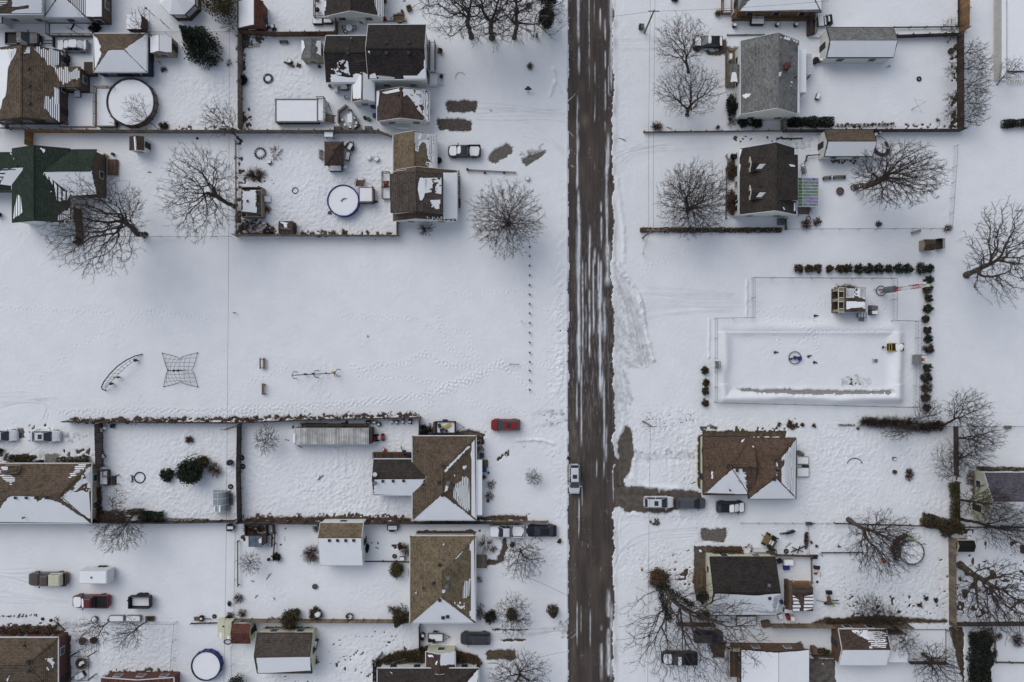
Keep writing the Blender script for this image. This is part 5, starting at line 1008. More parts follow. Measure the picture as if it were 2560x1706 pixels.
for i,(ox,oy,x,y)in enumerate([(1150,360,640,950)]+[(1100,640,822,v)for v in(5,92,180,270,355,442,527,615,705,793,887,972,1052,1140,1227)]):
 O(ox,oy);item('bollard','short dark wooden post, '+ORD[i]+' from the north in the row along the park edge','bollard',x,y,[('post',WOODD if i not in(3,8)else WOODM,[('c',0,0,-.05,.13,.85,.12),('c',0,0,.8,.12,.08,.05)])],0,'posts in a row along the park edge',z=0)
O(1100,640);item('park_sign','small grey sign post inside the row of park posts','sign',748,602,[('post',STEEL,[('c',0,0,0,.04,1.4)]),('plate',GREYP,[('b',0,0,1.2,.35,.04,.45)])],80,z=0);item('hitch_rail','low dark horizontal bar standing in the park snow','rail',679,995,[('bar',IRON,[('t',[(-.68,0,.6),(.68,0,.6)],.045)]),('leg',IRON,[('t',[(-.66,0,0),(-.66,0,.6)],.045)]),('leg',IRON,[('t',[(.66,0,0),(.66,0,.6)],.045)])])
# ================================================================== NORTH-EAST
O(1560,0)
h=house('house','house with broad snowy hip roof at the top right',1430,20);rf=hip(h,1045,-600,1810,108,(1240,-330),(1580,-330),3.0,4.9,B['grey'],WOODN,.35,DTRIM);rf.snow('b',[(1160,-5),(1250,-320),(1570,-320),(1800,100),(1068,102)]).full('r').full('t').fin()
deck(895,-300,985,128,.5,'snow covered wooden porch deck left of the broad snowy roof','lb',WOODN,rmat=WOODM);deck(1000,118,1742,175,1.0,'long orange brown deck under the broad snowy roof','b',WOODM,False,rmat=WOODM);deck(1692,130,1752,318,.9,'dark slatted stair deck at the corner below the broad snowy roof','lr',WOODD,False)
tub(1212,205,'square dark hot tub with thick snow lid below the porch deck',2.0,1.3,.85,DTRIM)
for i,(x,y)in enumerate(((1008,246),(1400,238),(1570,238))):barrel(x,y,['snow capped dark barrel, leftmost of three below the deck','snow capped dark barrel, middle of three below the deck','snow capped dark barrel, rightmost of three below the deck'][i],.34,.7,BLACK,group='snow capped barrels')
junk(1825,210,'stack of black patio furniture under snow strips',[('frame',BLACK,[('b',0,0,.5,2.2,1.5,.1),('b',.3,0,.7,.12,1.6,.5),('b',.8,0,.8,.5,1.5,.5)]),('leg',BLACK,[('b',a,b,.25,.08,.08,.5)for a in(-1,1)for b in(-.65,.65)]),('snow_cover',SNOW,[('b',-.55,0,.62,.8,1.4,.14),('b',.12,0,.62,.2,1.2,.2),('b',.55,.1,.95,.18,.8,.3)])],'patio_furniture','furniture',5)
twiggy(860,135,.6,.9,'straw coloured grass clump at the porch corner',90,M('straw',(.22,.16,.07)),'ornamental_grass','grass clump')
h=house('house','tall grey shingled house with brick chimney and white walls',1340,680);rf=gable(h,1072,378,1606,1050,'y',1412,3.9,6.8,B['grey'],WHITE,.22);rf.vent('r',(1478,628),kind='chimney',mat=BRICK,size=.75).snow('r',[(1425,310),(1600,385),(1600,400),(1420,345)],'n').snow('r',[(1418,670),(1445,660),(1440,700),(1415,705)]).snow('r',[(1596,420),(1606,420),(1606,1040),(1592,1040)],'s').snow('l',[(1085,875),(1170,855),(1140,895),(1110,910),(1090,895)]).snow('r',[(1530,740),(1545,760),(1530,800)],'n').vent('r',(1570,715),kind='vent_pipe').fin()
flat(h,1612,455,1670,855,(2.7,2.5,2.5,2.7),TRIM,WHITE,.05,'f').fin();rf=flat(h,975,592,1072,755,(2.5,2.7,2.7,2.5),B['grey'],None);rf.snow('s',[(990,665),(1030,665),(1042,750),(978,752)]).fin()
awn=thing('slatted_awning','white slatted awning deck beside the grey shingled house','awning',P(1697,590,0));m=MB();a,b=P(1672,490,1.9),P(1724,685,1.7)
for i in range(15):m.box((a.x+b.x)/2,a.y+(b.y-a.y)*(i+.5)/15,1.8,b.x-a.x,.17,.04)
m.build('slat',WPLAST,awn);MB().box((a.x+b.x)/2,(a.y+b.y)/2,1.72,b.x-a.x-.1,a.y-b.y-.1,.05).build('backing',GREYP,awn)
for X in(a.x+.06,b.x-.06):
 for Y in(a.y-.06,b.y+.06):MB().box(X,Y,.85,.08,.08,1.68).build('post',GREYP,awn)
deck(932,480,1062,800,.5,'worn front deck with slanted rails left of the grey shingled house','l',WOODG,False,stair=(990,480,0,1,1.2,2));tub(962,545,'small snow topped bench on the worn front deck',.4,.9,1.0,WPLAST,name='storage_box',cat='box');stick(1690,720,'dark garden steps frame beside the slatted awning',.9,40,IRON,'step_rail','rail')
bush(972,985,.75,1.6,'tall dark shrub against the white wall of the grey house',LEAFD,900,ry=1.65);bush(1080,1130,.75,.9,'round dark shrub, left of two below the grey house',LEAFD,420);bush(1205,1127,.95,1.0,'round dark shrub, right of two below the grey house',LEAFD,520);twiggy(975,1130,.75,1.2,'spotty bare shrub left of the round dark shrubs',40,leaves=90,leafmat=LEAFD);hedge([(1490,1132),(1905,1130)],1.55,1.3,'short thick clipped hedge right of the grey house',LEAFD,95)
fence([(182,1216),(1320,1205),(1770,1203)],.9,'board','low weathered plank fence along the driveway',WOODG);fence([(1456,1090),(1456,1190)],1.6,'board','short gate panel between grey house and plank fence',WOODG);twiggy(295,1170,.8,1.1,'brown bare shrub at the street end of the plank fence',90,leaves=80);stick(415,1182,'dark bent stick beside the plank fence',1.0,-30);twiggy(853,1175,.4,.6,'tiny reddish shrub beside the plank fence',40)
car(760,402,180,'dark sedan half covered in snow under the bare front tree','black','sedan',4.5,1.8,('halfroof','hood','trunk'))
tree(592,668,520,390,5.8,4.4,'bare front tree with crown over the parked dark sedan',n=600,tr=.24,fork=.18,rz=3.8,sub=2);tree(580,1060,595,830,6,5.6,'wide bare tree with forked trunk left of the grey house',n=800,tr=.32,fork=.14,rz=3.8,ry=4.2,sub=2)
fence([(945,330),(1280,328)],.4,'rail','thin dark edging rail above the grey house',IRON);bin_(1770,895,'small dark chest with open lid on the back lawn',IRON,.5,.9,.5,-20,True,'garden_chest','chest')
O(1920,0)
h=house('garage','long garage with grey upper slope and snow covered lower slope',820,420,'garage');rf=gable(h,540,256,1150,526,'x',372,2.8,4.0,B['grey'],WHITE,.12,DTRIM);rf.full('b').fin()
barrel(468,565,'round snow topped barrel beside the long garage',.35,.8,GREYP);junk(425,570,'dark covered barbecue and bin by the slatted awning',[('hood',BLACK,[('b',0,0,.8,.9,.6,.4,0,.8)]),('cart',BLACK,[('b',0,0,.3,.8,.5,.6)])],'barbecue_grill','barbecue',90);deck(378,318,475,350,.3,'pale step platform at the back door of the long garage','',WPLAST)
fence([(1165,338),(1760,318)],1.4,'board','brown board fence behind the snowy lawn, top right',WOODD);fence([(1765,318),(1768,1190)],1.7,'board','long dark board fence at the east of the snowy lawn',WOODD);fence([(1805,-60),(1800,280)],2.4,'board','tall orange brown fence at the top right corner',WOODN);fence([(150,1205),(1790,1198)],1.6,'board','dark board fence behind the snowy lawn and second garage',WOODD);fence([(1735,-40),(1735,258),(1140,264)],.6,'rail','thin inner rail fence around the empty top right yard',IRON)
for i,(x,y,r,n)in enumerate(((1905,480,2.0,130),(1950,610,2.3,150),(1925,790,2.3,150),(1930,930,2.2,150),(1900,1080,2.0,130),(1720,640,1.6,110),(1700,1040,1.5,100),(1700,900,1.2,60))):tree(1780 if x>1780 else 1740,y+20,x,y-10,3.0,r,'bare brushy sapling, '+ORD[i]+' of those along the dark east fence',n=n,tr=.09,fork=.1,rz=1.8,sub=3,bf=.8,group='brushy saplings along the east fence')
tree(1650,395,1690,270,3.5,2.1,'thin bare tree in the fence corner, top right',n=140,tr=.09,sub=2);planter(1670,478,'dark basket planter, lower of two in the fence corner',.5,WOODD,False);planter(1720,438,'dark basket planter, upper of two in the fence corner',.45,WOODD,False);tyre(1383,728,'black tyre with snow lying on the lawn',.4);item('clothes_line','thin metal rotary clothes line standing on the lawn','clothes line',1318,1010,[('shaft',STEEL,[('c',0,0,0,.035,1.8)]),('arm',STEEL,[('t',[(0,0,1.7),(1.3*math.cos(a),1.3*math.sin(a),1.95)],.02,4)for a in(.5,2.1,3.6,5.2)]),('line',STEEL,[('t',[(1.2*math.cos(a),1.2*math.sin(a),1.92)for a in(.5,2.1)],.012,4),('t',[(1.2*math.cos(a),1.2*math.sin(a),1.92)for a in(3.6,5.2)],.012,4)])]);stick(1110,615,'dark angled bracket on the snow below the long garage',.6,20,IRON,'bracket','bracket');twiggy(1550,1105,.35,.5,'tiny bare shrub near the dark fence corner',25)
hedge([(620,1160),(1150,1150)],.5,.6,'low scruffy ground shrubs along the dark board fence',LEAFS,60)
h=house('garage','second garage with brown upper slope and white gable beside the plank fence',740,1320,'garage');rf=gable(h,520,1194,960,1434,'x',1298,2.7,3.9,B['brown'],WHITE,.12,DTRIM);rf.full('b').fin()
def tramp_():
 t=thing('trampoline','broken trampoline tipped on edge with dark netting right of the second garage','trampoline',P(1025,1355,0));m=MB();pts=[];c=P(1025,1345,1.2)
 for i in range(30):a=2*math.pi*i/30;pts.append((c.x+1.65*math.cos(a),c.y+1.75*math.sin(a),1.25+.75*math.cos(a+2.2)))
 m.tube(pts,.05,6,True);m.build('frame',IRON,t);m=MB()
 for i in range(29):
  if i in range(3,9):continue
  p,q=Vector(pts[i]),Vector(pts[i+1]);f=.55;cc=Vector(c);w_=.28+.25*max(0,math.cos(2*math.pi*i/30-3.6));m.add([p,q,q+(cc-q)*w_-Vector((0,0,.1)),p+(cc-p)*w_-Vector((0,0,.1))],[(0,1,2,3)])
 m.build('net',M('trampoline_net',(.045,.042,.047),amp=.3),t);m=MB()
 for i in range(0,30,6):p=pts[i];m.tube([p,(p[0],p[1],0)],.03,5)
 m.build('leg',IRON,t)
tramp_();tub(968,1245,'blue and white cooler heap behind the second garage',.8,.5,.5,BLUE,30,'cooler_box','cooler');barrel(1008,1228,'white topped drum behind the second garage',.25,.7,BLACK);fence([(330,1490),(345,1440),(470,1430)],.9,'rail','low dark garden rail in front of the second garage',WOODD);stones([(580,1482),(700,1478),(810,1475)],'dark snowy rocks and plants below the second garage',40,.35,.35)
def eastpool():
 t=thing('covered_pool','blue covered pool under snow with white slatted walk at the right edge','pool',P(2300,300,0));a,b=P(2192,-300,.5),P(2900,735,.5);m=MB();k=60
 for i in range(k):y=a.y+(b.y-a.y)*(i+.5)/k;m.bar((a.x-1.95,y+.12,.5),(a.x-.85,y-.1,.5),.2,.05)
 for i in range(30):x=a.x+(b.x-a.x)*(i+.5)/30;m.bar((x-.1,b.y-.5,.5),(x+.12,b.y,.5),.2,.05)
 m.build('walkway',M('cream_boards',(.48,.46,.40),amp=.1),t);m=MB();m.box((a.x+b.x)/2,(a.y+b.y)/2+.3,.2,b.x-a.x-.7,a.y-b.y-2.2,.46);m.build('cover',BLUE,t);m=MB();m.box((a.x+b.x)/2+.1,(a.y+b.y)/2+.55,.36,b.x-a.x-.2,a.y-b.y-1.7,.3,0,.995);m.build('snow_cover',SNOW,t);m=MB();m.box(a.x-.4,(a.y+b.y)/2,.2,.7,a.y-b.y,.5);m.build('snow_cover',SNOW,t)
eastpool();tree(2095,785,2250,640,3,2.2,'bare spindly tree at the corner of the white slatted walk',n=130,tr=.1,fork=.12,sub=2);hedge([(2125,1150),(2360,1140)],1.3,1.5,'rounded dark evergreen hedge at the right edge',LEAFD,90)
O(1920,420);tree(785,185,1200,60,10.0,6.9,'huge bare tree sweeping to the right from a thick leaning trunk',n=1500,tr=.55,fork=.14,rz=5.0,bark=BARKL,bf=.7,ry=5.0);tree(1815,990,2190,770,9.5,6.0,'large bare oak at the right edge with pale trunk',n=700,tr=.52,fork=.2,rz=5.0,bark=BARKL,ry=8.0,bf=.5)
O(1600,320)
h=house('house','dark roofed house with two dormers and white walls',1160,480);rf=gable(h,914,192,1436,797,'y',1247,3.5,6.9,B['mid'],WHITE,.22)
for y,l in((350,0),(607,1)):
 d=MB();p0=onplane(1000,y,rf.pl['l']);X0,zt=p0.x,6.15;o,n_=rf.pl['l'];xe=1.9
 zpl=lambda X:o.z-(n_.x*(X-o.x))/n_.z
 X1=X0+xe;yc=p0.y;hw=.95;ze=zpl(X0)+1.0;zr=ze+.55
 d.add([(X0,yc-hw,zpl(X0)-.1),(X0,yc+hw,zpl(X0)-.1),(X0,yc+hw,ze),(X0,yc,zr),(X0,yc-hw,ze),(X1,yc-hw,zpl(X1)),(X1,yc+hw,zpl(X1)),(X1,yc,zpl(X1)+.0)],[(0,4,3,2,1),(0,5,4),(1,2,6)]);dm=d.build('dormer',CREAM,h);e=Vector
 Xr=X0;
 while zpl(Xr)<zr and Xr<X0+6:Xr+=.05
 Xe=X0
 while zpl(Xe)<ze and Xe<X0+6:Xe+=.05
 r_=MB();
 for s in(-1,1):r_.slab([e((X0-.2,yc,zr+.06)),e((Xr,yc,zr+.06)),e((Xe,yc+s*(hw+.12),ze+.02)),e((X0-.2,yc+s*(hw+.12),ze+.02))],.08)
 r_.build('dormer_roof',B['mid'],dm);q=MB();q.slab([e((Xr-.9,yc-.1,zr+.08)),e((Xr,yc-.1,zr+.08)),e((Xe+.05,yc-hw,ze+.06)),e((Xe-.75,yc-hw,ze+.06))],.03);q.build('snow_cover',SNOW,dm);pane(dm,X0,yc,zpl(X0)+.5,.9,.75,'w');f=MB();f.bar((X0-.22,yc-hw-.1,ze),(X0-.22,yc,zr+.03),.1,.22);f.bar((X0-.22,yc+hw+.1,ze),(X0-.22,yc,zr+.03),.1,.22);f.build('bargeboard',CREAM,dm)
sd=flat(h,1250,247,1450,665,(6.75,4.6,4.6,6.75),B['mid'],None);sw=MB();a,b=P(1265,650,6.6),P(1430,650,4.6);sw.slab([Vector((a.x,a.y+.05,6.5)),Vector((b.x,a.y+.05,4.5)),Vector((b.x,a.y+.15,3.6)),Vector((a.x,a.y+.15,6.4))],.05);sd.snow('s',[(1370,335),(1400,338),(1430,350),(1425,360),(1370,355)],'n').fin();rf.snow('l',[(914,195),(938,195),(925,250),(920,285),(914,285)]).snow('l',[(914,330),(924,340),(918,400),(914,420)]).snow('r',[(1412,685),(1424,685),(1424,770),(1412,760)]).snow('r',[(1310,730),(1335,745),(1320,750)],'s').snow('r',[(1418,195),(1434,195),(1434,240),(1418,245)]).fin()
cheek=MB();X0,Y0=P(1270,663,6.6).x,P(1270,663,5).y;X1=P(1446,663,4.6).x;cheek.add([(X0,Y0+.06,6.55),(X1,Y0+.06,4.5),(X1,Y0+.06,3.4)],[(0,2,1)]);cheek.build('dormer_cheek',CREAM,h)
for i,y in enumerate((260,420,520,640,740)):pane(h,P(914,0,3.5).x+.2,P(0,y,1.5).y,1.5,1.0,1.2,'w')
def pergola():
 t=thing('pergola','patio cover of green and purple tinted clear panels','pergola',P(1545,590,0));a,b=P(1452,458,2.5),P(1640,722,2.3);n=9;cols=[]
 for i in range(n):
  y0,y1=a.y+(b.y-a.y)*i/n,a.y+(b.y-a.y)*(i+1)/n;f=MB();f.bar((a.x,y0,2.5),(b.x,y0,2.3),.05,.08);f.build('rafter',TRIM,t)
  for j,(u0,u1)in enumerate(((0,.22),(.22,1))):
   X0,X1=a.x+(b.x-a.x)*u0,a.x+(b.x-a.x)*u1;m=MB();m.slab([Vector((X0+.02,y0-.04,2.52-.2*u0)),Vector((X1-.02,y0-.04,2.52-.2*u1)),Vector((X1-.02,y1+.04,2.52-.2*u1)),Vector((X0+.02,y1+.04,2.52-.2*u0))],.02);m.build('panel',PANELG if j==0 else(PANELP if i in(0,6,7)else PANELM),t)
 MB().bar((a.x+(b.x-a.x)*.22,a.y,2.5),(a.x+(b.x-a.x)*.22,b.y,2.5),.06,.08).bar((b.x,a.y,2.3),(b.x,b.y,2.3),.09,.12).bar((a.x,b.y,2.5),(b.x,b.y,2.3),.07,.09).build('beam',TRIM,t)
 for Y in(a.y-.1,b.y+.1):MB().box(b.x-.05,Y,1.14,.1,.1,2.28).build('post',TRIM,t)
def panelmat(nm,cs):
 m=mk(nm);n,l,b_=nodes(m);b_.inputs['Roughness'].default_value=.15;tc=n.new('ShaderNodeTexCoord');z=n.new('ShaderNodeTexNoise');z.inputs['Scale'].default_value=1.6;z.inputs['Detail'].default_value=3;l.new(tc.outputs['Object'],z.inputs['Vector']);c=n.new('ShaderNodeValToRGB');c.color_ramp.elements[0].color=(*cs[0],1);c.color_ramp.elements[1].color=(*cs[-1],1);c.color_ramp.elements[0].position=.3;c.color_ramp.elements[1].position=.7
 for i,k in enumerate(cs[1:-1]):e=c.color_ramp.elements.new(.3+.4*(i+1)/(len(cs)-1));e.color=(*k,1)
 l.new(z.outputs[0],c.inputs[0]);l.new(c.outputs[0],b_.inputs['Base Color']);return m
PANELG=panelmat('tinted_panel_green',[(.04,.10,.03),(.15,.28,.10)]);PANELP=panelmat('tinted_panel_purple',[(.10,.08,.26),(.30,.28,.42),(.16,.12,.30)]);PANELM=panelmat('tinted_panel_mixed',[(.10,.16,.06),(.30,.34,.30),(.14,.24,.09),(.20,.17,.34),(.15,.24,.10)])
pergola();deck(1440,728,1570,762,.4,'back steps below the tinted patio cover','',WOODG,False,stair=(1500,762,0,-1,1.6,2));item('garden_bench','dark slatted lounge chair beside the dormer house','chair',1490,395,[('seat',IRON,[('b',-.5+.2*i,0,.4,.12,.6,.04)for i in range(6)]),('backrest',IRON,[('l',(.7,-.3,.4),(1.0,-.3,.8),.05,.05),('l',(.7,.3,.4),(1.0,.3,.8),.05,.05),('b',.95,0,.75,.06,.6,.1)]),('armrest',IRON,[('l',(-.6,-.33,.6),(.7,-.33,.6),.06,.05),('l',(-.6,.33,.6),(.7,.33,.6),.06,.05)])],100)
bench(1708,468,'dark iron bench with snow, left of two behind the dormer house',1.3,5,IRON);bench(1820,462,'longer dark iron bench, right of two behind the dormer house',2.0,3,IRON);firepit(1830,584,'round dark fire bowl with ash on the snow',.6,WOODD,False);acunit(1288,862,'grey air conditioner unit on a pad below the dormer house');hoop(1545,832,'dark metal ring standing beside the reddish shrub',.32,IRON,.06,'metal_ring','ring');twiggy(1515,890,.9,1.2,'reddish bare shrub, left of two by the post fence',80,leaves=120);twiggy(1615,868,.7,1.0,'reddish bare shrub, right of two by the post fence',60,leaves=80);fence([(1335,835),(1340,935)],1.1,'board','short pale gate beside the air conditioner',WOODG);twiggy(2185,885,.5,.6,'small leaning brown shrub near the post fence',60,leaves=60)
hedge([(-5,942),(500,942)],.8,.9,'left half of the long brown hedge beside the utility pole',LEAFB,150,.09);hedge([(500,942),(1290,943)],.8,.9,'right half of the long hedge dusted with snow',LEAFS,150,.09)
tree(432,765,500,655,6.2,5.9,'dense round bare tree in front of the dormer house',n=1500,tr=.36,fork=.14,rz=4.2,bf=1.3,shell=.5,tip=.0175);
for i,(x,y,r,c,ry_)in enumerate(((835,395,.9,LEAFB,1.5),(835,690,.85,LEAFB,1.9),(850,272,.5,LEAFD,.5))):bush(x,y,r,.8,['rusty brown shrubs, upper clump along the dormer house front','rusty brown shrubs, lower clump along the dormer house front','round dark shrub at the dormer house front corner'][i],c,700 if i<2 else 300,ry=ry_)
fence([(780,262),(800,300),(785,480),(780,840)],.8,'picket','low picket edging in front of the dormer house',WOODG)
O(1920,420);fence([(150,572),(1650,565)],1.2,'chain','wire fence with leaning posts behind the fire bowl garden',step=3.0);fence([(1650,565),(1690,0),(1700,-190)],1.2,'chain','wire fence at the right of the huge bare tree');item('concrete_bench','pale weathered bench leaning on the wire fence','bench',1348,590,[('seat',CONC,[('b',0,0,.4,1.5,.4,.1)]),('leg',CONC,[('b',-.55,0,.18,.15,.35,.35)]),('leg',CONC,[('b',.55,0,.18,.15,.35,.35)])],18);shed('playhouse','small brown roofed playhouse standing alone in snow',1430,656,1526,757,'x',700,1.5,2.0,B['redbrown'],TANW,.06,cat='playhouse',door=False)
junk(1552,703,'dark open crate attached right of the brown playhouse',[('side',WOODD,[('b',0,-.75,.6,.85,.06,1.2),('b',0,.75,.6,.85,.06,1.2),('b',.4,0,.6,.06,1.5,1.2),('b',0,0,.2,.8,1.4,.06)]),('roof',CONC,[('b',.3,0,1.25,.35,1.6,.05)])],'crate','crate');twiggy(1640,560,.7,.8,'dead brush caught in the wire fence corner',60);stick(1556,270,'dark twig standing near the right wire fence',.6,30);
for i,(x,r)in enumerate(zip((268,358,442,550,640,717,812,907,1005,1093,1182,1265,1377,1460),(40,36,39,30,34,40,42,45,48,36,43,42,49,38))):bush(x,930,r/58,1.2,'round evergreen shrub, '+ORD[i]+' from the left in the row north of the fenced yard',LEAFS if i<5 else LEAFG,420,.10,group='evergreen shrubs north of the fenced yard')
O(1740,640)
for i,(x,y,r)in enumerate(((2115,222,38),(2107,312,42),(2115,392,32),(2106,485,42),(2087,582,30),(2105,682,34),(2110,762,36),(2112,852,48),(2104,1027,38),(2094,1117,46),(2096,1210,50),(2090,1302,38),(2097,1388,32))):bush(x,y,r/58,1.1,'round evergreen shrub, '+ORD[i]+' from the top in the column east of the fenced yard',LEAFS if i%3 else LEAFG,400,.10,group='evergreen shrubs east of the fenced yard')
for i,(x,y)in enumerate(((75,1050),(84,1165),(84,1240),(77,1345))):bush(x,y,.55,1.0,'round evergreen shrub, '+ORD[i]+' from the top in the short column west of the fenced yard',LEAFS,380,.10,group='evergreen shrubs west of the fenced yard')
fence([(165,1340),(165,1060)],1.9,'chain','tall chain link fence, lower west side of the fenced basin',step=3);fence([(165,940),(165,575),(505,570),(505,207),(1790,213),(1785,596),(2010,602),(2006,905)],1.9,'chain','tall chain link fence round the upper part of the fenced yard',step=3);fence([(1994,1000),(1985,1385),(165,1342)],1.9,'chain','tall chain link fence along the south of the fenced basin',step=3)
h=house('equipment_hut','square equipment hut with striped snow on its roof inside the fenced yard',1430,405,'hut');rf=flat(h,1362,292,1556,515,(2.6,2.75,2.75,2.6),B['redbrown'],WOODD,.12);rf.snow('s',[(1378,298),(1550,298),(1550,385),(1378,385)],'n').snow('s',[(1378,300),(1450,300),(1450,380),(1378,380)],'f').snow('s',[(1500,300),(1552,300),(1552,490),(1530,480),(1545,400),(1500,380)],'f').snow('s',[(1380,420),(1545,420),(1545,470),(1440,478),(1380,490)],'f').fin()
lb=MB();a,b=P(1306,293,2.4),P(1362,517,2.4)
for y in(a.y,a.y-(a.y-b.y)*.15,a.y-(a.y-b.y)*.41,a.y-(a.y-b.y)*.57,a.y-(a.y-b.y)*.86,b.y):lb.bar((a.x,y,2.45),(b.x-.02,y,2.45),.12,.1)
lb.bar((a.x,a.y,2.45),(a.x,b.y,2.45),.1,.1).bar((b.x-.06,a.y,2.46),(b.x-.06,b.y,2.46),.1,.12);lb.build('porch_frame',CREAM,h);MB().box((a.x+b.x)/2,(a.y+b.y)/2,.12,b.x-a.x,a.y-b.y,.16).build('porch_floor',WOODD,h)
for f0,f1 in((.0,.15),(.41,.57),(.86,1)):MB().box((a.x+b.x)/2,a.y-(a.y-b.y)*(f0+f1)/2,1.2,b.x-a.x-.2,(a.y-b.y)*(f1-f0)-.14,2.3).build('cabinet',TANW,h)
stones([(1310,290),(1280,340),(1280,480),(1310,515)],'dark gravel and plants round the left side of the hut',120,.5,.18)
def tower():
 t=thing('radio_mast','red and white lattice radio mast with dish and antenna drum','mast',P(1690,322,0));p=P(1690,322,0);hh=11.8;w0=.34;cor=[(w0*math.cos(a),w0*math.sin(a))for a in(.5,2.6,4.7)];k=14
 for i in range(k):
  z0,z1=hh*i/k,hh*(i+1)/k;m=MB()
  for j in range(3):
   c,d=cor[j],cor[(j+1)%3];m.tube([(p.x+c[0],p.y+c[1],z0),(p.x+c[0],p.y+c[1],z1)],.045,5);m.tube([(p.x+c[0],p.y+c[1],z0),(p.x+d[0],p.y+d[1],z1)],.026,4);m.tube([(p.x+c[0],p.y+c[1],z1),(p.x+d[0],p.y+d[1],z1)],.026,4)
  m.build('section',RED if i in(0,1,3,4,5,6,10,11,12)else WPLAST,t)
 MB().cyl(p.x,p.y,1.6,.5,2.6,.5,18).build('antenna_drum',GREYP,t);m=MB();m.ring(p.x,p.y,.3,.75,.06,28);m.build('base_ring',IRON,t);q=MB();q.wheel(p.x+.45,p.y-.1,hh-.2,.45,.3,18);q.build('dish',CREAM,t);q=MB();q.tube([(p.x,p.y,hh),(p.x+.9,p.y+.12,hh+.5)],.03);q.box(p.x-.1,p.y+.25,hh+.1,.3,.3,.5);q.build('antenna',WPLAST,t)
tower();item('cable_bridge','small ladder like cable bridge between hut and mast','cable bridge',1600,322,[('rail',STEEL,[('l',(-.75,-.12,2.3),(.75,-.12,2.3),.05,.05),('l',(-.75,.12,2.3),(.75,.12,2.3),.05,.05)]),('rung',STEEL,[('l',(-.7+.28*i,-.12,2.3),(-.7+.28*i,.12,2.3),.03,.03)for i in range(6)]),('post',STEEL,[('c',.7,0,0,.04,2.3)])]);item('generator','twin grey equipment cabinet right of the hut','cabinet',1610,500,[('case',GREYP,[('b',0,.35,.6,.95,.62,1.0),('b',.05,-.38,.55,.95,.6,.9)]),('snow_cover',SNOW,[('b',.05,-.38,1.03,.85,.5,.06)]),('stand',IRON,[('b',0,0,.1,1.1,1.5,.12)])]);deck(1482,522,1538,570,.5,'small metal step platform below the hut','lr',STEEL,True,stair=(1508,570,0,-1,.7,2))
item('platform_cart','yellow and black railed platform cart with a lump of snow','cart',1812,838,[('platform',BLACK,[('b',0,0,.6,2.6,1.1,.1)]),('rail',YELLOW,[('t',[(-1.3,-.55,.65),(-1.3,-.55,1.2),(-1.3,.55,1.2),(-1.3,.55,.65)],.05),('t',[(1.3,-.6,.7),(-1.2,-.6,.7)],.06),('t',[(1.3,.6,.7),(-1.2,.6,.7)],.06),('t',[(-.9,-.5,.7),(-.9,-.5,1.2),(-.9,.5,1.2),(-.9,.5,.7)],.05),('b',.4,-.62,.65,1.0,.14,.12)]),('drawbar',BLACK,[('l',(-1.3,0,.4),(-1.9,0,.35),.1,.1),('b',-1.85,0,.4,.16,.4,.2)]),('snow_cover',SNOW,[('c',.7,-.1,.65,.5,.22,.3),('c',.85,.1,.65,.45,.16,.3)])]+[('wheel',RUBBER,[('w',a,b,.28,.28,.2,12)])for a in(-.8,.9)for b in(-.5,.5)])
item('aerator','round metal ring with blue motor in the middle of the basin','aerator',903,935,[('ring',IRON,[('r',0,0,.22,.95,.06,32)]),('motor',BLUE,[('c',.02,0,.1,.3,.6,.22),('b',.72,-.1,.3,.5,.6,.4)]),('frame',IRON,[('l',(-.95,-.15,.25),(0,0,.3),.1,.1),('l',(-.95,-.2,.3),(-.4,-.2,.3),.2,.06)])])
for x,y,l,r_ in((733,886,'small dark valve fitting left of the aerator ring',0),(1040,920,'dark bent pipe right of the aerator ring',20),(1092,980,'dark pump fitting right below the aerator ring',-15),(1100,551,'small grey pipe stub left of the hut',0)):item('pipe_fitting',l,'pipe',x,y,[('pipe',IRON,[('t',[(-.35,0,.1),(.1,.05,.18),(.35,0,.12)],[.07,.1,.06]),('r',-.2,0,.15,.16,.05,14)])],r_)
item('fork_bracket','small grey forked frame right of the basin centre','frame',1635,962,[('frame',STEEL,[('b',.25,0,.2,.4,.5,.06),('l',(-.4,-.2,.2),(.2,-.2,.2),.06,.06),('l',(-.4,.2,.2),(.2,.2,.2),.06,.06),('l',(-.3,0,.2),(.2,0,.2),.06,.06)])])
item('sluice_gate','steel gate box with orange panel in the east fence of the basin','gate',2015,952,[('frame',STEEL,[('b',-.3,0,.9,.5,1.25,1.7),('t',[(-.6,.7,1.8),(.7,.7,1.8)],.05),('t',[(-.6,-.65,1.8),(.7,-.65,1.8)],.05),('t',[(-.6,.7,0),(-.6,.7,1.8)],.05),('t',[(.7,.7,0),(.7,.7,1.8)],.05),('t',[(-.6,-.65,0),(-.6,-.65,1.8)],.05),('t',[(.7,-.65,0),(.7,-.65,1.8)],.05)]),('panel',ORANGE,[('b',.35,0,1.0,.3,.5,1.2)]),('side',STEEL,[('b',.05,0,.6,.2,1.2,1.2)])],z=.5);item('sluice_gate','grey steel gate frame in the west fence of the basin','gate',178,998,[('frame',STEEL,[('b',0,-.5,.9,.5,.08,1.8),('b',0,.5,.9,.5,.08,1.8),('b',.25,0,1.7,.1,1.1,.12),('b',-.2,0,1.7,.1,1.1,.12)]),('panel',GREYP,[('b',0,0,.8,.12,.9,1.4)])],z=.4)
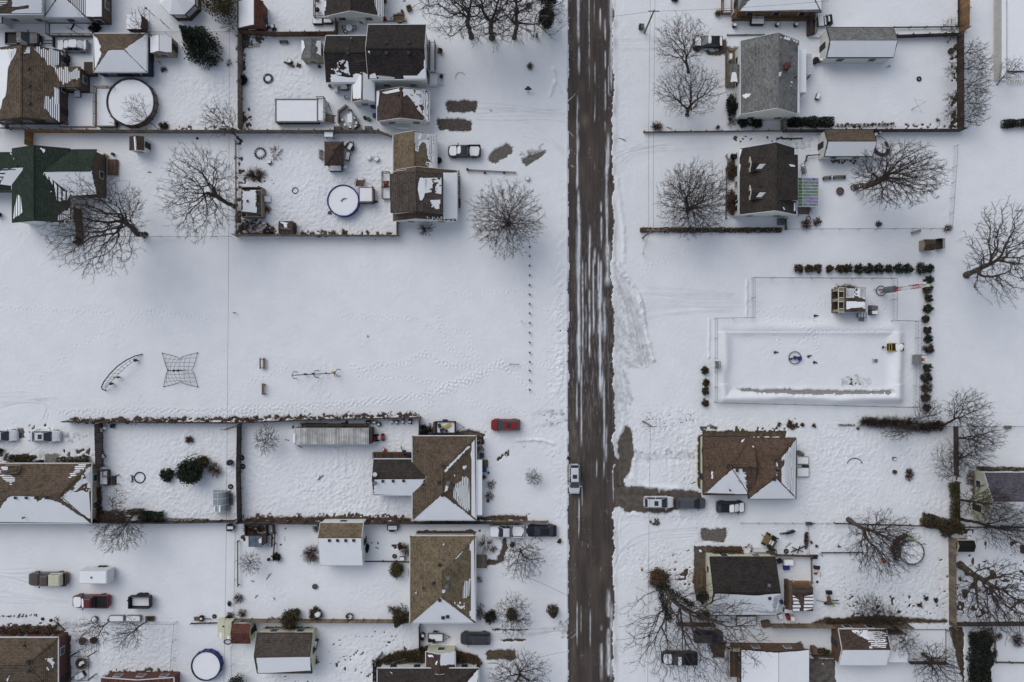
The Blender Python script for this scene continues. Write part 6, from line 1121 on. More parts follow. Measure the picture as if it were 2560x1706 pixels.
# ================================================================== WEST
O(0,320)
h=house('house','green metal roofed house at the left edge with snow in its valleys',400,520)
rf=gable(h,-300,222,200,570,'x',380,3.0,4.3,B['green'],BRW,.2,None,win=False);rf.snow('b',[(80,370),(212,366),(190,480),(180,565),(105,570),(105,530),(0,525)]).snow('b',[(0,380),(75,366),(10,480),(-60,480)],'w').snow('t',[(95,225),(180,320),(170,325),(120,275)]).fin()
rf=gable(h,108,188,642,872,'y',307,3.4,5.2,B['green'],WHITE,.3,None,win=False);rf.snow('r',[(370,188),(405,192),(430,210),(415,215),(395,235),(390,210)],'s').snow('l',[(165,620),(185,620),(205,660),(215,770),(125,845),(140,740)],'w').snow('r',[(395,425),(420,425),(560,570),(600,580),(640,575),(640,625),(600,670),(510,670),(510,590),(480,520)],'w').snow('r',[(640,735),(640,860),(505,855),(560,790)],'t').snow('r',[(440,575),(475,575),(470,600),(440,600)],'n').fin()
rf=gable(h,480,196,888,622,'x',396,3.2,4.75,B['green'],BRW,.3,None,door=False);rf.snow('b',[(385,398),(840,396),(888,618),(660,622),(570,560)],'s').fin()
deck(985,288,1078,432,.5,'small brown back deck beside the green metal roofed house','',WOODM,False);planter(980,258,'yellow flowered pot beside the small brown deck',.3,YELLOW,True);tub(1045,246,'dark pot box by the small brown deck',.35,.35,.5,IRON,name='plant_box',cat='planter',snow=False);item('window_shelter','white framed window shelter against the green house gable','shelter',928,345,[('frame',WPLAST,[('l',(-.5,-.9,1.6),(-.5,.9,2.2),.08,.08),('l',(.5,-.9,1.6),(.5,.9,1.6),.08,.08),('l',(-.5,-.9,1.6),(.5,-.9,1.6),.08,.08),('l',(-.5,.9,2.2),(.5,.9,1.6),.08,.08),('l',(-.5,0,1.9),(.5,0,1.6),.06,.06)]),('panel',GLASS,[('b',0,0,1.5,.9,1.7,.05)])])
fence([(700,630),(738,1005)],1.9,'board','brown board fence below the green metal roofed house',WOODM);bush(735,1040,.65,.9,'round dark shrub at the foot of the brown board fence',LEAFS,320);bin_(0,800,'black round bin at the left edge in the snow',BLACK)
shed('shed','small dark roofed shed with a white ridge cap on the empty lawn',1187,80,1322,208,'y',1240,2.1,2.7,B['redbrown'],WHITE,.06,(('l',[(1230,78),(1241,78),(1252,205),(1240,205)]),('r',[(1240,78),(1250,80),(1260,205),(1250,205)])))
tree(1335,985,860,890,11,7.2,'huge bare tree spreading left over the green roof corner',n=1300,tr=.5,fork=.10,rz=5.5,bf=.6,ry=8.0);tree(2155,722,1830,590,9,6.0,'wide bare tree with dark trunk left of the garden beds',n=1050,tr=.4,fork=.14,rz=4.5,bf=.5,ry=7.6);tree(1215,890,1210,690,4,2.2,'small upright bare tree beside the huge leaning trunk',n=170,tr=.08,sub=2,ry=3.0)
fence([(740,1004),(1330,1004),(2130,1003)],.9,'chain','low wire fence between the huge bare tree and the park',step=3);fence([(2178,130),(2185,1000)],.9,'rail','low timber edging fence west of the garden beds',WOODG);stick(1375,410,'thin stick on the snowy lawn right of the green house',.6,0);tyre(1812,98,'small round tyre lying in snow below the fence',.2)
O(560,320)
def gz():
 t=thing('gazebo','square brown shingled gazebo with pyramid roof','gazebo',P(1020,240,0));rf=hip(t,922,126,1098,346,(998,205),(1003,238),2.5,3.5,B['redbrown'],None,trim=None)
 for x,y in((940,145),(1080,145),(940,328),(1080,328)):p=P(x,y,2.4);MB().box(p.x,p.y,1.2,.14,.14,2.4).build('post',WOODD,t)
 a,b=P(935,140,1),P(1085,332,1);m=MB();m.bar((b.x,a.y,.5),(b.x,b.y,.5),.06,.9);m.bar((a.x,b.y,.5),(b.x,b.y,.5),.06,.9);m.build('panel',WOODD,t)
gz();tub(1033,378,'dark rounded trough with snow below the brown gazebo',1.9,.95,.7,IRON,name='trough',cat='trough');barrel(1125,370,'snow covered barrel right of the dark trough',.32,.8,WPLAST);bench(900,252,'weathered glider bench left of the brown gazebo',1.5,90,WOODG);trailer(1165,180,60,'black wire cart frame right of the brown gazebo',1.2,.75,IRON,.3,True,.3,'garden_cart');tub(1143,268,'snow topped dark lounge seat beside the brown gazebo',.55,1.2,.55,IRON,-12,'lounge_seat','seat')
item('bird_feeder_table','snow topped small shelter against the board fence','shelter',982,84,[('roof',WOODG,[('b',0,0,1.3,1.4,.8,.06)]),('snow_cover',SNOW,[('b',0,0,1.38,1.3,.75,.1)])]+[('leg',WOODM,[('b',a,b,.65,.08,.08,1.3)])for a in(-.55,.55)for b in(-.3,.3)]);barrel(1337,278,'round white snow mound barrel left of the teal planter',.45,.45,WPLAST);planter(1405,292,'dark teal planter with pointed sides beside the snow mound',.42,M('teal_glaze',(.05,.08,.09)),False,True);hoop(655,577,'dark ring lying alone on the trampled snow',.45,IRON,.07)
pool(1110,682,2.42,'blue round pool with snow and an attached wooden deck',BLUE,1.2,BLUE);deck(1240,545,1375,690,1.15,'wooden pool deck attached to the blue round pool','rb',WOODM,True,stair=(1258,548,0,1,1.2,4));item('curved_pipe','dark blue curved strip in the snow of the blue pool','pipe',1103,662,[('strip',BLUE,[('t',[(-.45,-.2,.05),(-.2,.12,.07),(.15,.22,.07),(.45,.2,.05)],[.1,.09,.06,.03])])],z=1.1);item('stepping_stone','grey brown turtle shaped stone left of the blue pool','stone',968,780,[('stone',STONE,[('c',0,0,0,.3,.16,.2),('c',.3,-.15,0,.12,.1,.08),('c',.2,.25,0,.08,.08,.05),('c',-.25,-.2,0,.08,.08,.05)])]);junk(1385,680,'dark pool pump beside the wooden pool deck',[('motor',BLACK,[('c',0,0,.05,.22,.5,.18),('b',.3,0,.2,.4,.25,.25)]),('hose',IRON,[('t',[(0,0,.3),(-.4,.3,.3),(-.6,.2,.1)],.05)])],'pool_pump','pump')
h=house('playhouse','raised snow covered play fort with wooden walls in the garden corner',240,680,'playhouse');a,b=P(160,545,1.9),P(345,815,1.9);m=MB()
for p,q in(((a.x,a.y),(b.x,a.y)),((a.x,b.y),(b.x,b.y)),((b.x,a.y),(b.x,b.y)),((a.x,a.y),(a.x,b.y))):m.bar((*p,1.1),(*q,1.1),.1,1.7)
m.build('wall',WOODG,h);rf=flat(h,163,570,305,785,1.95,WOODD,None);rf.snow('s',[(170,575),(200,582),(292,572),(295,690),(300,780),(165,775),(175,700)]).vent('s',(220,674),size=.25).fin();pl=MB();p=P(338,650,1.3);pl.box(p.x,p.y,1.3,.95,1.1,.08);pl.bar((p.x+.45,p.y-.5,1.3),(p.x+.45,p.y+.5,1.3),.06,.5);pl.build('platform',WOODG,h)
for x,y in((165,550),(335,550),(165,808),(335,808)):p=P(x,y,1);MB().box(p.x,p.y,1.0,.16,.16,2.0).build('post',WOODD,h)
junk(400,660,'snow covered climbing mat beside the play fort',[('ramp',WOODG,[('l',(-.5,0,.7),(.6,0,.1),.9,.06)]),('snow_cover',SNOW,[('l',(-.45,0,.8),(.55,0,.2),.85,.08)])],'ramp','ramp');twiggy(405,750,.6,.8,'brown dead grass tuft below the play fort',70,M('straw'))
shed('shed','flat dark red shed with a patch of snow against the south fence',502,856,634,975,'x',915,1.9,2.1,B['redbrown'],BRW,.05,(('t',[(515,862),(605,865),(580,885),(582,915),(553,915),(552,888),(520,878)]),('b',[(515,918),(620,920),(620,930),(515,928)])))
h=house('house','brown house with upper storey dormer and snow covered porch roof',1760,500)
rf=gable(h,1554,62,1950,400,'y',1742,2.7,4.6,B['tan'],WHITE,.2);rf.snow('r',[(1745,40),(1948,64),(1948,395),(1900,385),(1850,330),(1872,290),(1865,210),(1850,140),(1820,130),(1790,170),(1780,220),(1755,210)],'n').snow('r',[(1870,60),(1946,68),(1946,385),(1890,330),(1880,240)],'t').snow('r',[(1748,42),(1860,55),(1860,110),(1800,110),(1770,160),(1780,215),(1752,200)],'s').fin()
rf=gable(h,1552,392,2140,858,'y',1768,2.6,5.0,B['brown'],WHITE,.2);rf.snow('r',[(2012,415),(2138,410),(2138,835),(2012,835)],'f',.1).snow('r',[(1850,825),(1990,825),(2138,835),(2138,850),(1900,845)],'t').fin()
rf=gable(h,1535,425,2005,778,'y',1757,5.1,6.3,B['tile'],WHITE,.15,DTRIM,base=2.7,door=False);rf.snow('r',[(1790,465),(1850,462),(1865,480),(1850,600),(1820,660),(1800,672),(1778,560)]).snow('r',[(1830,462),(1995,458),(1995,610),(1945,600),(1925,655),(1900,590),(1850,600)],'n').snow('r',[(1895,665),(1985,660),(1975,745),(1855,748),(1880,710)],'n').fin()
deck(1455,412,1528,655,.6,'narrow back deck with white rails left of the upper storey house','lt',WOODG,True);item('lawn_tractor','red covered ride on mower standing on the narrow back deck','mower',1490,520,[('body',RED,[('b',0,0,.5,.6,.9,.5,0,.75)]),('seat',BLACK,[('b',0,-.25,.8,.4,.35,.2)]),('deck',BLACK,[('b',0,0,.2,.7,1.0,.15)])]+[('wheel',RUBBER,[('w',a,b,.18,.18,.12,12)])for a in(-.3,.3)for b in(-.4,.4)],5,z=.62)
fence([(95,988),(1600,990)],1.7,'board','weathered board fence between the blue pool garden and the park',WOODG);fence([(1592,870),(1592,985)],1.7,'board','short fence stub below the upper storey house',WOODG);twiggy(1860,935,1.3,1.9,'bare bush against the south wall of the upper storey house',60,TWIG);firepit(335,235,'ring of charred stones in the snowy corner garden',.8);twiggy(480,240,1.2,.5,'scattered dead twigs beside the charred stone ring',40);twiggy(290,430,1.8,.8,'heap of brown dead brush in the garden bed',110,leaves=200,ry=.9);twiggy(250,900,1.8,.6,'dark dead stalks in the lower garden bed',90,leaves=120,ry=1.0);twiggy(410,955,1.2,.6,'low brown stalks left of the flat dark red shed',60,leaves=120,ry=.5);chair(372,882,'snowy wooden garden chair among the dead stalks',40,WOODG);item('mailbox','small snow topped stump box in the corner garden','box',425,320,[('box',WOODD,[('b',0,0,.3,.6,.4,.35)]),('snow_cover',SNOW,[('b',0,0,.52,.55,.36,.1)]),('post',WOODD,[('b',0,-.3,.15,.1,.3,.3)])]);twiggy(1005,970,.5,.7,'straw tuft left of two at the south fence',60,M('straw'));twiggy(1100,970,.4,.6,'straw tuft right of two at the south fence',40,M('straw'));hedge([(2155,400),(2160,640)],.4,.7,'thin dark planting along the snow covered porch, upper part',LEAFS,60);hedge([(2160,645),(2158,740)],.5,.9,'rusty planting along the snow covered porch, lower part',LEAFB,90);planter(1975,305,'dark potted plants by the right wall of the brown gable',.5,IRON)
# ================================================================== PARK
O(0,740)
def canoe():
 t=thing('jungle_gym','boat shaped climbing frame with a bowed beam and rungs','climbing frame',P(1120,720,0));arc=[(1308,537),(1240,552),(1160,590),(1080,645),(1010,715),(955,785),(932,835),(940,858),(970,870)];pts=[]
 for i,(x,y)in enumerate(arc):pts.append(P(x,y,.1+2.2*math.sin(math.pi*i/8)))
 MB().tube(pts,.085,7).build('beam',IRON,t);A,Bp=P(1290,550,.2),P(960,868,.2);chord=[A.lerp(Bp,i/14)+Vector((0,0,.9*math.sin(math.pi*i/14)))for i in range(15)];MB().tube(chord,.03,5).build('rail',IRON,t);m=MB();m2=MB()
 inner=[pts[0].lerp(pts[1],.5)]+[(pts[int(i*8/14)].lerp(pts[min(8,int(i*8/14)+1)],(i*8/14)%1)).lerp(chord[i],.45)for i in range(1,14)]+[pts[-1]]
 m.tube(inner,.022,5)
 for i in range(2,13):m.tube([inner[i],chord[i]],.03,5);m2.tube([inner[i],pts[int(i*8/14)].lerp(pts[min(8,int(i*8/14)+1)],(i*8/14)%1)],.016,4)
 m.build('rung',IRON,t);m2.build('rope',IRON,t)
 for x,y,r in((1236,593,.26),(1012,808,.24),(1078,748,.17),(1045,752,.09)):p=P(x,y,.9);MB().cyl(p.x,p.y,.05,r*.4,.7,r,8).cyl(p.x,p.y,.75,r,.2,r*.8,10).build('footrest',IRON,t)
canoe()
def net():
 t=thing('climbing_net','square rope climbing net stretched from four corners','climbing net',P(1650,685,0));c=[P(1490,527,.2),P(1812,523,.2),P(1815,836,.2),P(1503,832,.2)];a,b=P(1585,687,2.6),P(1650,687,2.6);m=MB();e=MB()
 def S_(u,v):
  p=c[0].lerp(c[1],u).lerp(c[3].lerp(c[2],u),v);pull=.30;mid=P(1648,685,0);du,dv=abs(u-.5)*2,abs(v-.5)*2;k=1-.33*(1-(du*dv)**.7)*max(du,dv)**1.5;q=mid+(p-mid)*k;q.z=.2+2.3*(1-max(du,dv))**.8;return q
 n=8
 for i in range(n+1):
  f=i/n;e_=e if i in(0,n)else m;e_.tube([S_(f,j/12)for j in range(13)],.022 if i not in(0,n)else.03,4);e_.tube([S_(j/12,f)for j in range(13)],.022 if i not in(0,n)else.03,4)
 m.build('rope_net',IRON,t);e.build('edge_rope',IRON,t);q=MB();p0,p1=P(1535,688,2.5),P(1662,688,2.5);q.tube([p0,p1],.05);q.build('top_bar',IRON,t)
 for x in(1597,1632):p=P(x,687,2.5);MB().cyl(p.x,p.y,0,.06,2.45,.05,8).cyl(p.x,p.y,2.45,.19,.25,.15,12).build('mast',IRON,t)
 for p in c:MB().cyl(p.x,p.y,0,.09,.3,.07,8).build('anchor',IRON,t)
net();item('park_marker','tiny dark marker post standing alone in the park snow','post',2165,158,[('post',IRON,[('c',0,0,0,.07,.9,.06),('c',0,0,.9,.1,.08,.05)])])
O(560,740)
for x,y,w_,l in((362,620,1.7,'long park table bench with a gap between planks, upper of two'),(368,854,1.75,'narrow slatted park bench, lower of two')):
 item('park_bench',l,'bench',x,y,[('seat',WOODG,[('b',.16+.13*i if w_==1.7 else-.15+.13*i,0,.45,.11,w_,.05)for i in range(3)])]+([('second_seat',WOODM,[('b',-.26,0,.7,.2,w_,.05)])]if w_==1.7 else[('backrest',WOODG,[('b',.24,0,.7,.04,w_,.3)])])+[('leg',IRON,[('b',0,s*w_*.4,.22,.6,.06,.44)])for s in(-1,1)],0,'park benches')
def swings():
 t=thing('swing_set','long swing set with three curved end frames and a yellow seat','swing set',P(820,720,0));Z=2.3;m=MB();a,b=P(622,730,Z),P(1022,709,Z);MB().tube([a,b],.06).build('beam',IRON,t)
 for x,y in((640,729),(838,718),(1036,707)):
  q=P(x-16,y,Z);d=MB();pts=[P(x+30,y-32,.05),P(x+2,y-32,1.2),q+Vector((0,.1,0)),q,q-Vector((0,.1,0)),P(x+2,y+30,1.2),P(x+30,y+30,.05)];d.tube(pts,.055);d.build('end_frame',IRON,t)
 for x,mat,w_ in((717,IRON,.5),(790,IRON,.5),(910,IRON,.22),(984,YELLOW,.34)):
  q=a.lerp(b,(x-622)/400);s=MB();s.box(q.x,q.y,.6,w_,.28,.12);
  if mat is YELLOW:s.box(q.x,q.y+.2,.85,.5,.12,.5);s.box(q.x+.05,q.y-.35,.5,.14,.5,.1)
  s_=s.build('swing_seat',mat,t);c=MB()
  for k in(-.17,.17):c.tube([(q.x+k,q.y,Z),(q.x+k,q.y,.65)],.012,4)
  c.build('chain',IRON,s_)
swings();bush(1322,371,.12,.25,'tiny dark bird like lump on the open park snow',LEAFD,30,.05,'clump','clump',stem=False)
# ================================================================== SOUTH-WEST
O(0,1020)
fence([(600,128),(2170,138)],1.6,'board','long dark board fence between the park and the evergreen yard',WOODD);O(560,1020);fence([(110,138),(900,108),(1800,90)],1.6,'board','dark board fence between the park and the ribbed trailer yard',WOODD);fence([(1795,92),(1792,255)],1.6,'board','short fence end beside the scrap trailer',WOODG)
O(0,740);litter([(640,1145),(1400,1140),(2350,1135)],.5,1700,'brown leaves and dry growth along the fence at the park, left half',LEAFB,.10,.09);O(560,740);litter([(20,1128),(500,1118),(1000,1108),(1800,1092)],.5,1500,'brown leaves and dry growth along the fence at the park, right half',LEAFB,.10,.09)
O(0,1020)
car(55,250,0,'white sedan cut off by the left edge of the photo','white','sedan',4.4,1.8);car(440,255,0,'white sedan with sunroof parked by the slatted fence','white','sedan',4.7,1.82,sunroof=True)
fence([(905,145),(915,545)],2.1,'board','tall dark slatted fence behind the white sedans',WOODD);fence([(2198,145),(2190,600),(2200,1050)],1.9,'board','tall dark board fence with tyres, splitting the two south yards',WOODD);fence([(835,1045),(1500,1052),(2150,1040)],1.6,'board','reddish board fence south of the evergreen yard',WOODD)
h=house('house','brown hip roofed house at the left edge with snowy south roof',400,780);rf=hip(h,-420,513,836,1056,(100,803),(540,798),2.9,4.7,B['brown'],TANW,.3,TRIM,door=False)
rf.snow('b',[(100,806),(330,810),(345,860),(400,830),(480,845),(545,870),(820,1040),(830,1052),(-200,1052),(0,930),(30,880)]).snow('t',[(-30,570),(60,600),(150,650),(105,715),(20,640)],'t').snow('t',[(720,520),(812,520),(640,665),(650,620)],'t').snow('r',[(560,780),(640,745),(835,575),(835,680),(760,700),(700,760),(620,780)],'n').snow('r',[(560,790),(760,760),(830,780),(832,1020),(760,980),(560,830)],'s').snow('r',[(760,560),(832,540),(832,780),(740,720)],'n')
rf.vent('b',(148,825),(248,825),(335,825),(430,825),size=.3).vent('r',(572,797)).vent('b',(228,1005),kind='vent_pipe').fin()
dm=flat(h,10,530,156,608,(4.3,4.2,4.0,4.1),B['brown'],TANW,.05,None);dm.snow('s',[(10,540),(70,540),(70,570),(20,575)]).fin()
deck(915,570,990,708,.9,'snowy back deck with dark railings right of the brown hip roofed house','t',WOODD,True,stair=(990,660,1,0,1.3,5));item('stair_railing','dark railing frame beside the back deck stairs','railing',1045,625,[('rail',WOODD,[('l',(-.8,1.2,1.6),(-.8,.2,1.6),.1,.1),('l',(-.9,.2,1.4),(.9,.2,1.0),.1,.1),('l',(-.9,-1.3,1.2),(.9,-1.2,.9),.1,.1)]),('post',WOODD,[('b',.85,.2,.5,.1,.1,1.0),('b',.85,-1.2,.5,.1,.1,1.0),('b',-.8,.2,.8,.1,.1,1.6)])])
bush(1548,608,.95,1.2,'round dark evergreen dusted with snow, left of the big evergreen',LEAFG,800,.12);conifer(1795,560,3.4,1.7,'big rounded evergreen in the middle of the south-west yard',LEAFG,3600,.15,shape='round');bush(1880,490,.9,1.8,'yellowish evergreen behind the big rounded evergreen',LEAFO,600,.12);twiggy(1985,558,1.1,1.4,'reddish leafy shrub right of the big evergreen',80,leaves=260,leafmat=LEAFB);twiggy(1748,290,.6,.8,'small round reddish shrub alone in the yard',70,leaves=140);item('yard_hydrant','thin dark pole standing behind the big evergreen','pole',1805,420,[('shaft',IRON,[('c',0,0,0,.06,3.2,.04)]),('arm',IRON,[('b',0,0,3.0,.06,.5,.05)])]);hoop(1285,640,'navy inflatable ring lying in the trampled snow',.82,NAVY,.1,'pool_ring','ring');item('log_roll','pale rolled mat beside the navy ring','roll',1212,648,[('roll',GREYP,[('t',[(-.05,-.5,.18),(.05,.5,.18)],.2,10)]),('snow_cover',SNOW,[('b',0,0,.38,.2,.8,.06)])]);barrel(905,205,'small pale barrel left by the slatted fence corner',.25,.6,WPLAST);barrel(975,182,'white snow topped pot right by the slatted fence corner',.3,.5,WPLAST);tub(945,200,'dark cart between the pale barrels',.4,.6,.5,IRON,30,'yard_cart','cart');barrel(1043,165,'dark half barrel against the park fence',.35,.5,IRON,snow=False);tub(958,440,'dark toy wagon beside the slatted fence',.4,.6,.35,IRON,40,'toy_wagon','wagon')
for x,y,l in((2222,458,'upper black tyre leaning right of the tall dark fence'),(2232,538,'lower black tyre leaning right of the tall dark fence')):tyre(x,y,l,.42,group='tyres by the tall dark fence')
barrel(2120,498,'dark round barrel against the left side of the tall dark fence',.45,.8,IRON,snow=False)
def gh():
 t=thing('greenhouse','white arched polytunnel greenhouse beside the tall dark fence','greenhouse',P(2025,850,0));a,b=P(1942,770,1.2),P(2075,950,1.2);m=MB();n=10;X0,X1=a.x,a.x+2.5;Y0,Y1=a.y,b.y;arc=[(X0+(X1-X0)*(1-math.cos(math.pi*i/n))/2,.2+1.6*math.sin(math.pi*i/n)**.8)for i in range(n+1)]
 m.add([(x,Y0,z)for x,z in arc]+[(x,Y1,z)for x,z in arc],[(i+1,i,n+1+i,n+2+i)for i in range(n)]+[tuple(range(n+1)),tuple(range(n+1,2*n+2))[::-1]]);m.build('cover',M('polytunnel_film',(.26,.29,.31),rough=.3,amp=.2,scale=3),t)
 f=MB()
 for k in range(4):y=Y0+(Y1-Y0)*k/3;f.tube([(x,y,z+.02)for x,z in arc],.045,5)
 f.bar(((X0+X1)/2,Y0,1.83),((X0+X1)/2,Y1,1.83),.08,.05);f.build('hoop_frame',WPLAST,t);s=MB();s.slab([(arc[3][0],Y1+.85,arc[3][1]+.08),(arc[6][0],Y1+1.1,arc[6][1]+.1),(arc[6][0],Y1+.05,arc[6][1]+.1),(arc[3][0],Y1+.05,arc[3][1]+.08)],.06);s.build('snow_cover',SNOW,t);s=MB();s.slab([(arc[1][0],Y1+.6,arc[1][1]+.08),(arc[3][0],Y1+.8,arc[3][1]+.1),(arc[3][0],Y1+.05,arc[3][1]+.1),(arc[1][0],Y1+.05,arc[1][1]+.08)],.06);s.build('snow_cover',SNOW,t)
gh();tyre(2118,722,'thin dark wheel standing above the polytunnel',.4);junk(2128,830,'stack of dark poles between polytunnel and fence',[('pole',IRON,[('l',(-.2+.14*i,-1.0,.2),(-.1+.14*i,.9,.6),.07,.07)for i in range(4)]),('rail',IRON,[('l',(-.4,.5,.5),(.5,.5,.5),.06,.06)])],'pole_stack','poles')
hedge([(925,720),(930,960)],.7,1.1,'dark ivy against the east wall of the brown hip roofed house',LEAFS,110,.1);hedge([(850,995),(1160,985)],2.0,1.4,'tangled brown shrubs at the corner of the brown hip roofed house',LEAFB,60,.1);hedge([(1190,950),(1340,940)],.9,1.2,'olive shrub right of the tangled brown shrubs',LEAFO,100,.1);hedge([(1300,985),(1520,990)],1.6,1.4,'dark evergreen hedge along the reddish fence',LEAFG,90,.12);hedge([(1520,1018),(1930,1025)],.4,.5,'low leafy edging along the reddish fence',LEAFS,90,.09);hedge([(95,470),(320,480)],1.6,1.2,'brown shrubs left of the concrete path',LEAFS,80,.1);hedge([(550,480),(835,470)],1.2,1.2,'brown shrubs right of the concrete path',LEAFS,80,.1);bush(5,400,.6,.8,'olive shrub cut by the left edge of the photo',LEAFO,260);bin_(385,492,'black bin beside the concrete path',BLACK);tub(200,500,'orange wooden window box along the north eave',2.4,.35,.6,WOODN,3,'window_box','planter',False)
tree(1235,965,1090,1130,4.8,4.3,'bare tree hanging over the reddish fence into the empty lot',n=520,tr=.2,fork=.14,rz=2.6,ry=3.6,sub=3);tree(1050,990,1075,840,3,1.9,'thin bare tree above the tangled brown shrubs',n=110,tr=.06,sub=2)
pole(2225,150,7.0,'wooden utility pole leaning over the park fence',.14,mat=WOODG);pw=P(2085,213,6.9);O(0,320);wire(pw,Vector((pw.x+.4,75,7.2)),'single wire running north from the park fence pole',.4);wire(pw,Vector((pw.x-1.1,-75,7.0)),'single wire running south from the park fence pole',.5);O(0,1020)
trailer(2128,1090,0,'small dark framed trailer with snow at the fence end',1.1,.55,IRON,.2,True,.1,'hand_trailer');fence([(2180,1060),(2172,1568),(2168,2000)],.9,'chain','low wire fence on the east of the empty lot',step=3);item('long_rail','long dark rail standing along the wire fence','rail',2196,1420,[('rail',WOODD,[('l',(0,-3.6,.6),(0,3.6,.6),.12,.14)]),('post',WOODD,[('b',0,-3.4,.3,.12,.12,.6)]),('post',WOODD,[('b',0,3.4,.3,.12,.12,.6)])])
O(560,1020)
h=house('storage_trailer','long ribbed white storage trailer with streaked roof',980,260,'trailer');a,b=P(640,188,2.5),P(1330,335,2.5);cx,cy,L,W=(a.x+b.x)/2,(a.y+b.y)/2,b.x-a.x,a.y-b.y;MB().box(cx,cy,1.25,L,W,2.3).build('body',GREYP,h);m=MB();k=44
for i in range(k):m.box(a.x+L*(i+.5)/k,cy,2.46,L/k*.8,W+.04,.12)
m.build('roof_rib',M('streaked_white_metal',(.46,.45,.43),amp=.35,scale=.9,island=.22),h);MB().box(a.x-.4,cy-.1,1.1,.75,W*.9,2.2).build('front_box',WPLAST,h);MB().box(a.x+.1,cy-.3,2.6,.35,1.4,.12).build('snow_cover',SNOW,h);MB().box(b.x+.18,cy,1.2,.34,W*.96,2.1).build('rear_door',WOODD,h);m=MB();m.box(cx+2,a.y+.3,.6,6.5,.35,.9);m.box(cx-3,a.y+.35,.5,3.5,.4,.7);m.build('side_rack',WOODD,h)
for s in(-.3,.0,.3):MB().wheel(cx+L*s,b.y+.2,.4,.4,.25).build('wheel',RUBBER,h)
for x,y,r_,l in((730,170,30,'long dark timber propped on the back of the ribbed trailer'),(1270,172,-20,'dark timber beam slanting behind the ribbed trailer'),(1130,155,5,'thin steel rail lying behind the ribbed trailer')):item('timber_beam',l,'beam',x,y,[('beam',WOODD,[('l',(-.9,0,1.6),(.9,.1,.4),.14,.14)]),('prop',WOODD,[('l',(0,.3,0),(0,0,1.0),.1,.1)])],r_)
stick(700,360,'dark drooping branch at the front of the ribbed trailer',.9,-25);stick(590,300,'thin tow bar at the front of the ribbed trailer',1.0,-20,IRON,'tow_bar','bar')
item('lawn_tractor','red and white garden tractor beside the ribbed trailer','tractor',1430,270,[('hood',RED,[('b',.55,0,.6,.55,.75,.5,0,.85)]),('chassis',RED,[('b',-.5,0,.5,.7,.6,.45,0,.9),('b',0,0,.4,1.2,.3,.2)]),('seat',BLACK,[('b',-.35,0,.85,.3,.4,.25)]),('steering_wheel',IRON,[('r',.1,0,.9,.18,.03,14)]),('snow_cover',SNOW,[('b',.1,0,.75,.5,.5,.1)])]+[('wheel',RUBBER,[('w',a,b,r,r,.2,14)])for a,r in((-.45,.36),(.55,.24))for b in(-.45,.45)],5)
for i,(x,y,m_,l)in enumerate(((1385,128,STEEL,'grey cage of scrap leftmost along the park fence'),(1425,150,IRON,'dark engine block in snow along the park fence'),(1538,125,WPLAST,'white snow topped shelf along the park fence'),(1590,130,WOODD,'dark wooden crate along the park fence'),(1645,125,STEEL,'round steel wheel rim heap along the park fence'),(1712,125,IRON,'black folded chair rightmost along the park fence'))):junk(x,y,l,[('frame',m_,[('b',0,0,.3,.55+.1*(i%3),.5,.5,0,.9),('l',(-.3,-.3,.1),(.3,.3,.8),.08,.08),('l',(-.3,.3,.1),(.35,-.2,.7),.08,.08)]),('snow_cover',SNOW,[('b',0,.02,.6,.4,.35,.08,0,.8)])],'scrap_pile','scrap',15*i)
junk(1340,130,'rusty bedstead leaning on the park fence',[('frame',IRON,[('l',(-.6,.2,.2),(.6,.2,.9),.07,.07),('l',(-.6,-.2,.2),(.6,-.2,.6),.07,.07),('l',(-.4,-.2,.3),(-.4,.2,.5),.07,.07)])],'bedstead','bedstead')
trailer(2040,175,0,'open trailer loaded with yellow and dark scrap beside the brown hipped house',3.1,1.9,IRON,.5,True,1.2,load=[('scrap_load',YELLOW,[('b',.3,.3,.95,.9,.4,.25,.5),('b',-.2,.1,.9,.5,.3,.3,-.3)]),('scrap_heap',IRON,[('b',-.6,-.4,.9,.6,.5,.3,.4),('l',(-1,.5,.9),(.2,-.6,1.1),.1,.1),('c',.1,-.5,.7,.22,.4),('b',-1.0,.3,.9,.4,.6,.35,.2)]),('cabinet',WOODD,[('b',-1.75,0,.6,.35,1.7,1.1)])]);bin_(1905,235,'blue grey bin beside the loaded scrap trailer',NAVY);bush(1850,200,.8,.8,'dark shrub between the fence end and the scrap trailer',LEAFD,360);twiggy(1905,190,.9,.9,'bare brush around the scrap trailer',70,leaves=60)
h=house('house','big brown hipped house with a low side wing and snow streaked front',1950,640);rf=hip(h,1730,260,2312,1028,(2014,560),(2010,772),2.9,4.9,B['brown'],WHITE,.4);rf.snow('b',[(2003,795),(1730,1026),(2305,1026)]).snow('r',[(2305,275),(2308,1020),(2270,990),(2275,860),(2268,720),(2275,560),(2262,420),(2275,330)],'s').snow('r',[(2240,350),(2260,360),(2230,380),(2020,605),(2018,575)],'s').snow('r',[(2030,715),(2060,715),(2050,760),(2025,770)],'s').snow('r',[(2195,640),(2255,650),(2255,930),(2200,950),(2090,800),(2130,700)],'t').snow('r',[(2190,535),(2225,530),(2225,585),(2200,585)],'n').snow('r',[(2090,605),(2120,600),(2120,630),(2095,630)],'n').snow('r',[(2120,740),(2250,700),(2250,920),(2210,930)],'s')
rf.vent('l',(1775,395),kind='vent_pipe').vent('t',(2010,532)).vent('l',(1975,683),size=.42).vent('r',(2064,683),size=.45,kind='chimney',mat=GREYP).vent('b',(2005,800)).vent('l',(1835,703),kind='vent_pipe',mat=IRON).fin()
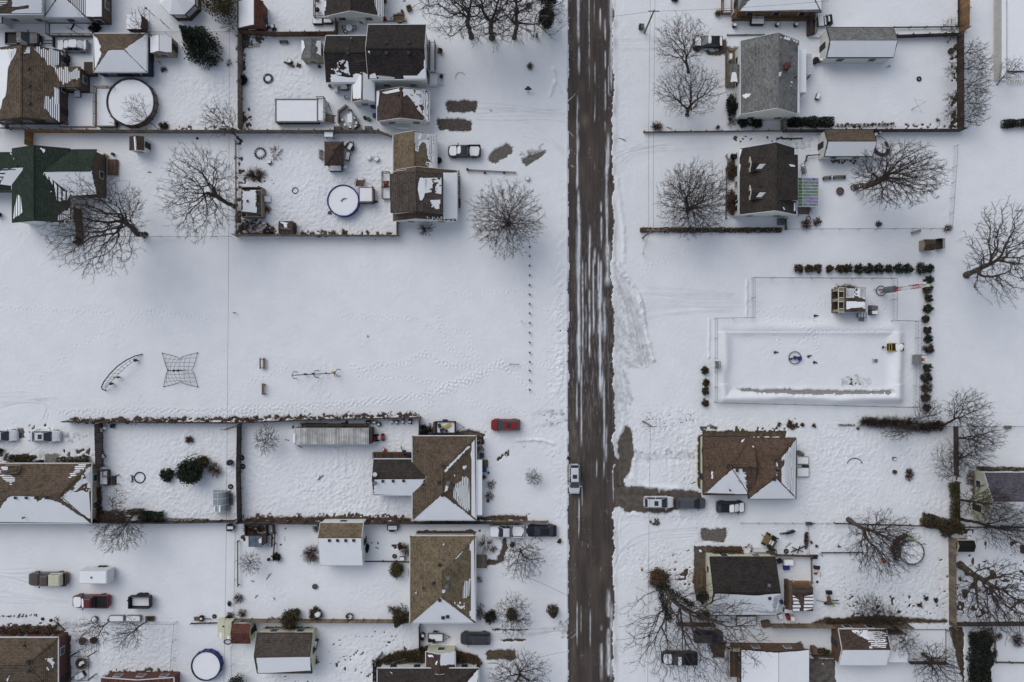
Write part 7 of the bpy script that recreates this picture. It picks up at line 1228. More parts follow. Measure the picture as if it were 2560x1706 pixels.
rf=gable(h,1372,472,1860,800,'x',648,2.7,3.9,B['mid'],BRW,.12,win=False);rf.snow('b',[(1378,650),(1852,646),(1800,720),(1750,825),(1725,798),(1378,798)]).vent('b',(1460,672),(1554,671),(1650,669),size=.32).vent('t',(1392,605),kind='satellite_dish',mat=WPLAST).vent('b',(1395,685),kind='satellite_dish',mat=GREYP).fin()
deck(1372,405,1730,468,.4,'muddy brown back porch with low rails above the low side wing','tl',WOODM,False,rh=.8);barrel(1465,378,'red flower pot on the snow above the muddy porch',.25,.4,RED);tub(1480,390,'red toy box beside the flower pot',.5,.4,.4,RED,20,'toy_box','box',False);junk(1660,405,'black covered motor and hoses on the muddy porch',[('body',BLACK,[('b',0,0,.6,.6,.7,.5,0,.7)]),('hose',BLACK,[('t',[(0,.3,.6),(-.3,.7,.4),(-.2,1.0,.1)],.06)])],'outboard_motor','motor',20);bin_(1705,425,'black bin at the right end of the muddy porch',BLACK);junk(885,640,'crossed dark sticks lying in the middle of the trampled yard',[('bar',WOODD,[('l',(-.45,-.35,.1),(.5,.4,.15),.12,.1),('l',(-.1,.35,.1),(-.05,-.4,.12),.06,.06)])],'crossed_sticks','sticks')
tree(375,320,385,290,2.6,2.2,'bare fan shaped bush tree left of the ribbed trailer',n=260,tr=.09,fork=.1,rz=1.5,ry=2.6,sub=3,bf=.8)
fence([(130,1050),(900,1058),(1750,1055),(2340,1055),(2710,1052)],1.7,'board','long dark board fence south of the trampled brown house yard',WOODD);fence([(2460,1040),(2970,1045)],1.2,'board','weathered low fence behind the white pickup',WOODG);litter([(160,1018),(900,1012),(1750,1024)],.5,1500,'brown leaves blown along the long dark fence',LEAFB,.1,.06)
O(1100,1020);flat(h,335,478,386,985,(2.6,2.4,2.4,2.6),TRIM,WHITE,.08,'f').fin();deck(388,478,440,545,.4,'small brown step porch beside the white roofed veranda','',WOODM,False);bin_(386,430,'blue bin, upper of two at the veranda',NAVY);bin_(410,562,'blue bin, lower of two at the veranda',BLUE);planter(445,592,'tiny black pot in snow by the veranda',.18,BLACK,False)
twiggy(365,340,.8,1.0,'bare brown shrub at the north corner of the snow streaked front',70,ry=1.6,leaves=50)
for i,(x,y,r)in enumerate(((468,700,.75),(455,805,.7),(405,635,.4))):twiggy(x,y,r,.8,['bare shrub, middle of three along the veranda','bare shrub, lowest of three along the veranda','reddish shrub, top of three along the veranda'][i],45,leaves=40)
item('garden_lantern','small dark lantern box below the veranda shrubs','lantern',440,848,[('box',WOODD,[('b',0,0,.2,.35,.35,.4),('b',0,0,.44,.45,.45,.08,0,.5)])]);tree(850,645,856,640,1.7,1.55,'small round bare tree alone in the snowy front lawn',n=240,tr=.06,fork=.2,rz=1.0,sub=3,tip=.012)
car(602,152,180,'red parked car with sunroof in the snowy drive','red','suv',4.55,1.85,(),sunroof=True);car(1230,645,-90,'white car with sunroof and open side door stopped on the road','white','suv',4.6,1.75,sunroof=True)
item('car_door','open white door standing beside the stopped white car','car door',1172,660,[('panel',PAINT['white'],[('l',(-.1,.35,.7),(.35,-.35,.7),.08,.75)]),('glass',GLASS,[('l',(-.08,.3,1.25),(.3,-.3,1.25),.03,.35)])],z=0)
car(612,1120,180,'white pickup truck with snow filled bed beside the weathered fence','white','pickup',5.5,1.95,('bed','hood'));car(930,1118,180,'black car with green tinted windshield behind the white pickup','black','sedan',4.7,1.85,())
# ---- person stepping along the road edge
def person():
 t=thing('person','person in dark jacket and trousers walking at the road edge above the white car','person',P(1176,452,.06));t.rotation_euler=(0,0,R(250))
 J={'pel':(0,0,.95),'sp':(.02,0,1.2),'ch':(.05,0,1.42),'nk':(.07,0,1.53),'hd':(.11,0,1.64),'ht':(.12,0,1.75),'lh':(0,.10,.9),'lk':(.16,.11,.52),'la':(.05,.11,.10),'lf':(.24,.12,.05),'rh':(0,-.10,.9),'rk':(.0,-.11,.5),'ra':(-.24,-.11,.14),'rf':(-.06,-.12,.05),'ls':(.05,.19,1.42),'le':(-.06,.27,1.16),'lw':(.10,.29,.94),'rs':(.05,-.19,1.42),'re':(.1,-.27,1.16),'rw':(.32,-.24,1.04)}
 E=[('pel','sp'),('sp','ch'),('ch','nk'),('nk','hd'),('hd','ht'),('pel','lh'),('lh','lk'),('lk','la'),('la','lf'),('pel','rh'),('rh','rk'),('rk','ra'),('ra','rf'),('ch','ls'),('ls','le'),('le','lw'),('ch','rs'),('rs','re'),('re','rw')]
 RD=dict(pel=.15,sp=.15,ch=.16,nk=.065,hd=.10,ht=.08,lh=.11,lk=.075,la=.05,lf=.045,rh=.11,rk=.075,ra=.05,rf=.045,ls=.085,le=.06,lw=.04,rs=.085,re=.06,rw=.04)
 for s,w_ in(('l','lw'),('r','rw')):
  b=Vector(J[w_]);sg=1 if s=='l' else-1
  for k in range(5):
   a=b+Vector((.07+.01*k,(-.03+.016*k)*sg,-.05-.008*(k%3)))if k<4 else b+Vector((.05,-.05*sg,-.02));c=a+Vector((.03,0,-.035-.006*(2-abs(k-2))));J[s+'f%d'%k]=tuple(a);J[s+'g%d'%k]=tuple(c);RD[s+'f%d'%k]=.011;RD[s+'g%d'%k]=.009;E+=[(w_,s+'f%d'%k),(s+'f%d'%k,s+'g%d'%k)]
 ks=list(J);me=bpy.data.meshes.new('body');me.from_pydata([J[k]for k in ks],[(ks.index(a),ks.index(b))for a,b in E],[]);o=bpy.data.objects.new('body',me);COL.objects.link(o);o.parent=t
 md=o.modifiers.new('skin','SKIN');me.skin_vertices
 for i,k in enumerate(ks):v=me.skin_vertices[0].data[i];v.radius=(RD[k],RD[k]);v.use_root=k=='pel'
 o.modifiers.new('sub','SUBSURF').render_levels=1;me.materials.append(M('dark_clothing',(.018,.017,.02),amp=.2));f=MB();f.cyl(.12,0,1.62,.115,.13,.07,14);f.build('knit_hat',M('dark_clothing'),t,local=True);f=MB();f.box(.205,0,1.62,.04,.10,.13,0,.8);f.box(.235,0,1.62,.03,.03,.04);f.build('face',M('skin_tone',(.35,.2,.15)),t,local=True);f=MB();f.cyl(.02,0,.78,.25,.68,.20,14);f.build('jacket',M('dark_clothing'),t,local=True)
person()
bush(1095,1215,.4,.6,'brown tuft beside the black car at the roadside',LEAFB,120)
# ================================================================== SOUTH-WEST lots and yards
O(0,1279)
car(470,605,180,'brown pickup truck with beige cap in the empty lot','brown','pickup',6.0,2.1,cat='truck')
item('camper_shell','beige square cap over the bed of the brown pickup','truck cap',528,618,[('shell',CREAM,[('b',0,0,.5,1.85,1.85,.8,0,.92)]),('side_window',GLASS,[('b',-.05,.84,.55,1.4,.1,.35)]),('roof_rim',CREAM,[('b',0,0,.93,1.5,1.5,.06)])],z=1.12)
h=house('cargo_trailer','white box cargo trailer with snow on its roof in the empty lot',880,570,'trailer');a,b=P(725,545,2.35),P(985,665,2.35);cx,cy,L,W=(a.x+b.x)/2,(a.y+b.y)/2,b.x-a.x,a.y-b.y;MB().box(cx,cy,1.4,L,W,1.9).build('box',WPLAST,h);MB().box(cx,cy,2.4,L-.15,W-.2,.12,0,.96).build('snow_cover',SNOW,h);MB().box(b.x+.02,cy,1.4,.06,W-.1,1.7).build('rear_door',TRIM,h);m=MB();m.box(cx-.2,cy,2.46,.3,.3,.1);m.build('roof_vent',GREYP,h);m=MB();m.bar((a.x,cy+.5,.45),(a.x-.9,cy,.45),.08,.1);m.bar((a.x,cy-.5,.45),(a.x-.9,cy,.45),.08,.1);m.build('tongue',IRON,h)
for s in(-.35,.35):MB().wheel(cx+.3+s,a.y+.02,.34,.34,.2).build('wheel',RUBBER,h);MB().wheel(cx+.3+s,b.y-.02,.34,.34,.2).build('wheel',RUBBER,h)
car(862,808,180,'red pickup truck with snowy hood and cluttered bed in the empty lot','maroon','pickup',5.7,2.0,('hood','ws'),cat='truck');junk(905,812,'snowy bags and boards heaped in the bed of the red pickup',[('bag',BLACK,[('b',0,0,.2,.5,.7,.35,.3,.8),('b',.5,.3,.15,.6,.3,.25,.1)]),('board',WOODG,[('l',(-.8,-.4,.1),(.9,-.5,.2),.2,.06)]),('snow_cover',SNOW,[('b',.55,.1,.3,.9,1.1,.15,0,.9),('b',-.55,.15,.25,.5,.9,.1,0,.9)])],'truck_load','load')
trailer(1318,808,180,'black dump trailer filled with snow in the empty lot',3.2,1.75,IRON,.9,True,.7,'dump_trailer',axles=2)
for x,y,l,w_ in((1085,972,'long metal stock trough ring with snow, left of two',2.4),(1238,972,'long metal stock trough ring with snow, right of two',2.4)):item('stock_trough',l,'trough',x,y,[('rim',STEEL,[('t',[(w_/2*math.copysign(abs(math.cos(a))**.45,math.cos(a)),.48*math.copysign(abs(math.sin(a))**.6,math.sin(a)),.55)for a in np.arange(0,6.28,.25)],.05,5,True)]),('basin',STEEL,[('b',0,0,.25,w_*.9,.85,.5)]),('snow_cover',SNOW,[('b',0,0,.52,w_*.86,.8,.06)])])
item('steel_crib','rusty square frame with snow right of the stock troughs','frame',1385,978,[('frame',WOODM,[('l',(-.65,-.35,.3),(.65,-.35,.3),.12,.12),('l',(-.65,.35,.3),(.65,.35,.3),.12,.12),('l',(-.65,-.35,.3),(-.65,.35,.3),.12,.12),('l',(.65,-.35,.3),(.65,.35,.3),.12,.12)]),('base',IRON,[('b',0,0,.1,1.2,.65,.15)])]);item('wood_reel','round snowy cable reel below the red pickup','reel',878,985,[('rim',WOODG,[('r',0,0,.4,.45,.06,22)]),('core',WOODG,[('c',0,0,0,.25,.42),('c',0,0,0,.46,.06)]),('snow_cover',SNOW,[('c',0,0,.38,.38,.08,.3)])]);planter(1008,988,'small grey pot left end of the stock troughs',.22,GREYP,False)
fence([(612,1015),(1632,1008),(1590,1500)],1.3,'chain','chain link fence round the play frame yard',step=3);fence([(612,1015),(632,1060)],1.3,'chain','short chain link return at the brick house corner',step=2);tree(1008,1008,820,1140,5.4,2.9,'young bare tree leaning down from the fence, left of two',n=200,tr=.12,fork=.25,rz=2.0,sub=3,bf=.9);tree(1345,1008,1170,1130,5.4,2.7,'young bare tree leaning down from the fence, right of two',n=200,tr=.12,fork=.25,rz=2.0,sub=3,bf=.9)
h=house('house','red brick house with brown hip roof at the bottom left corner',300,1400);rf=hip(h,-500,1160,530,1750,(-240,1400),(250,1402),3.0,4.6,B['brown'],BRICK,.3,TRIM);rf.vent('r',(262,1375),(265,1465)).vent('t',(232,1225),kind='vent_pipe').snow('r',[(410,1350),(500,1340),(490,1450),(470,1400)],'n').snow('b',[(40,1520),(90,1510),(70,1560)],'n').snow('r',[(425,1430),(450,1430),(445,1470)],'n').fin()
hedge([(0,1100),(300,1090),(560,1085)],1.8,1.3,'rust coloured shrubs along the north of the red brick house',LEAFB,70,.1);stones([(0,960),(420,945)],'dark half buried edging stones left of the troughs',30,.2,.25);tyre(394,985,'small tyre left of its twin above the brick house',.25,group='small tyres above the brick house');tyre(470,998,'small tyre right of its twin above the brick house',.25,group='small tyres above the brick house');tree(600,1090,520,1000,1.6,.9,'leaning broken trunk at the corner of the brick house',n=30,tr=.13,sub=1)
h=thing('play_structure','metal play frame with blue slides in the chain link yard','play frame',P(740,1420,0));m=MB();q=[P(645,1330,1.4),P(815,1330,1.4),P(815,1555,1.4),P(645,1545,1.4)]
for i in range(4):m.tube([q[i],q[(i+1)%4]],.04,5)
m.tube([q[0].lerp(q[3],.5),q[1].lerp(q[2],.5)],.03,5);m.tube([q[0].lerp(q[1],.42),q[3].lerp(q[2],.42)],.03,5)
for p in q:m.tube([p,(p.x,p.y,0)],.05,5)
m.build('frame',IRON,h)
for(x0,y0),(x1,y1)in(((640,1335),(725,1285)),((800,1335),(888,1282)),((640,1548),(705,1500)),((805,1548),(885,1490))):MB().bar(P(x0,y0,1.5),P(x1,y1,.2),.16,.1).build('slide',NAVY,h)
tub(745,1500,'snowy table seat under the metal play frame',1.6,.9,.5,IRON,30,'play_table','table');
item('round_trampoline','dark round nest swing with snow on the metal play frame','swing',770,1378,[('ring',WOODM,[('r',0,0,.7,.8,.14,26,8)]),('seat',BLACK,[('c',0,0,.6,.72,.08,None,20)]),('snow_cover',SNOW,[('b',.1,.1,.72,.7,.5,.08,.4,.7),('b',-.2,-.2,.72,.4,.4,.08,.2,.7)])]+[('leg',IRON,[('t',[(a*.75,b*.5,.7),(a*.85,b*.6,0)],.04)])for a in(-1,1)for b in(-1,1)]);planter(768,1182,'brown wicker nest pot, left of two under the young tree',.6,WOODM);planter(870,1175,'grey wicker nest pot, right of two under the young tree',.55,IRON);hoop(965,1135,'curved grey slide end near the wicker pots',.5,GREYP,.07,'slide_end','slide',0,130)
h=house('garage','orange tiled low roof at the bottom edge with brown hedge',1250,1600,'garage');rf=gable(h,925,1528,1592,2200,'y',1260,2.6,3.4,B['rust'],BRICK,.2);rf.fin();hedge([(960,1515),(1300,1500),(1600,1500)],.8,.9,'dead brown hedge along the orange tiled roof',LEAFS,90,.09)
pool(1920,1388,2.25,'blue walled round pool full of snow at the bottom',BLUE,1.2,NAVY,post=14);item('pool_ladder_ring','dark oval ring lying beside the camper trailer','ring',2092,1195,[('ring',IRON,[('t',[(.58*math.cos(a),.36*math.sin(a),.1)for a in np.arange(0,6.28,.3)],.07,6,True)])])
h=house('camper_trailer','beige domed camper shell behind the blue walled pool',2050,1090,'camper');a,b=P(1978,1015,1.9),P(2125,1172,1.9);m=MB();n=10;arc=[(a.x+(b.x-a.x)*i/n,.3+1.65*math.sin(math.pi*min(1,(.08+.5*i/n)))**.5)for i in range(n+1)];m.add([(x,a.y,z)for x,z in arc]+[(x,b.y,z)for x,z in arc]+[(arc[0][0],a.y,.2),(arc[-1][0],a.y,.2),(arc[0][0],b.y,.2),(arc[-1][0],b.y,.2)],[(i,n+1+i,n+2+i,i+1)for i in range(n)]+[tuple(range(n+1))+(2*n+3,2*n+2),tuple(range(n+1,2*n+2))[::-1]+(2*n+4,2*n+5),(0,2*n+2,2*n+4,n+1)]);m.build('shell',CREAM,h);c=P(2048,1055,1.95);MB().cyl(c.x,c.y,1.9,.12,.12).build('roof_vent',IRON,h);MB().slab([(arc[2][0],b.y+.9,arc[2][1]+.09),(arc[9][0],b.y+.4,arc[9][1]+.09),(arc[9][0],b.y+.02,arc[9][1]+.09),(arc[2][0],b.y+.02,arc[2][1]+.09)],.06).build('snow_cover',SNOW,h)
shed('shed','rust brown shed with cream walls attached to the beige camper',2128,1030,2300,1215,'x',1122,2.2,2.8,B['rust'],CREAM,.12)
fence([(2145,1220),(2150,1568),(2140,2000)],1.1,'chain','wire fence right of the blue walled pool',step=3);item('cart','rusty two wheeled cart lying in snow above the camper','cart',1835,975,[('body',WOODM,[('b',0,0,.45,1.6,.55,.35,.05,.8)]),('shaft',WOODD,[('l',(.7,0,.4),(1.9,-.1,.3),.1,.1)]),('wheel',RUBBER,[('w',.4,-.35,.3,.3,.12)]),('wheel',RUBBER,[('w',.4,.35,.3,.3,.12)]),('snow_cover',SNOW,[('c',.45,.05,.6,.18,.08,.12)])]);tyre(1970,962,'upright black tyre beside the rusty cart',.35);junk(2060,985,'heap of dark machine parts beside the lone tyre',[('parts',IRON,[('b',0,0,.25,.9,.4,.4,.2,.8),('l',(-.8,-.2,.2),(.8,.1,.4),.12,.12),('l',(.1,0,.3),(1.1,1.0,.6),.12,.12)]),('part_pile',WOODD,[('b',.6,.3,.2,.6,.5,.3,.5,.7)])],'scrap_pile','scrap');item('pump','dark upright hand pump by the wire fence','pump',2112,830,[('body',IRON,[('c',0,0,0,.16,.9,.12),('l',(0,0,.9),(.15,.6,1.0),.08,.08),('b',0,-.3,.3,.35,.5,.3)])]);twiggy(2200,790,.8,1.0,'brown bare shrub, upper of two by the long rail',60,leaves=60);twiggy(2230,925,.7,.9,'brown bare shrub, lower of two by the long rail',60,leaves=60);twiggy(2120,950,.6,.7,'reddish bramble at the end of the rusty cart',60,leaves=60);fence([(1765,1020),(2110,1010)],.6,'rail','low dark rail under the rusty cart',WOODD)
# ---- yard below the brown hipped house
O(520,1279)
def pen():
 t=thing('garden_pen','rough wooden garden pen full of brush beside the small glass roof','pen',P(455,170,0));m=MB();z=.5
 for p,q in(((345,115),(350,215)),((350,215),(560,215)),((600,115),(605,205)),((345,118),(600,112)),((540,118),(545,210))):m.bar(P(*p,z),P(*q,z),.16,.95)
 m.build('wall',WOODD,t)
pen();twiggy(440,160,1.8,.9,'bare brush growing inside the wooden garden pen',130,ry=.8)
h=house('cold_frame','small glass roofed lean-to with blue grey panes',432,278,'greenhouse');flat(h,374,230,494,326,(1.9,1.9,1.5,1.5),M('blue_grey_panes',(.13,.17,.21),rough=.25,amp=.3),WOODD,.05).fin();m=MB()
for x in(374,434,494):m.bar(P(x,230,1.95),P(x,326,1.55),.06,.06)
m.build('glazing_bar',STEEL,h);MB().slab([P(462,262,1.85),P(490,240,1.9),P(490,290,1.75),P(470,292,1.75)],.05).build('snow_cover',SNOW,h);flat(h,496,215,530,300,(2.0,1.8,1.5,1.6),WOODD,WOODD,.03).fin()
junk(572,262,'rack of white snow covered planks right of the glass roof',[('plank',WPLAST,[('b',0,-.8+.22*i,.5+.03*(i%2),.6,.12,.08,.1)for i in range(8)]),('frame',WOODD,[('b',0,0,.25,.7,1.9,.4)])],'plank_rack','rack');fence([(628,190),(625,290),(612,400)],1.0,'rail','bent dark rail fence right of the plank rack',WOODD);bush(640,405,.6,1.2,'round dark shrub at the end of the bent rail',LEAFD,400);tree(388,462,385,480,2.4,2.0,'small bare tree left of the round dark shrub',n=220,tr=.09,fork=.2,rz=1.3,sub=3,tip=.013);planter(562,436,'small dark pot left below the round dark shrub',.25,IRON,False);stick(560,595,'dark thin post fallen in the yard',1.3,52,IRON,'fallen_post','post');stick(410,642,'dark funnel shaped scrap in the yard',.6,-20,IRON,'scrap_piece','scrap');stick(607,800,'small dark blue curved toy in the yard',.5,-60,NAVY,'toy','toy');stick(447,780,'thin twig in the lower left of the yard',.7,45);firepit(985,685,'round black fire ring with snow in the yard below the tan shed',.4,IRON,False)
h=house('shed','large shed with tan upper roof slope and snowy lower slope with four vents',1230,300,'shed');rf=gable(h,1030,106,1424,492,'x',242,2.7,3.9,B['tan'],WHITE,.06);rf.full('b').vent('b',(1117,264),(1192,264),(1267,264),(1340,263),size=.34).fin()
twiggy(960,380,1.4,1.6,'reddish leafy bush against the left wall of the large shed',110,leaves=260,leafmat=LEAFB);twiggy(1010,150,.7,1.0,'bare bush at the top left corner of the large shed',50);bush(1462,330,.4,.8,'narrow dark shrub on the right wall of the large shed',LEAFD,260,ry=.6);trailer(1700,138,0,'snow filled garden cart beside the long dark fence',1.6,.75,IRON,.2,True,.2,'garden_cart');bush(1775,310,.5,.9,'dark red shrub, upper of two left of the tan hipped house',TWIGR,260);twiggy(1815,350,.8,1.2,'bare shrub, lower of two left of the tan hipped house',70,ry=1.2,leaves=60);tyre(1713,410,'black tyre lying left of the tan hipped house',.36);tub(1785,425,'dark covered box beside the tan hipped house',.8,.5,.5,IRON,0,'yard_box','box');fence([(1435,448),(1610,446),(1850,452)],.9,'rail','low dark rail between the large shed and the tan hipped house',WOODD)
bush(1742,515,.95,1.9,'olive evergreen with snow at its foot left of the tan hipped house',LEAFO,900,.11,ry=1.2);item('snow_bench','white plank bench against the left wall of the tan hipped house','bench',1835,548,[('seat',WPLAST,[('b',0,0,.45,.25,1.1,.05)]),('leg',WPLAST,[('b',0,-.4,.2,.2,.06,.4)]),('leg',WPLAST,[('b',0,.4,.2,.2,.06,.4)])])
fence([(240,1000),(1000,1005),(1840,1008)],1.5,'board','weathered board fence with rails above the brown ribbed shed',WOODG);bush(768,970,1.25,2.2,'large olive evergreen bush leaning over the fence',LEAFS,1500,.11,ry=1.4);bush(828,905,.55,1.8,'dry olive shrub behind the large leaning bush',LEAFO,300);bush(998,920,.9,1.2,'brown rounded bush with a cap of snow',LEAFS,700,.11);item('snow_lump','small snow lump on the front of the brown rounded bush','snow',1005,945,[('lump',SNOW,[('c',0,0,0,.5,.25,.35),('c',.25,.15,.1,.3,.2,.18),('c',-.15,-.2,0,.35,.2,.2)])],z=.95);bush(1302,955,.5,.8,'small snow topped shrub right of the brown rounded bush',LEAFO,240);item('snow_lump','small snow lump on the little shrub at the fence','snow',1302,968,[('lump',SNOW,[('c',0,0,0,.4,.2,.3),('c',.15,.1,.08,.25,.15,.15)])],z=.6)
conifer(1775,930,5.0,1.25,'tall olive evergreen leaning toward the bottom beside the tan hipped house',LEAFS,2200,.12);twiggy(1690,890,.7,1.0,'bare spotted shrub left of the tall olive evergreen',40,leaves=60);twiggy(620,985,1.0,.6,'scruffy bare growth along the weathered fence',40,ry=.4,leaves=40)
h=house('shed','brown ribbed shed with snowy lower slope at the bottom',700,1290,'shed');rf=gable(h,452,1122,955,1482,'x',1328,2.7,4.0,B['tile'],CREAM,.08,DTRIM);rf.snow('b',[(446,1338),(940,1334),(942,1478),(460,1480)],'f').fin();hedge([(530,1065),(965,1070)],.6,.8,'dark planting along the north of the brown ribbed shed',LEAFS,90,.1);tub(995,1195,'dark log rack with snow right of the brown ribbed shed',.6,1.0,.9,WOODD,-15,'log_rack','rack');twiggy(985,1370,.5,.8,'dead brown bush at the right wall of the brown ribbed shed',60,leaves=80);conifer(290,1540,3.0,1.3,'small dark evergreen at the bottom edge beside the wire fence',LEAFG,1100,.12,shape='round');tub(440,1060,'thin dark plank leaning by the cream walled shed',.15,1.0,.4,WOODD,15,'plank','plank',False)
fence([(1940,1040),(1942,1280)],1.5,'board','dark board fence left of the utility trailer',WOODM)
# ---- tan hipped house and street front
O(960,1279)
h=house('house','large tan hipped house with snowy south roof beside the road',540,620);rf=hip(h,240,226,838,1022,(525,562),(523,778),2.9,5.1,B['tan'],WHITE,.4);rf.snow('b',[(520,790),(250,1018),(832,1018)]).snow('r',[(835,235),(835,1015),(790,960),(795,800),(792,620),(800,500),(795,380),(785,300)],'s').snow('r',[(735,640),(790,630),(785,780),(720,785),(725,720)],'t').snow('r',[(625,830),(740,830),(735,905),(700,890)],'n').snow('r',[(530,715),(570,710),(555,750),(530,750)],'s').snow('r',[(715,365),(725,370),(660,440),(650,435)],'s').snow('r',[(630,455),(638,460),(618,482),(612,478)],'s').vent('t',(512,490)).vent('l',(458,655)).vent('b',(513,812)).vent('r',(580,680),kind='chimney',mat=GREYP,size=.5).vent('r',(590,600),kind='satellite_dish',mat=GREYP).vent('l',(298,738),kind='vent_pipe',mat=WPLAST).vent('l',(365,695),kind='vent_pipe',mat=IRON).vent('t',(550,295),kind='vent_pipe',mat=WPLAST).vent('b',(543,972),(585,962),size=.4).fin()
deck(848,402,945,520,.5,'grey wooden front porch of the large tan hipped house','',WOODG,False);twiggy(935,300,1.2,1.1,'bare branching shrub above the grey front porch',60,ry=1.8);twiggy(1010,340,.6,.8,'small bare shrub by the curved path',40);tree(1250,345,1275,440,4.2,3.6,'bare tree with dark limbs in the front yard by the road',n=420,tr=.2,fork=.18,rz=2.4,ry=3.6,sub=3);bush(1180,300,.4,.7,'dark stump shrub left beside the front yard tree',LEAFB,140);bush(980,955,.95,1.1,'round woven dark shrub in the front bed',LEAFD,700,.1);twiggy(880,920,.8,.8,'reddish brown bed plants along the front wall',60,ry=1.2,leaves=120);twiggy(880,620,.5,.7,'tiny bare shrub at the front wall of the tan house',30);bush(1170,930,1.0,1.4,'brown leafy bush under the spreading front tree',LEAFB,420,.11);tree(1180,960,1190,950,3.6,3.0,'spreading bare tree above the brown leafy bush',n=330,tr=.14,fork=.12,rz=2.2,ry=3.8,sub=3);conifer(1545,895,3.2,.85,'small leaf shaped evergreen near the road',LEAFS,1300,.1);item('low_rail','low dark rail fence beside the spreading front tree','rail',1270,985,[('rail',WOODD,[('l',(-1.1,0,.5),(1.1,0,.5),.1,.1)]),('post',WOODD,[('b',-1.05,0,.25,.1,.1,.5)]),('post',WOODD,[('b',1.05,0,.25,.1,.1,.5)])]);stick(905,860,'dark bent garden edging in the front bed',1.0,-45)
trailer(480,1142,0,'small white utility trailer with snow and two wheels stacked on it',2.4,1.25,GREYP,.2,True,.9,'utility_trailer',load=[('spare_wheel',RUBBER,[('c',-.9,-.4,.7,.3,.2),('c',-.35,-.45,.7,.28,.2)])]);barrel(362,1122,'blue barrel with snow left of the small white trailer',.3,.8,NAVY);chair(355,1160,'small dark folding chair below the blue barrel',0,IRON,snow=False);car(840,1148,180,'charcoal car with open wheel tracks in the southern drive','charcoal','suv',4.65,1.9)
h=house('house','dark brown roofed house at the bottom with a snowy entry gable',430,1540);rf=hip(h,-60,1442,865,2400,(250,1800),(255,2000),3.0,5.2,B['mid'],WHITE,.35);rf.snow('r',[(862,1450),(862,1600),(740,1600)]).snow('t',[(55,1472),(85,1475),(80,1488),(60,1485)],'s').fin();rf=gable(h,385,1288,652,1470,'y',508,2.6,3.6,B['redbrown'],CREAM,.12);rf.snow('r',[(515,1310),(648,1292),(648,1400),(575,1412),(510,1410)]).snow('l',[(405,1318),(450,1325),(455,1335),(410,1332)]).snow('l',[(475,1370),(495,1370),(490,1405),(472,1402)]).fin()
hedge([(20,1400),(100,1330),(380,1300)],2.0,1.3,'brown shrub bed left of the snowy entry gable',LEAFS,70,.1);hedge([(670,1330),(820,1340),(870,1410)],1.6,1.2,'brown shrub bed right of the snowy entry gable',LEAFB,70,.1);item('garden_ladder','weathered trellis ladder lying along the brown shrub bed','trellis',110,1380,[('rail',WOODG,[('l',(-2.2,-.3,1.0),(1.6,.9,1.0),.07,.07),('l',(-2.2,-.8,.9),(1.6,.4,.9),.07,.07)]),('rung',WOODG,[('l',(-2+.35*i,-.25+.11*i,1),(-2+.35*i,-.72+.11*i,.92),.05,.05)for i in range(11)])]);fence([(-95,1568),(-95,1390),(-20,1310)],1.4,'board','dark board fence at the left of the brown shrub bed',WOODD)
tree(1250,1500,1240,1500,4.4,5.0,'wide bare tree at the bottom edge left of the road',n=700,tr=.28,fork=.14,rz=2.6,ry=4.2,sub=3);wire(P(1310,600,3.2),P(1760,810,5.5),'thin service wire crossing toward the road',.3);wire(P(1430,1340,3.2),P(1705,1285,4.5),'thin service wire above the bottom tree',.2)
# ================================================================== SOUTH-EAST
O(1540,1020)
h=house('house','brown double hipped house with striped snow, east of the road',1220,540);rf=hip(h,802,268,1225,795,(1060,530),(1062,548),2.8,4.5,B['chestnut'],CREAM,.3,DTRIM);rf.snow('b',[(1075,560),(1130,560),(1120,640),(1195,700),(1200,790),(812,783)]).snow('b',[(1120,560),(1185,560),(1190,700),(1130,690)],'t').snow('l',[(875,585),(890,585),(892,650),(880,650)],'n').vent('l',(1024,535)).vent('b',(1108,572),(1172,572)).vent('b',(1040,752),kind='vent_pipe',mat=IRON).snow('t',[(1145,300),(1180,285),(1170,315),(1148,318)],'s').fin()
fl=gable(h,1000,275,1260,795,'x',545,2.8,4.45,B['chestnut'],None,.3,None);fl.snow('b',[(1185,560),(1190,790),(1085,790),(1080,560)],'t').fin()
rf=hip(h,1218,280,1650,832,(1458,480),(1466,640),2.9,4.7,B['chestnut'],CREAM,.3,DTRIM);rf.full('b').snow('r',[(1648,290),(1648,825),(1600,760),(1620,600),(1590,430)],'s').snow('r',[(1640,300),(1640,800),(1545,700),(1545,430)],'t').snow('r',[(1520,460),(1600,360),(1600,770),(1520,690)],'n').snow('r',[(1466,490),(1476,490),(1490,575),(1468,640)],'n').vent('t',(1465,478)).vent('b',(1450,655)).vent('l',(1250,352),kind='vent_pipe',mat=WPLAST).vent('r',(1480,572)).fin()
deck(1658,448,1772,520,.5,'snow covered back landing, upper half behind the double hipped house','',CONC);deck(1658,548,1775,636,.5,'snow covered back landing, lower half behind the double hipped house','',CONC);tub(1735,535,'dark gap box between the two snowy landings',1.0,.3,.3,IRON,0,'step_box','box',False)
item('stone_slab','pair of brown flat slabs above the double hipped house','slab',850,180,[('slab',STONE,[('b',-.9,0,.08,1.0,.35,.14),('b',.75,0,.08,1.1,.35,.14,-.1)]),('pipe',IRON,[('t',[(-.3,.1,.1),(.3,.45,.12),(.9,.1,.1)],.05)])])
for i,(x,y,r)in enumerate(((1494,152,.3),(1600,158,.65),(1707,155,.28),(1810,160,.34))):bush(x,y,r,.5,'brown garden clump, '+ORD[i]+' from the left north of the double hipped house',LEAFB,120 if r<.5 else 240,.1,group='brown clumps north of the double hipped house')
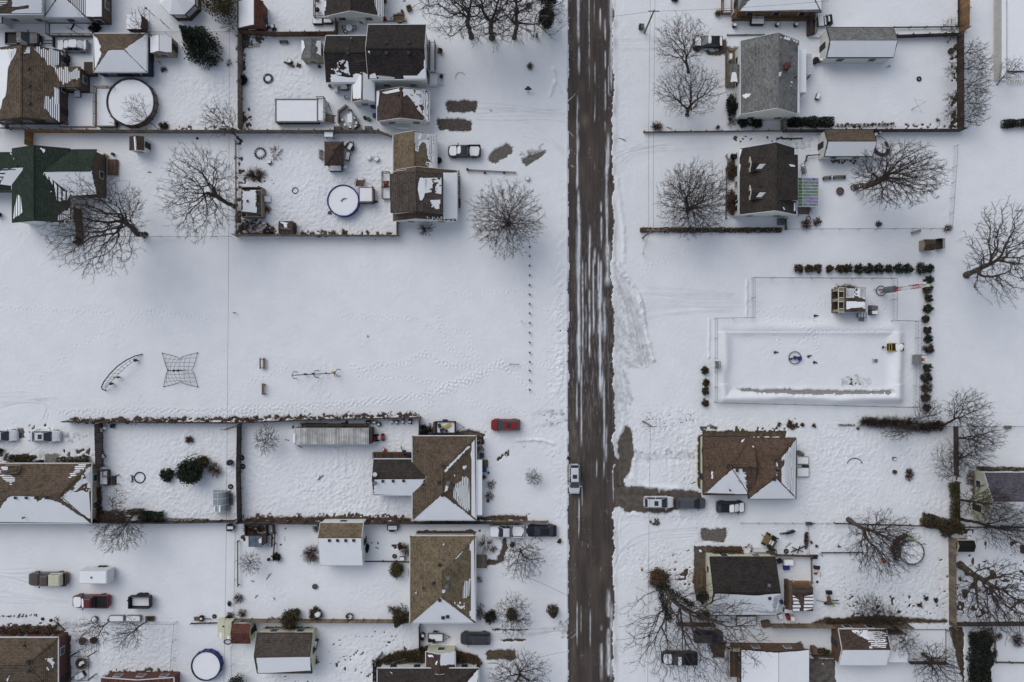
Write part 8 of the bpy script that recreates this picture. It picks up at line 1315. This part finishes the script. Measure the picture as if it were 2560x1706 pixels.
litter([(280,60),(440,190),(700,90)],.9,110,'scattered dark leaves on the snowy front lawn',LEAFD,.1);hoop(2190,535,'curved dark hoops sticking out of the back yard snow',1.25,IRON,.06,'buried_hoop','hoop',20,160);stick(710,690,'dark twiggy branch on the front lawn',.9,20)
car(382,856,0,'white car with sunroof on the cleared concrete drive','white','suv',4.6,1.85,sunroof=True);car(677,865,0,'grey car with dark windshield behind the white one in the drive','grey','suv',4.55,1.8);car(1040,900,0,'black car half covered in snow nearest the double hipped house','black','suv',4.4,1.85,('halfroof','hood','ws'))
stones([(320,1045),(400,1050)],'cluster of brown stones at the drive edge',14,.35,.4,'stone_cluster');fence([(1140,1050),(2090,1052)],1.0,'chain','low wire fence below the double hipped house',step=2.6);fence([(1745,1060),(1750,1340)],1.0,'chain','wire fence dividing the cluttered yard',step=2.6);junk(1765,1055,'dark gate post heap on the wire fence',[('frame',IRON,[('b',0,0,.5,.9,.3,.9,0,.8),('l',(-.5,-.3,.2),(.6,.2,1.1),.1,.1)])],'gate_heap','gate')
item('skid_steer','yellow brown compact loader with snow on its deck','loader',1395,1210,[('body',M('loader_tan',(.17,.115,.05),amp=.2),[('b',-.45,0,.65,.75,1.5,.9,0,.9),('b',.75,-.1,.5,.3,1.4,.8)]),('cab_frame',BLACK,[('t',[(-.1,-.6,.7),(-.1,-.6,1.7),(-.1,.6,1.7),(-.1,.6,.7)],.06),('t',[(.6,-.6,.7),(.6,-.6,1.6),(.6,.6,1.6),(.6,.6,.7)],.06)]),('engine',BLACK,[('b',.2,.55,.7,.9,.4,.5)]),('snow_cover',SNOW,[('b',.2,-.1,.95,.8,.75,.12,0,.9)])]+[('wheel',RUBBER,[('w',a,b,.36,.36,.3,14)])for a in(-.5,.5)for b in(-.85,.85)]+[('boom',BLACK,[('l',(.4,.6,.9),(1.1,1.0,.6),.14,.14),('l',(-.8,.1,.5),(-1.4,.3,.3),.1,.1)])],-28)
item('motorcycle','dark motorcycle standing in the snow beside the loader','motorcycle',1570,1138,[('frame',IRON,[('b',0,0,.6,1.1,.28,.35,0,.8),('b',-.5,0,.8,.6,.3,.15),('t',[(.5,0,.8),(.85,0,.35)],.05)]),('tank',BLACK,[('b',.2,0,.9,.5,.3,.2,0,.7)]),('handlebar',STEEL,[('t',[(.45,-.4,1.05),(.5,0,1.0),(.45,.4,1.05)],.03)]),('exhaust',STEEL,[('t',[(.1,-.22,.35),(-.9,-.25,.4)],.06)]),('wheel',RUBBER,[('t',[(.9+.32*math.cos(a),0,.33+.32*math.sin(a))for a in np.arange(0,6.28,.4)],.07,6,True)]),('wheel',RUBBER,[('t',[(-.8+.32*math.cos(a),0,.33+.32*math.sin(a))for a in np.arange(0,6.28,.4)],.09,6,True)])],192)
stick(1582,1260,'two thin boards lying crossed in the cluttered yard',1.2,35,WOODG,'loose_board','board');junk(1660,1300,'tangle of dark scrap metal and rods in the cluttered yard',[('rods',IRON,[('l',(-1,-.4,.1),(.9,.5,.4),.1,.1),('l',(-.8,.4,.1),(.9,-.3,.3),.1,.1),('l',(0,-.6,.1),(.3,.7,.5),.1,.1),('l',(.2,.1,.1),(1.3,.8,.3),.1,.1)]),('plate',STEEL,[('b',-.5,-.1,.2,.5,.35,.06,.4)])]);tyre(1560,1315,'upright dark tyre in the scrap tangle',.4);stones([(1745,1160),(1740,1290)],'brown brush and stones along the dividing wire fence',30,.3,.35,'brush_pile',TWIGR);twiggy(1735,1190,.4,1.0,'brown brush clump at the dividing wire fence',60,ry=1.0,leaves=60)
for i,(x,y)in enumerate(((1790,1230),(1838,1265),(2045,1268))):bush(x,y,.22,.35,ORD[i]+' small brown clump from the left in the back yard snow',LEAFB,40,.09,group='small brown clumps');
fence([(1880,1324),(2250,1322)],.5,'rail','low rail lying straight in the back yard snow',IRON)
O(1540,1279)
h=house('house','pale yellow house with dark roof and snowy south slope',1190,700);rf=gable(h,862,422,1462,948,'x',747,2.8,4.9,B['dark'],CREAM,.12,DTRIM);rf.snow('b',[(905,750),(1000,760),(1200,765),(1290,775),(1420,758),(1515,752),(1465,945),(1245,915),(1260,870),(1235,840),(1050,850),(900,945),(868,945)]).snow('b',[(870,850),(1250,850),(1260,900),(1470,918),(1462,946),(868,946)]).snow('b',[(1440,780),(1508,760),(1465,930),(1440,915)]).vent('b',(1408,795)).vent('t',(1402,675),mat=STEEL,size=.35).vent('t',(1182,485)).fin()
deck(722,545,830,745,.35,'brown wooden deck left of the pale yellow house','l',WOODM,False);item('deck_chair','pale carved chair on the brown wooden deck','chair',765,680,[('seat',WOODG,[('b',0,0,.4,.5,.5,.06)]),('backrest',WOODG,[('b',0,.25,.7,.5,.06,.6)]),('leg',WOODG,[('b',-.2,0,.2,.08,.45,.4)]),('leg',WOODG,[('b',.2,0,.2,.08,.45,.4)])],z=.4);bush(775,785,.9,1.3,'dark shrub below the brown wooden deck',LEAFD,520,.1);bush(800,940,1.1,1.2,'reddish shrub clump under the ivy tree',LEAFS,520,.1,ry=.8);barrel(770,358,'small pale pot at the corner of the pale yellow house',.2,.4,WPLAST)
hedge([(880,355),(1160,365)],1.1,.9,'brown shrubs with parked bicycles along the pale yellow house',LEAFB,70,.1)
bicycle(1195,315,'pink childs bicycle leaning in the brown shrubs',30,PINK);bicycle(1140,362,'white and purple small scooter bike beside the pink bicycle',10,WPLAST,.6);bicycle(1235,345,'dark bicycle right of the pink one',80,IRON);bicycle(960,370,'black bicycle lying among the brown shrubs',10,BLACK,1);deck(1258,335,1380,375,.5,'snowy cream ramp along the pale yellow house','t',WPLAST);deck(1385,340,1455,400,.5,'brown landing with iron rails at the pale yellow house','tr',WOODM,False,rmat=IRON);item('green_sled','green plastic sled on the window ledge of the pale yellow house','sled',1290,396,[('tray',GREENP,[('b',0,0,.1,.6,.3,.1,.1,1.15),('l',(.25,-.1,.12),(.4,-.1,.2),.25,.05)])],z=.5)
fence([(1470,400),(1790,410)],1.2,'board','brown board fence right of the landing',WOODM);tub(1568,455,'white freezer chest with snow in the back yard',1.45,.85,.8,WPLAST,0,'freezer','freezer');tub(1556,510,'blue cooler box below the white freezer',.9,.6,.5,BLUE,5,'cooler_box','cooler',False);junk(1490,445,'black covered grill left of the white freezer',[('hood',BLACK,[('b',0,0,.7,.8,.55,.5,.4,.8)]),('cart',IRON,[('b',0,0,.3,.7,.45,.5,.4)]),('shelf',STEEL,[('b',-.5,-.35,.6,.5,.3,.04,-.6)])],'barbecue_grill','barbecue');fence([(1780,430),(1785,640)],.8,'rail','pale rail fence at the right of the snowy patio',WOODG);junk(1812,410,'dark loveseat at the end of the brown fence',[('seat',IRON,[('b',0,0,.35,.9,.6,.3)]),('backrest',IRON,[('b',0,.3,.65,.9,.12,.5)])],'loveseat','seat');stick(1880,400,'dark plank lying right of the loveseat',.9,-40,WOODD,'plank','plank');junk(1830,510,'dark slanted lounger right of the pale rail fence',[('seat',IRON,[('l',(-.5,.2,.8),(.6,-.1,.2),.6,.08)]),('leg',IRON,[('b',-.3,.1,.3,.06,.5,.6)])],'lounger','chair');item('snow_shovel','red snow shovel stuck in the snow with curved handle','shovel',1830,565,[('blade',RED,[('b',-.05,0,.25,.5,.3,.08)]),('handle',RED,[('t',[(.1,.2,.3),(.6,.35,.5),(.65,-.6,.3)],.035)])]);tyre(1845,645,'small dark ring on the snow by the brown roofed shed',.2)
h=house('shed','brown shed with striped snow on both lower roof halves',1710,780,'shed');rf=flat(h,1622,694,1810,916,(2.5,2.5,2.3,2.3),B['redbrown'],WOODM,.05);rf.snow('s',[(1625,765),(1665,800),(1690,830),(1690,912),(1625,912)],'w').snow('s',[(1725,770),(1808,755),(1806,895),(1725,910)],'w').fin();flat(h,1586,655,1622,905,(2.2,2.4,2.3,2.1),WOODM,WOODM,.03).fin()
deck(1590,655,1800,690,1.2,'orange brown wood ramp shelf above the brown shed','',WOODN,False);chair(1552,678,'black framed chair, upper of two left of the brown shed',0,IRON);chair(1555,828,'black framed chair, lower of two left of the brown shed',20,IRON);tub(1570,900,'snow topped grey box left below the brown shed',1.4,.6,.6,GREYP,-5,'storage_box','box');tub(1502,955,'square pale framed box with snow',.75,.75,.4,WOODG,20,'sandbox','box');junk(1590,965,'red and white toy kitchen heap in the snow',[('body',RED,[('b',-.3,.1,.4,.6,.9,.7,.3,.8)]),('top',WPLAST,[('b',.25,-.05,.5,.7,.8,.8,.1,.9)]),('snow_cover',SNOW,[('b',.25,-.05,.95,.6,.7,.1,.1,.8)])],'toy_kitchen','toy');barrel(1615,640,'red gas can above the brown shed',.2,.5,RED);tub(1510,820,'blue bag hanging by the pale yellow house wall',.35,.5,.7,BLUE,15,'bag','bag',False)
item('log_splitter','rusty log splitter with lime arm and dark engine box','log splitter',1945,810,[('beam',WOODM,[('b',0,0,.6,.5,1.3,.5,.2,.8),('b',-.1,-.4,.4,.7,.4,.5)]),('engine',BLACK,[('b',-.1,1.35,.6,.85,.5,.5)]),('hitch',IRON,[('l',(-.1,1.1,.5),(0,.6,.5),.12,.12),('l',(-.5,-.3,.3),(-1.9,.0,.2),.06,.06)]),('arm',LIME,[('l',(.4,-.1,.7),(.85,-.9,.3),.16,.14),('l',(.4,-.1,.7),(.7,-.1,.7),.12,.12)]),('fork',BLACK,[('l',(.5,.05,.4),(1.6,-.05,.3),.1,.08),('l',(.7,-.4,.3),(1.6,-.45,.3),.08,.08)])]+[('wheel',RUBBER,[('w',a,-.5,.28,.28,.16)])for a in(-.45,.45)])
tree(390,600,720,1130,8.0,11.6,'old bare tree with ivy trunk sprawling over parked cars',n=1500,tr=.55,fork=.30,rz=4.4,ry=8.6,bf=.42,bark=BARKL,sub=3)
def ivy(pts,r,label,mat,n=900):
 q=[P(*p)for p in pts];rng=np.random.default_rng(hash_(label));C=[]
 for a,b in zip(q,q[1:]):
  k=n//(len(q)-1);t=rng.random(k)[:,None];C.append(np.array(a)*(1-t)+np.array(b)*t+rng.normal(size=(k,3))*r*.55)
 V,F=leaf_quads(np.concatenate(C),.12,rng);o=npmesh('ivy',V,F,mat);return tag(o,label,'ivy')
ivy([(400,660,1.5),(440,850,5),(500,1000,7.5)],.55,'dark ivy climbing the left limb of the old tree',LEAFD,1700);ivy([(400,660,1.5),(560,770,4.5),(720,880,6.5)],.5,'dark ivy climbing the right limb of the old tree',LEAFD,1500);bush(378,600,1.55,2.0,'large rusty brown bush at the foot of the old ivy tree',LEAFB,1900,.11);item('garden_gnome','small yellow and red toy figure beside the rusty brown bush','toy',236,525,[('body',YELLOW,[('c',0,.1,0,.18,.35,.1)]),('base',RED,[('c',0,-.2,0,.16,.25,.12)])])
for i,(x,y)in enumerate(((545,465),(660,358),(525,398))):stick(x,y,['small dark branch lying near the old tree','brown tuft near the driveway patch','tiny twig above the dark branch'][i],.5,20*i)
O(1540,1020);litter([(200,120),(560,60),(760,180)],2.2,170,'dark specks of leaves on the trampled lawn by the double hipped house',LEAFD,.075);litter([(60,1330),(500,1360),(720,1420)],1.6,130,'dark specks of leaves on the snow north of the old ivy tree',LEAFD,.075);O(1100,1020);litter([(640,1195),(1100,1215)],.7,110,'brown specks of leaves below the white pickup',LEAFB,.075);O(1540,1279)
litter([(480,600),(700,560),(720,700)],1.2,260,'fallen brown leaves left of the brown wooden deck',LEAFB,.1)
item('leaning_post','rust coloured leaning post among the low branches','post',300,1140,[('shaft',WOODM,[('l',(0,0,0),(-.2,1.2,3.0),.14,.14)]),('foot',WOODM,[('b',0,0,.1,.3,.3,.2)])])
car(838,1132,0,'dark brown car parked under the old tree branches','charcoal','suv',4.6,1.85);car(572,1325,180,'dark pickup with snowy hood under the old tree branches','black','pickup',5.6,2.0,('hood','halfroof'),cat='truck')
fence([(555,1035),(900,1040)],1.6,'board','reddish board fence under the old tree',WOODM);fence([(1420,1050),(2400,1050),(2700,1055)],1.8,'board','striped grey board fence below the cluttered yard',WOODG);deck(1105,960,1290,1050,.6,'snow covered flat lean-to behind the pale yellow house','',WOODG);deck(920,950,1060,1015,.4,'grey plank walk behind the pale yellow house','',WOODG,True);tub(1365,1020,'brown brush box beside the grey board fence',1.2,.9,.8,WOODM,10,'compost_box','box',False)
h=house('house','wide house at the bottom with two snow covered roof slopes and brick wall',1450,1420);rf=gable(h,1150,1268,1770,2200,'y',1492,3.0,4.0,B['redbrown'],BRBR,.25,DTRIM);rf.full('l').full('r').fin();
deck(1020,1245,1150,1520,.5,'brown wooden deck with white railings left of the wide snowy house','lt',WOODM,False,rmat=WPLAST,stair=(1020,1400,-1,0,2.0,4));item('brick_planter','long low brick wall along the front of the wide snowy house','wall',1340,1232,[('wall',BRBR,[('b',0,0,.7,10.0,.9,1.4),('b',0,.42,1.43,10.1,.1,.08)]),('coping',CREAM,[('b',0,-.1,1.45,9.9,.6,.08)])],-1);twiggy(1680,1215,.5,.7,'dark dead plants at the end of the long brick wall',50,leaves=60)
fence([(1795,1325),(1990,1330)],1.3,'board','reddish board gate between house and garage',WOODM);tub(1800,1255,'brown upright cabinet left of the garage yard',.7,1.0,1.2,WOODM,0,'yard_cabinet','cabinet',False);bush(1890,1275,1.0,.8,'olive creeping shrub before the white garage door',LEAFO,420,.1,ry=.6)
O(1920,1279)
h=house('garage','garage with white door and half snowy brown roof at the bottom right',860,1240,'garage');rf=gable(h,648,1082,1086,1408,'x',1268,2.8,4.0,B['redbrown'],BRBR,.12);rf.full('b').snow('t',[(750,1090),(1085,1100),(1085,1265),(930,1255),(920,1180),(850,1150)],'n').snow('t',[(900,1100),(1085,1105),(1085,1260),(950,1250)],'t').fin();p=P(640,1200,1.3);MB().box(p.x-.22,p.y,1.1,.1,3.0,2.0).build('garage_door',TRIM,h)
flat(house('lean_to','flat snow covered lean-to right of the white door garage',1190,1260,'shed'),1098,1130,1285,1385,2.2,WOODD,WOODG,.06,'f').fin()
fence([(1690,245),(1695,1060)],1.8,'board','tall weathered board fence at the east of the cluttered yard',WOODG);fence([(1690,1035),(2420,1030)],1.6,'board','dark board fence at the bottom right corner',WOODD);fence([(1640,1080),(1680,1568),(1690,1800)],1.2,'chain','chain link fence beside the bottom right tree',step=3);fence([(1290,1388),(1640,1392)],1.2,'board','dark plank screen under the bottom right tree',WOODD);item('patio_slab','grey snowy patio frame right of the flat lean-to','frame',1465,1230,[('edging',WOODG,[('l',(-2.8,2.5,.1),(2.8,2.5,.1),.08,.1),('l',(2.8,2.5,.1),(2.8,-2.5,.1),.08,.1)]),('post',WOODG,[('b',2.8,2.5,.4,.12,.12,.8)])])
tree(735,72,1060,300,8.2,5.6,'big bare tree with cut limbs leaning across the pool',n=760,tr=.4,fork=.34,rz=3.6,ry=5.4,bark=BARKL);pool(1292,362,1.85,'small snow filled pool with lime green cover edge',GREYP,1.0,GREYP);ivy([(1180,440,.9),(1150,340,1.0),(1190,260,1.1),(1270,220,1.0)],.42,'dark vine tangle along the left of the lime edged pool',TWIGR,1300);item('pool_cover','lime green torn cover draped on the small pool rim','cover',1320,238,[('fold',LIME,[('l',(-.7,.3,.1),(.1,-.1,.1),.3,.06),('l',(.1,-.1,.1),(1.0,-1.1,.08),.12,.06),('b',-.35,.15,.16,.3,.3,.1,.5)])],z=1.0);stick(1425,300,'dark forked pool skimmer right of the lime edged pool',.9,0,IRON,'skimmer','skimmer');item('sled','orange red and lime toy sled on the snow','sled',1055,450,[('tray',ORANGE,[('b',0,0,.12,.5,.7,.14,.5,1.15)]),('runner',LIME,[('l',(-.35,.35,.1),(.45,-.35,.1),.08,.08),('l',(-.25,.45,.1),(.5,-.2,.1),.05,.05)])])
for i,(x,y)in enumerate(((1440,785),(1390,855),(1540,810))):bush(x,y,.45,.4,['brown grass clump, topmost of three in the speckled yard','brown grass clump, lowest of three in the speckled yard','brown grass clump, rightmost of three in the speckled yard'][i],LEAFS,110,.09)
litter([(700,790),(1100,880),(1640,900)],2.6,800,'dark fallen leaves speckling the lower yard',LEAFD,.09);litter([(640,700),(1000,760)],2.0,220,'dark fallen leaves on the snow near the log splitter',LEAFD,.08);hedge([(520,1005),(960,985),(1240,1008)],.9,.8,'dark brush and leaves along the striped grey fence',LEAFS,70,.1);tree(1000,1040,920,900,3.6,2.6,'bare tangled sapling above the striped grey fence, left of two',n=240,tr=.1,sub=3);tree(1190,1080,1080,1010,3.6,2.8,'bare tangled sapling above the striped grey fence, right of two',n=240,tr=.1,sub=3);tree(1230,1150,1250,1200,4.2,2.6,'thin bare tree over the flat snow covered lean-to',n=200,tr=.1,sub=3)
tree(1420,1308,1560,1420,5.6,4.0,'bare tree with pale cut trunk at the bottom right',n=420,tr=.3,fork=.3,rz=2.6,bark=BARKL,sub=3);hedge([(1900,1090),(1890,1570),(1900,1900)],2.6,3.4,'tall dark evergreen hedge at the bottom right',LEAFD,60,.14);bush(1990,1120,1.1,1.6,'olive fringe shrub at the top of the tall dark hedge',LEAFO,420,.12);fence([(2060,1140),(2065,1370),(2350,1375)],.8,'rail','low dark garden edging right of the tall hedge',WOODD);twiggy(2110,1140,.5,.7,'small brown shrub, upper of two inside the garden edging',40,leaves=60);twiggy(2060,1300,.6,.7,'small brown shrub, lower of two inside the garden edging',50,leaves=60);twiggy(2270,1170,1.1,1.4,'bare brushy shrub at the right edge near the hedge',100)
tree(1760,490,2120,800,8.5,6.4,'massive bare tree with thick forked trunk at the lower right',n=1000,tr=.6,fork=.3,rz=4.2,ry=6.2,bark=BARKL,bf=.5);shed('shed','small dark roofed shed with cream wall beside the tall weathered fence',1745,268,1895,372,'x',320,1.9,2.3,B['coal'],CREAM,.06);
hedge([(1390,60),(1560,100),(1650,130)],2.2,1.8,'brown ivy mass over the corner of the wire fence',LEAFS,60,.11);hedge([(1560,180),(1680,130),(1750,150)],1.8,2.0,'dark leafy mass at the top of the tall weathered fence',LEAFS,70,.11);tub(2330,340,'dark bin at the right edge beside the massive tree',.6,1.2,1.0,WOODD,0,'yard_bin','bin',False);barrel(1815,230,'blue white drum behind the small dark shed',.3,.8,WPLAST)
O(1920,960)
fence([(650,382),(1700,386),(2420,388)],1.0,'chain','low wire fence along the brush behind the basin',step=3);fence([(1722,392),(1728,840)],1.3,'board','dark board fence under the brushy trees',WOODD);fence([(1735,900),(1740,1290)],1.4,'board','dark board fence left of the slate roofed house',WOODD);fence([(600,1270),(1300,1290),(1700,1305),(2420,1305)],1.1,'rail','dark rail fence between the back yard and the pool yard',WOODD)
hedge([(1672,900),(1690,1080),(1682,1260)],1.1,1.5,'tall thin hedge dusted with snow at the east of the back yard',LEAFO,90,.1);hedge([(640,378),(790,376)],.3,.4,'dead vine at the end of the low wire fence',LEAFB,160,.08)
for i,(x,y,r,ry_)in enumerate(((900,345,1.4,.8),(1010,350,1.7,.9),(1130,355,1.7,1.0),(1270,370,1.9,1.1),(1410,390,1.6,1.0),(1520,380,1.3,.9))):twiggy(x,y,r,1.8,'brown bare brush clump, '+ORD[i]+' from the left along the low wire fence',170,TWIG,'bare_brush','brush',ry_,'brush clumps behind the basin',leaves=150)
tree(1500,385,1180,440,3.6,2.6,'low bare tree arching left over the brush',n=170,tr=.1,fork=.12,rz=1.6,ry=1.6,sub=3);tree(1330,330,1470,250,3.2,2.4,'thin bare tree rising above the brush',n=170,tr=.08,fork=.1,sub=3);tree(1610,378,1840,240,5.6,3.7,'bare tree with fine crown, topmost by the low wire fence',n=420,tr=.2,fork=.2,rz=2.4,sub=3);tree(1715,505,1980,480,5.6,3.6,'bare tree reaching right, middle of three on the dark fence',n=360,tr=.18,fork=.2,rz=2.2,ry=2.6,sub=3);tree(1715,690,1880,640,4.8,3.6,'bare tree above the hedge, lowest of three on the dark fence',n=360,tr=.17,fork=.2,rz=2.2,ry=3.2,sub=3);tree(1730,880,1660,720,3.6,2.8,'thin bare tree left of the dark board fence',n=240,tr=.1,sub=3,ry=3.8);tree(1740,1065,2000,1090,5.4,4.6,'bare tree spreading over the slate roofed house',n=520,tr=.22,fork=.14,rz=2.4,ry=3.0,sub=3);tree(1760,1240,2260,1330,6.4,6.0,'long limbed bare tree reaching right below the slate roof',n=620,tr=.28,fork=.2,rz=2.8,ry=4.0,sub=3)
h=house('house','slate roofed house at the right edge with cream gable wall',2200,1050);rf=gable(h,1985,815,2700,1290,'x',1078,3.0,5.0,B['slate'],CREAM,.15);rf.full('b').fin();hedge([(1900,778),(2380,790)],.9,1.0,'dark shrubs along the north eave of the slate roofed house',LEAFS,90,.1);twiggy(1850,860,.9,1.0,'brown viny shrub left of the slate roofed house, upper',70,ry=1.2,leaves=120);twiggy(1890,960,.6,.9,'brown viny shrub left of the slate roofed house, lower',60,ry=1.0,leaves=120);item('garden_box','small pale square box on the back yard snow','box',1155,684,[('box',WOODG,[('b',0,0,.15,.5,.45,.3),('b',-.05,.1,.33,.6,.1,.08)]),('snow_cover',SNOW,[('b',.02,-.05,.33,.4,.3,.07)])]);barrel(1156,806,'round dark brown pot on the back yard snow',.32,.4,WOODD,snow=False);twiggy(1282,828,.65,.9,'oval reddish bare shrub right of the dark pot',90,ry=.95,leaves=160,leafmat=LEAFB);barrel(1412,1252,'brown round stump in the corner shrubs',.45,.6,WOODM,snow=False);tub(2190,395,'pale plank bench on the low wire fence',.9,.4,.5,WOODG,0,'plank_bench','bench',False);tub(820,408,'grey stone lump below the wire fence',.35,.35,.3,STONE,20,'boulder','stone',False)
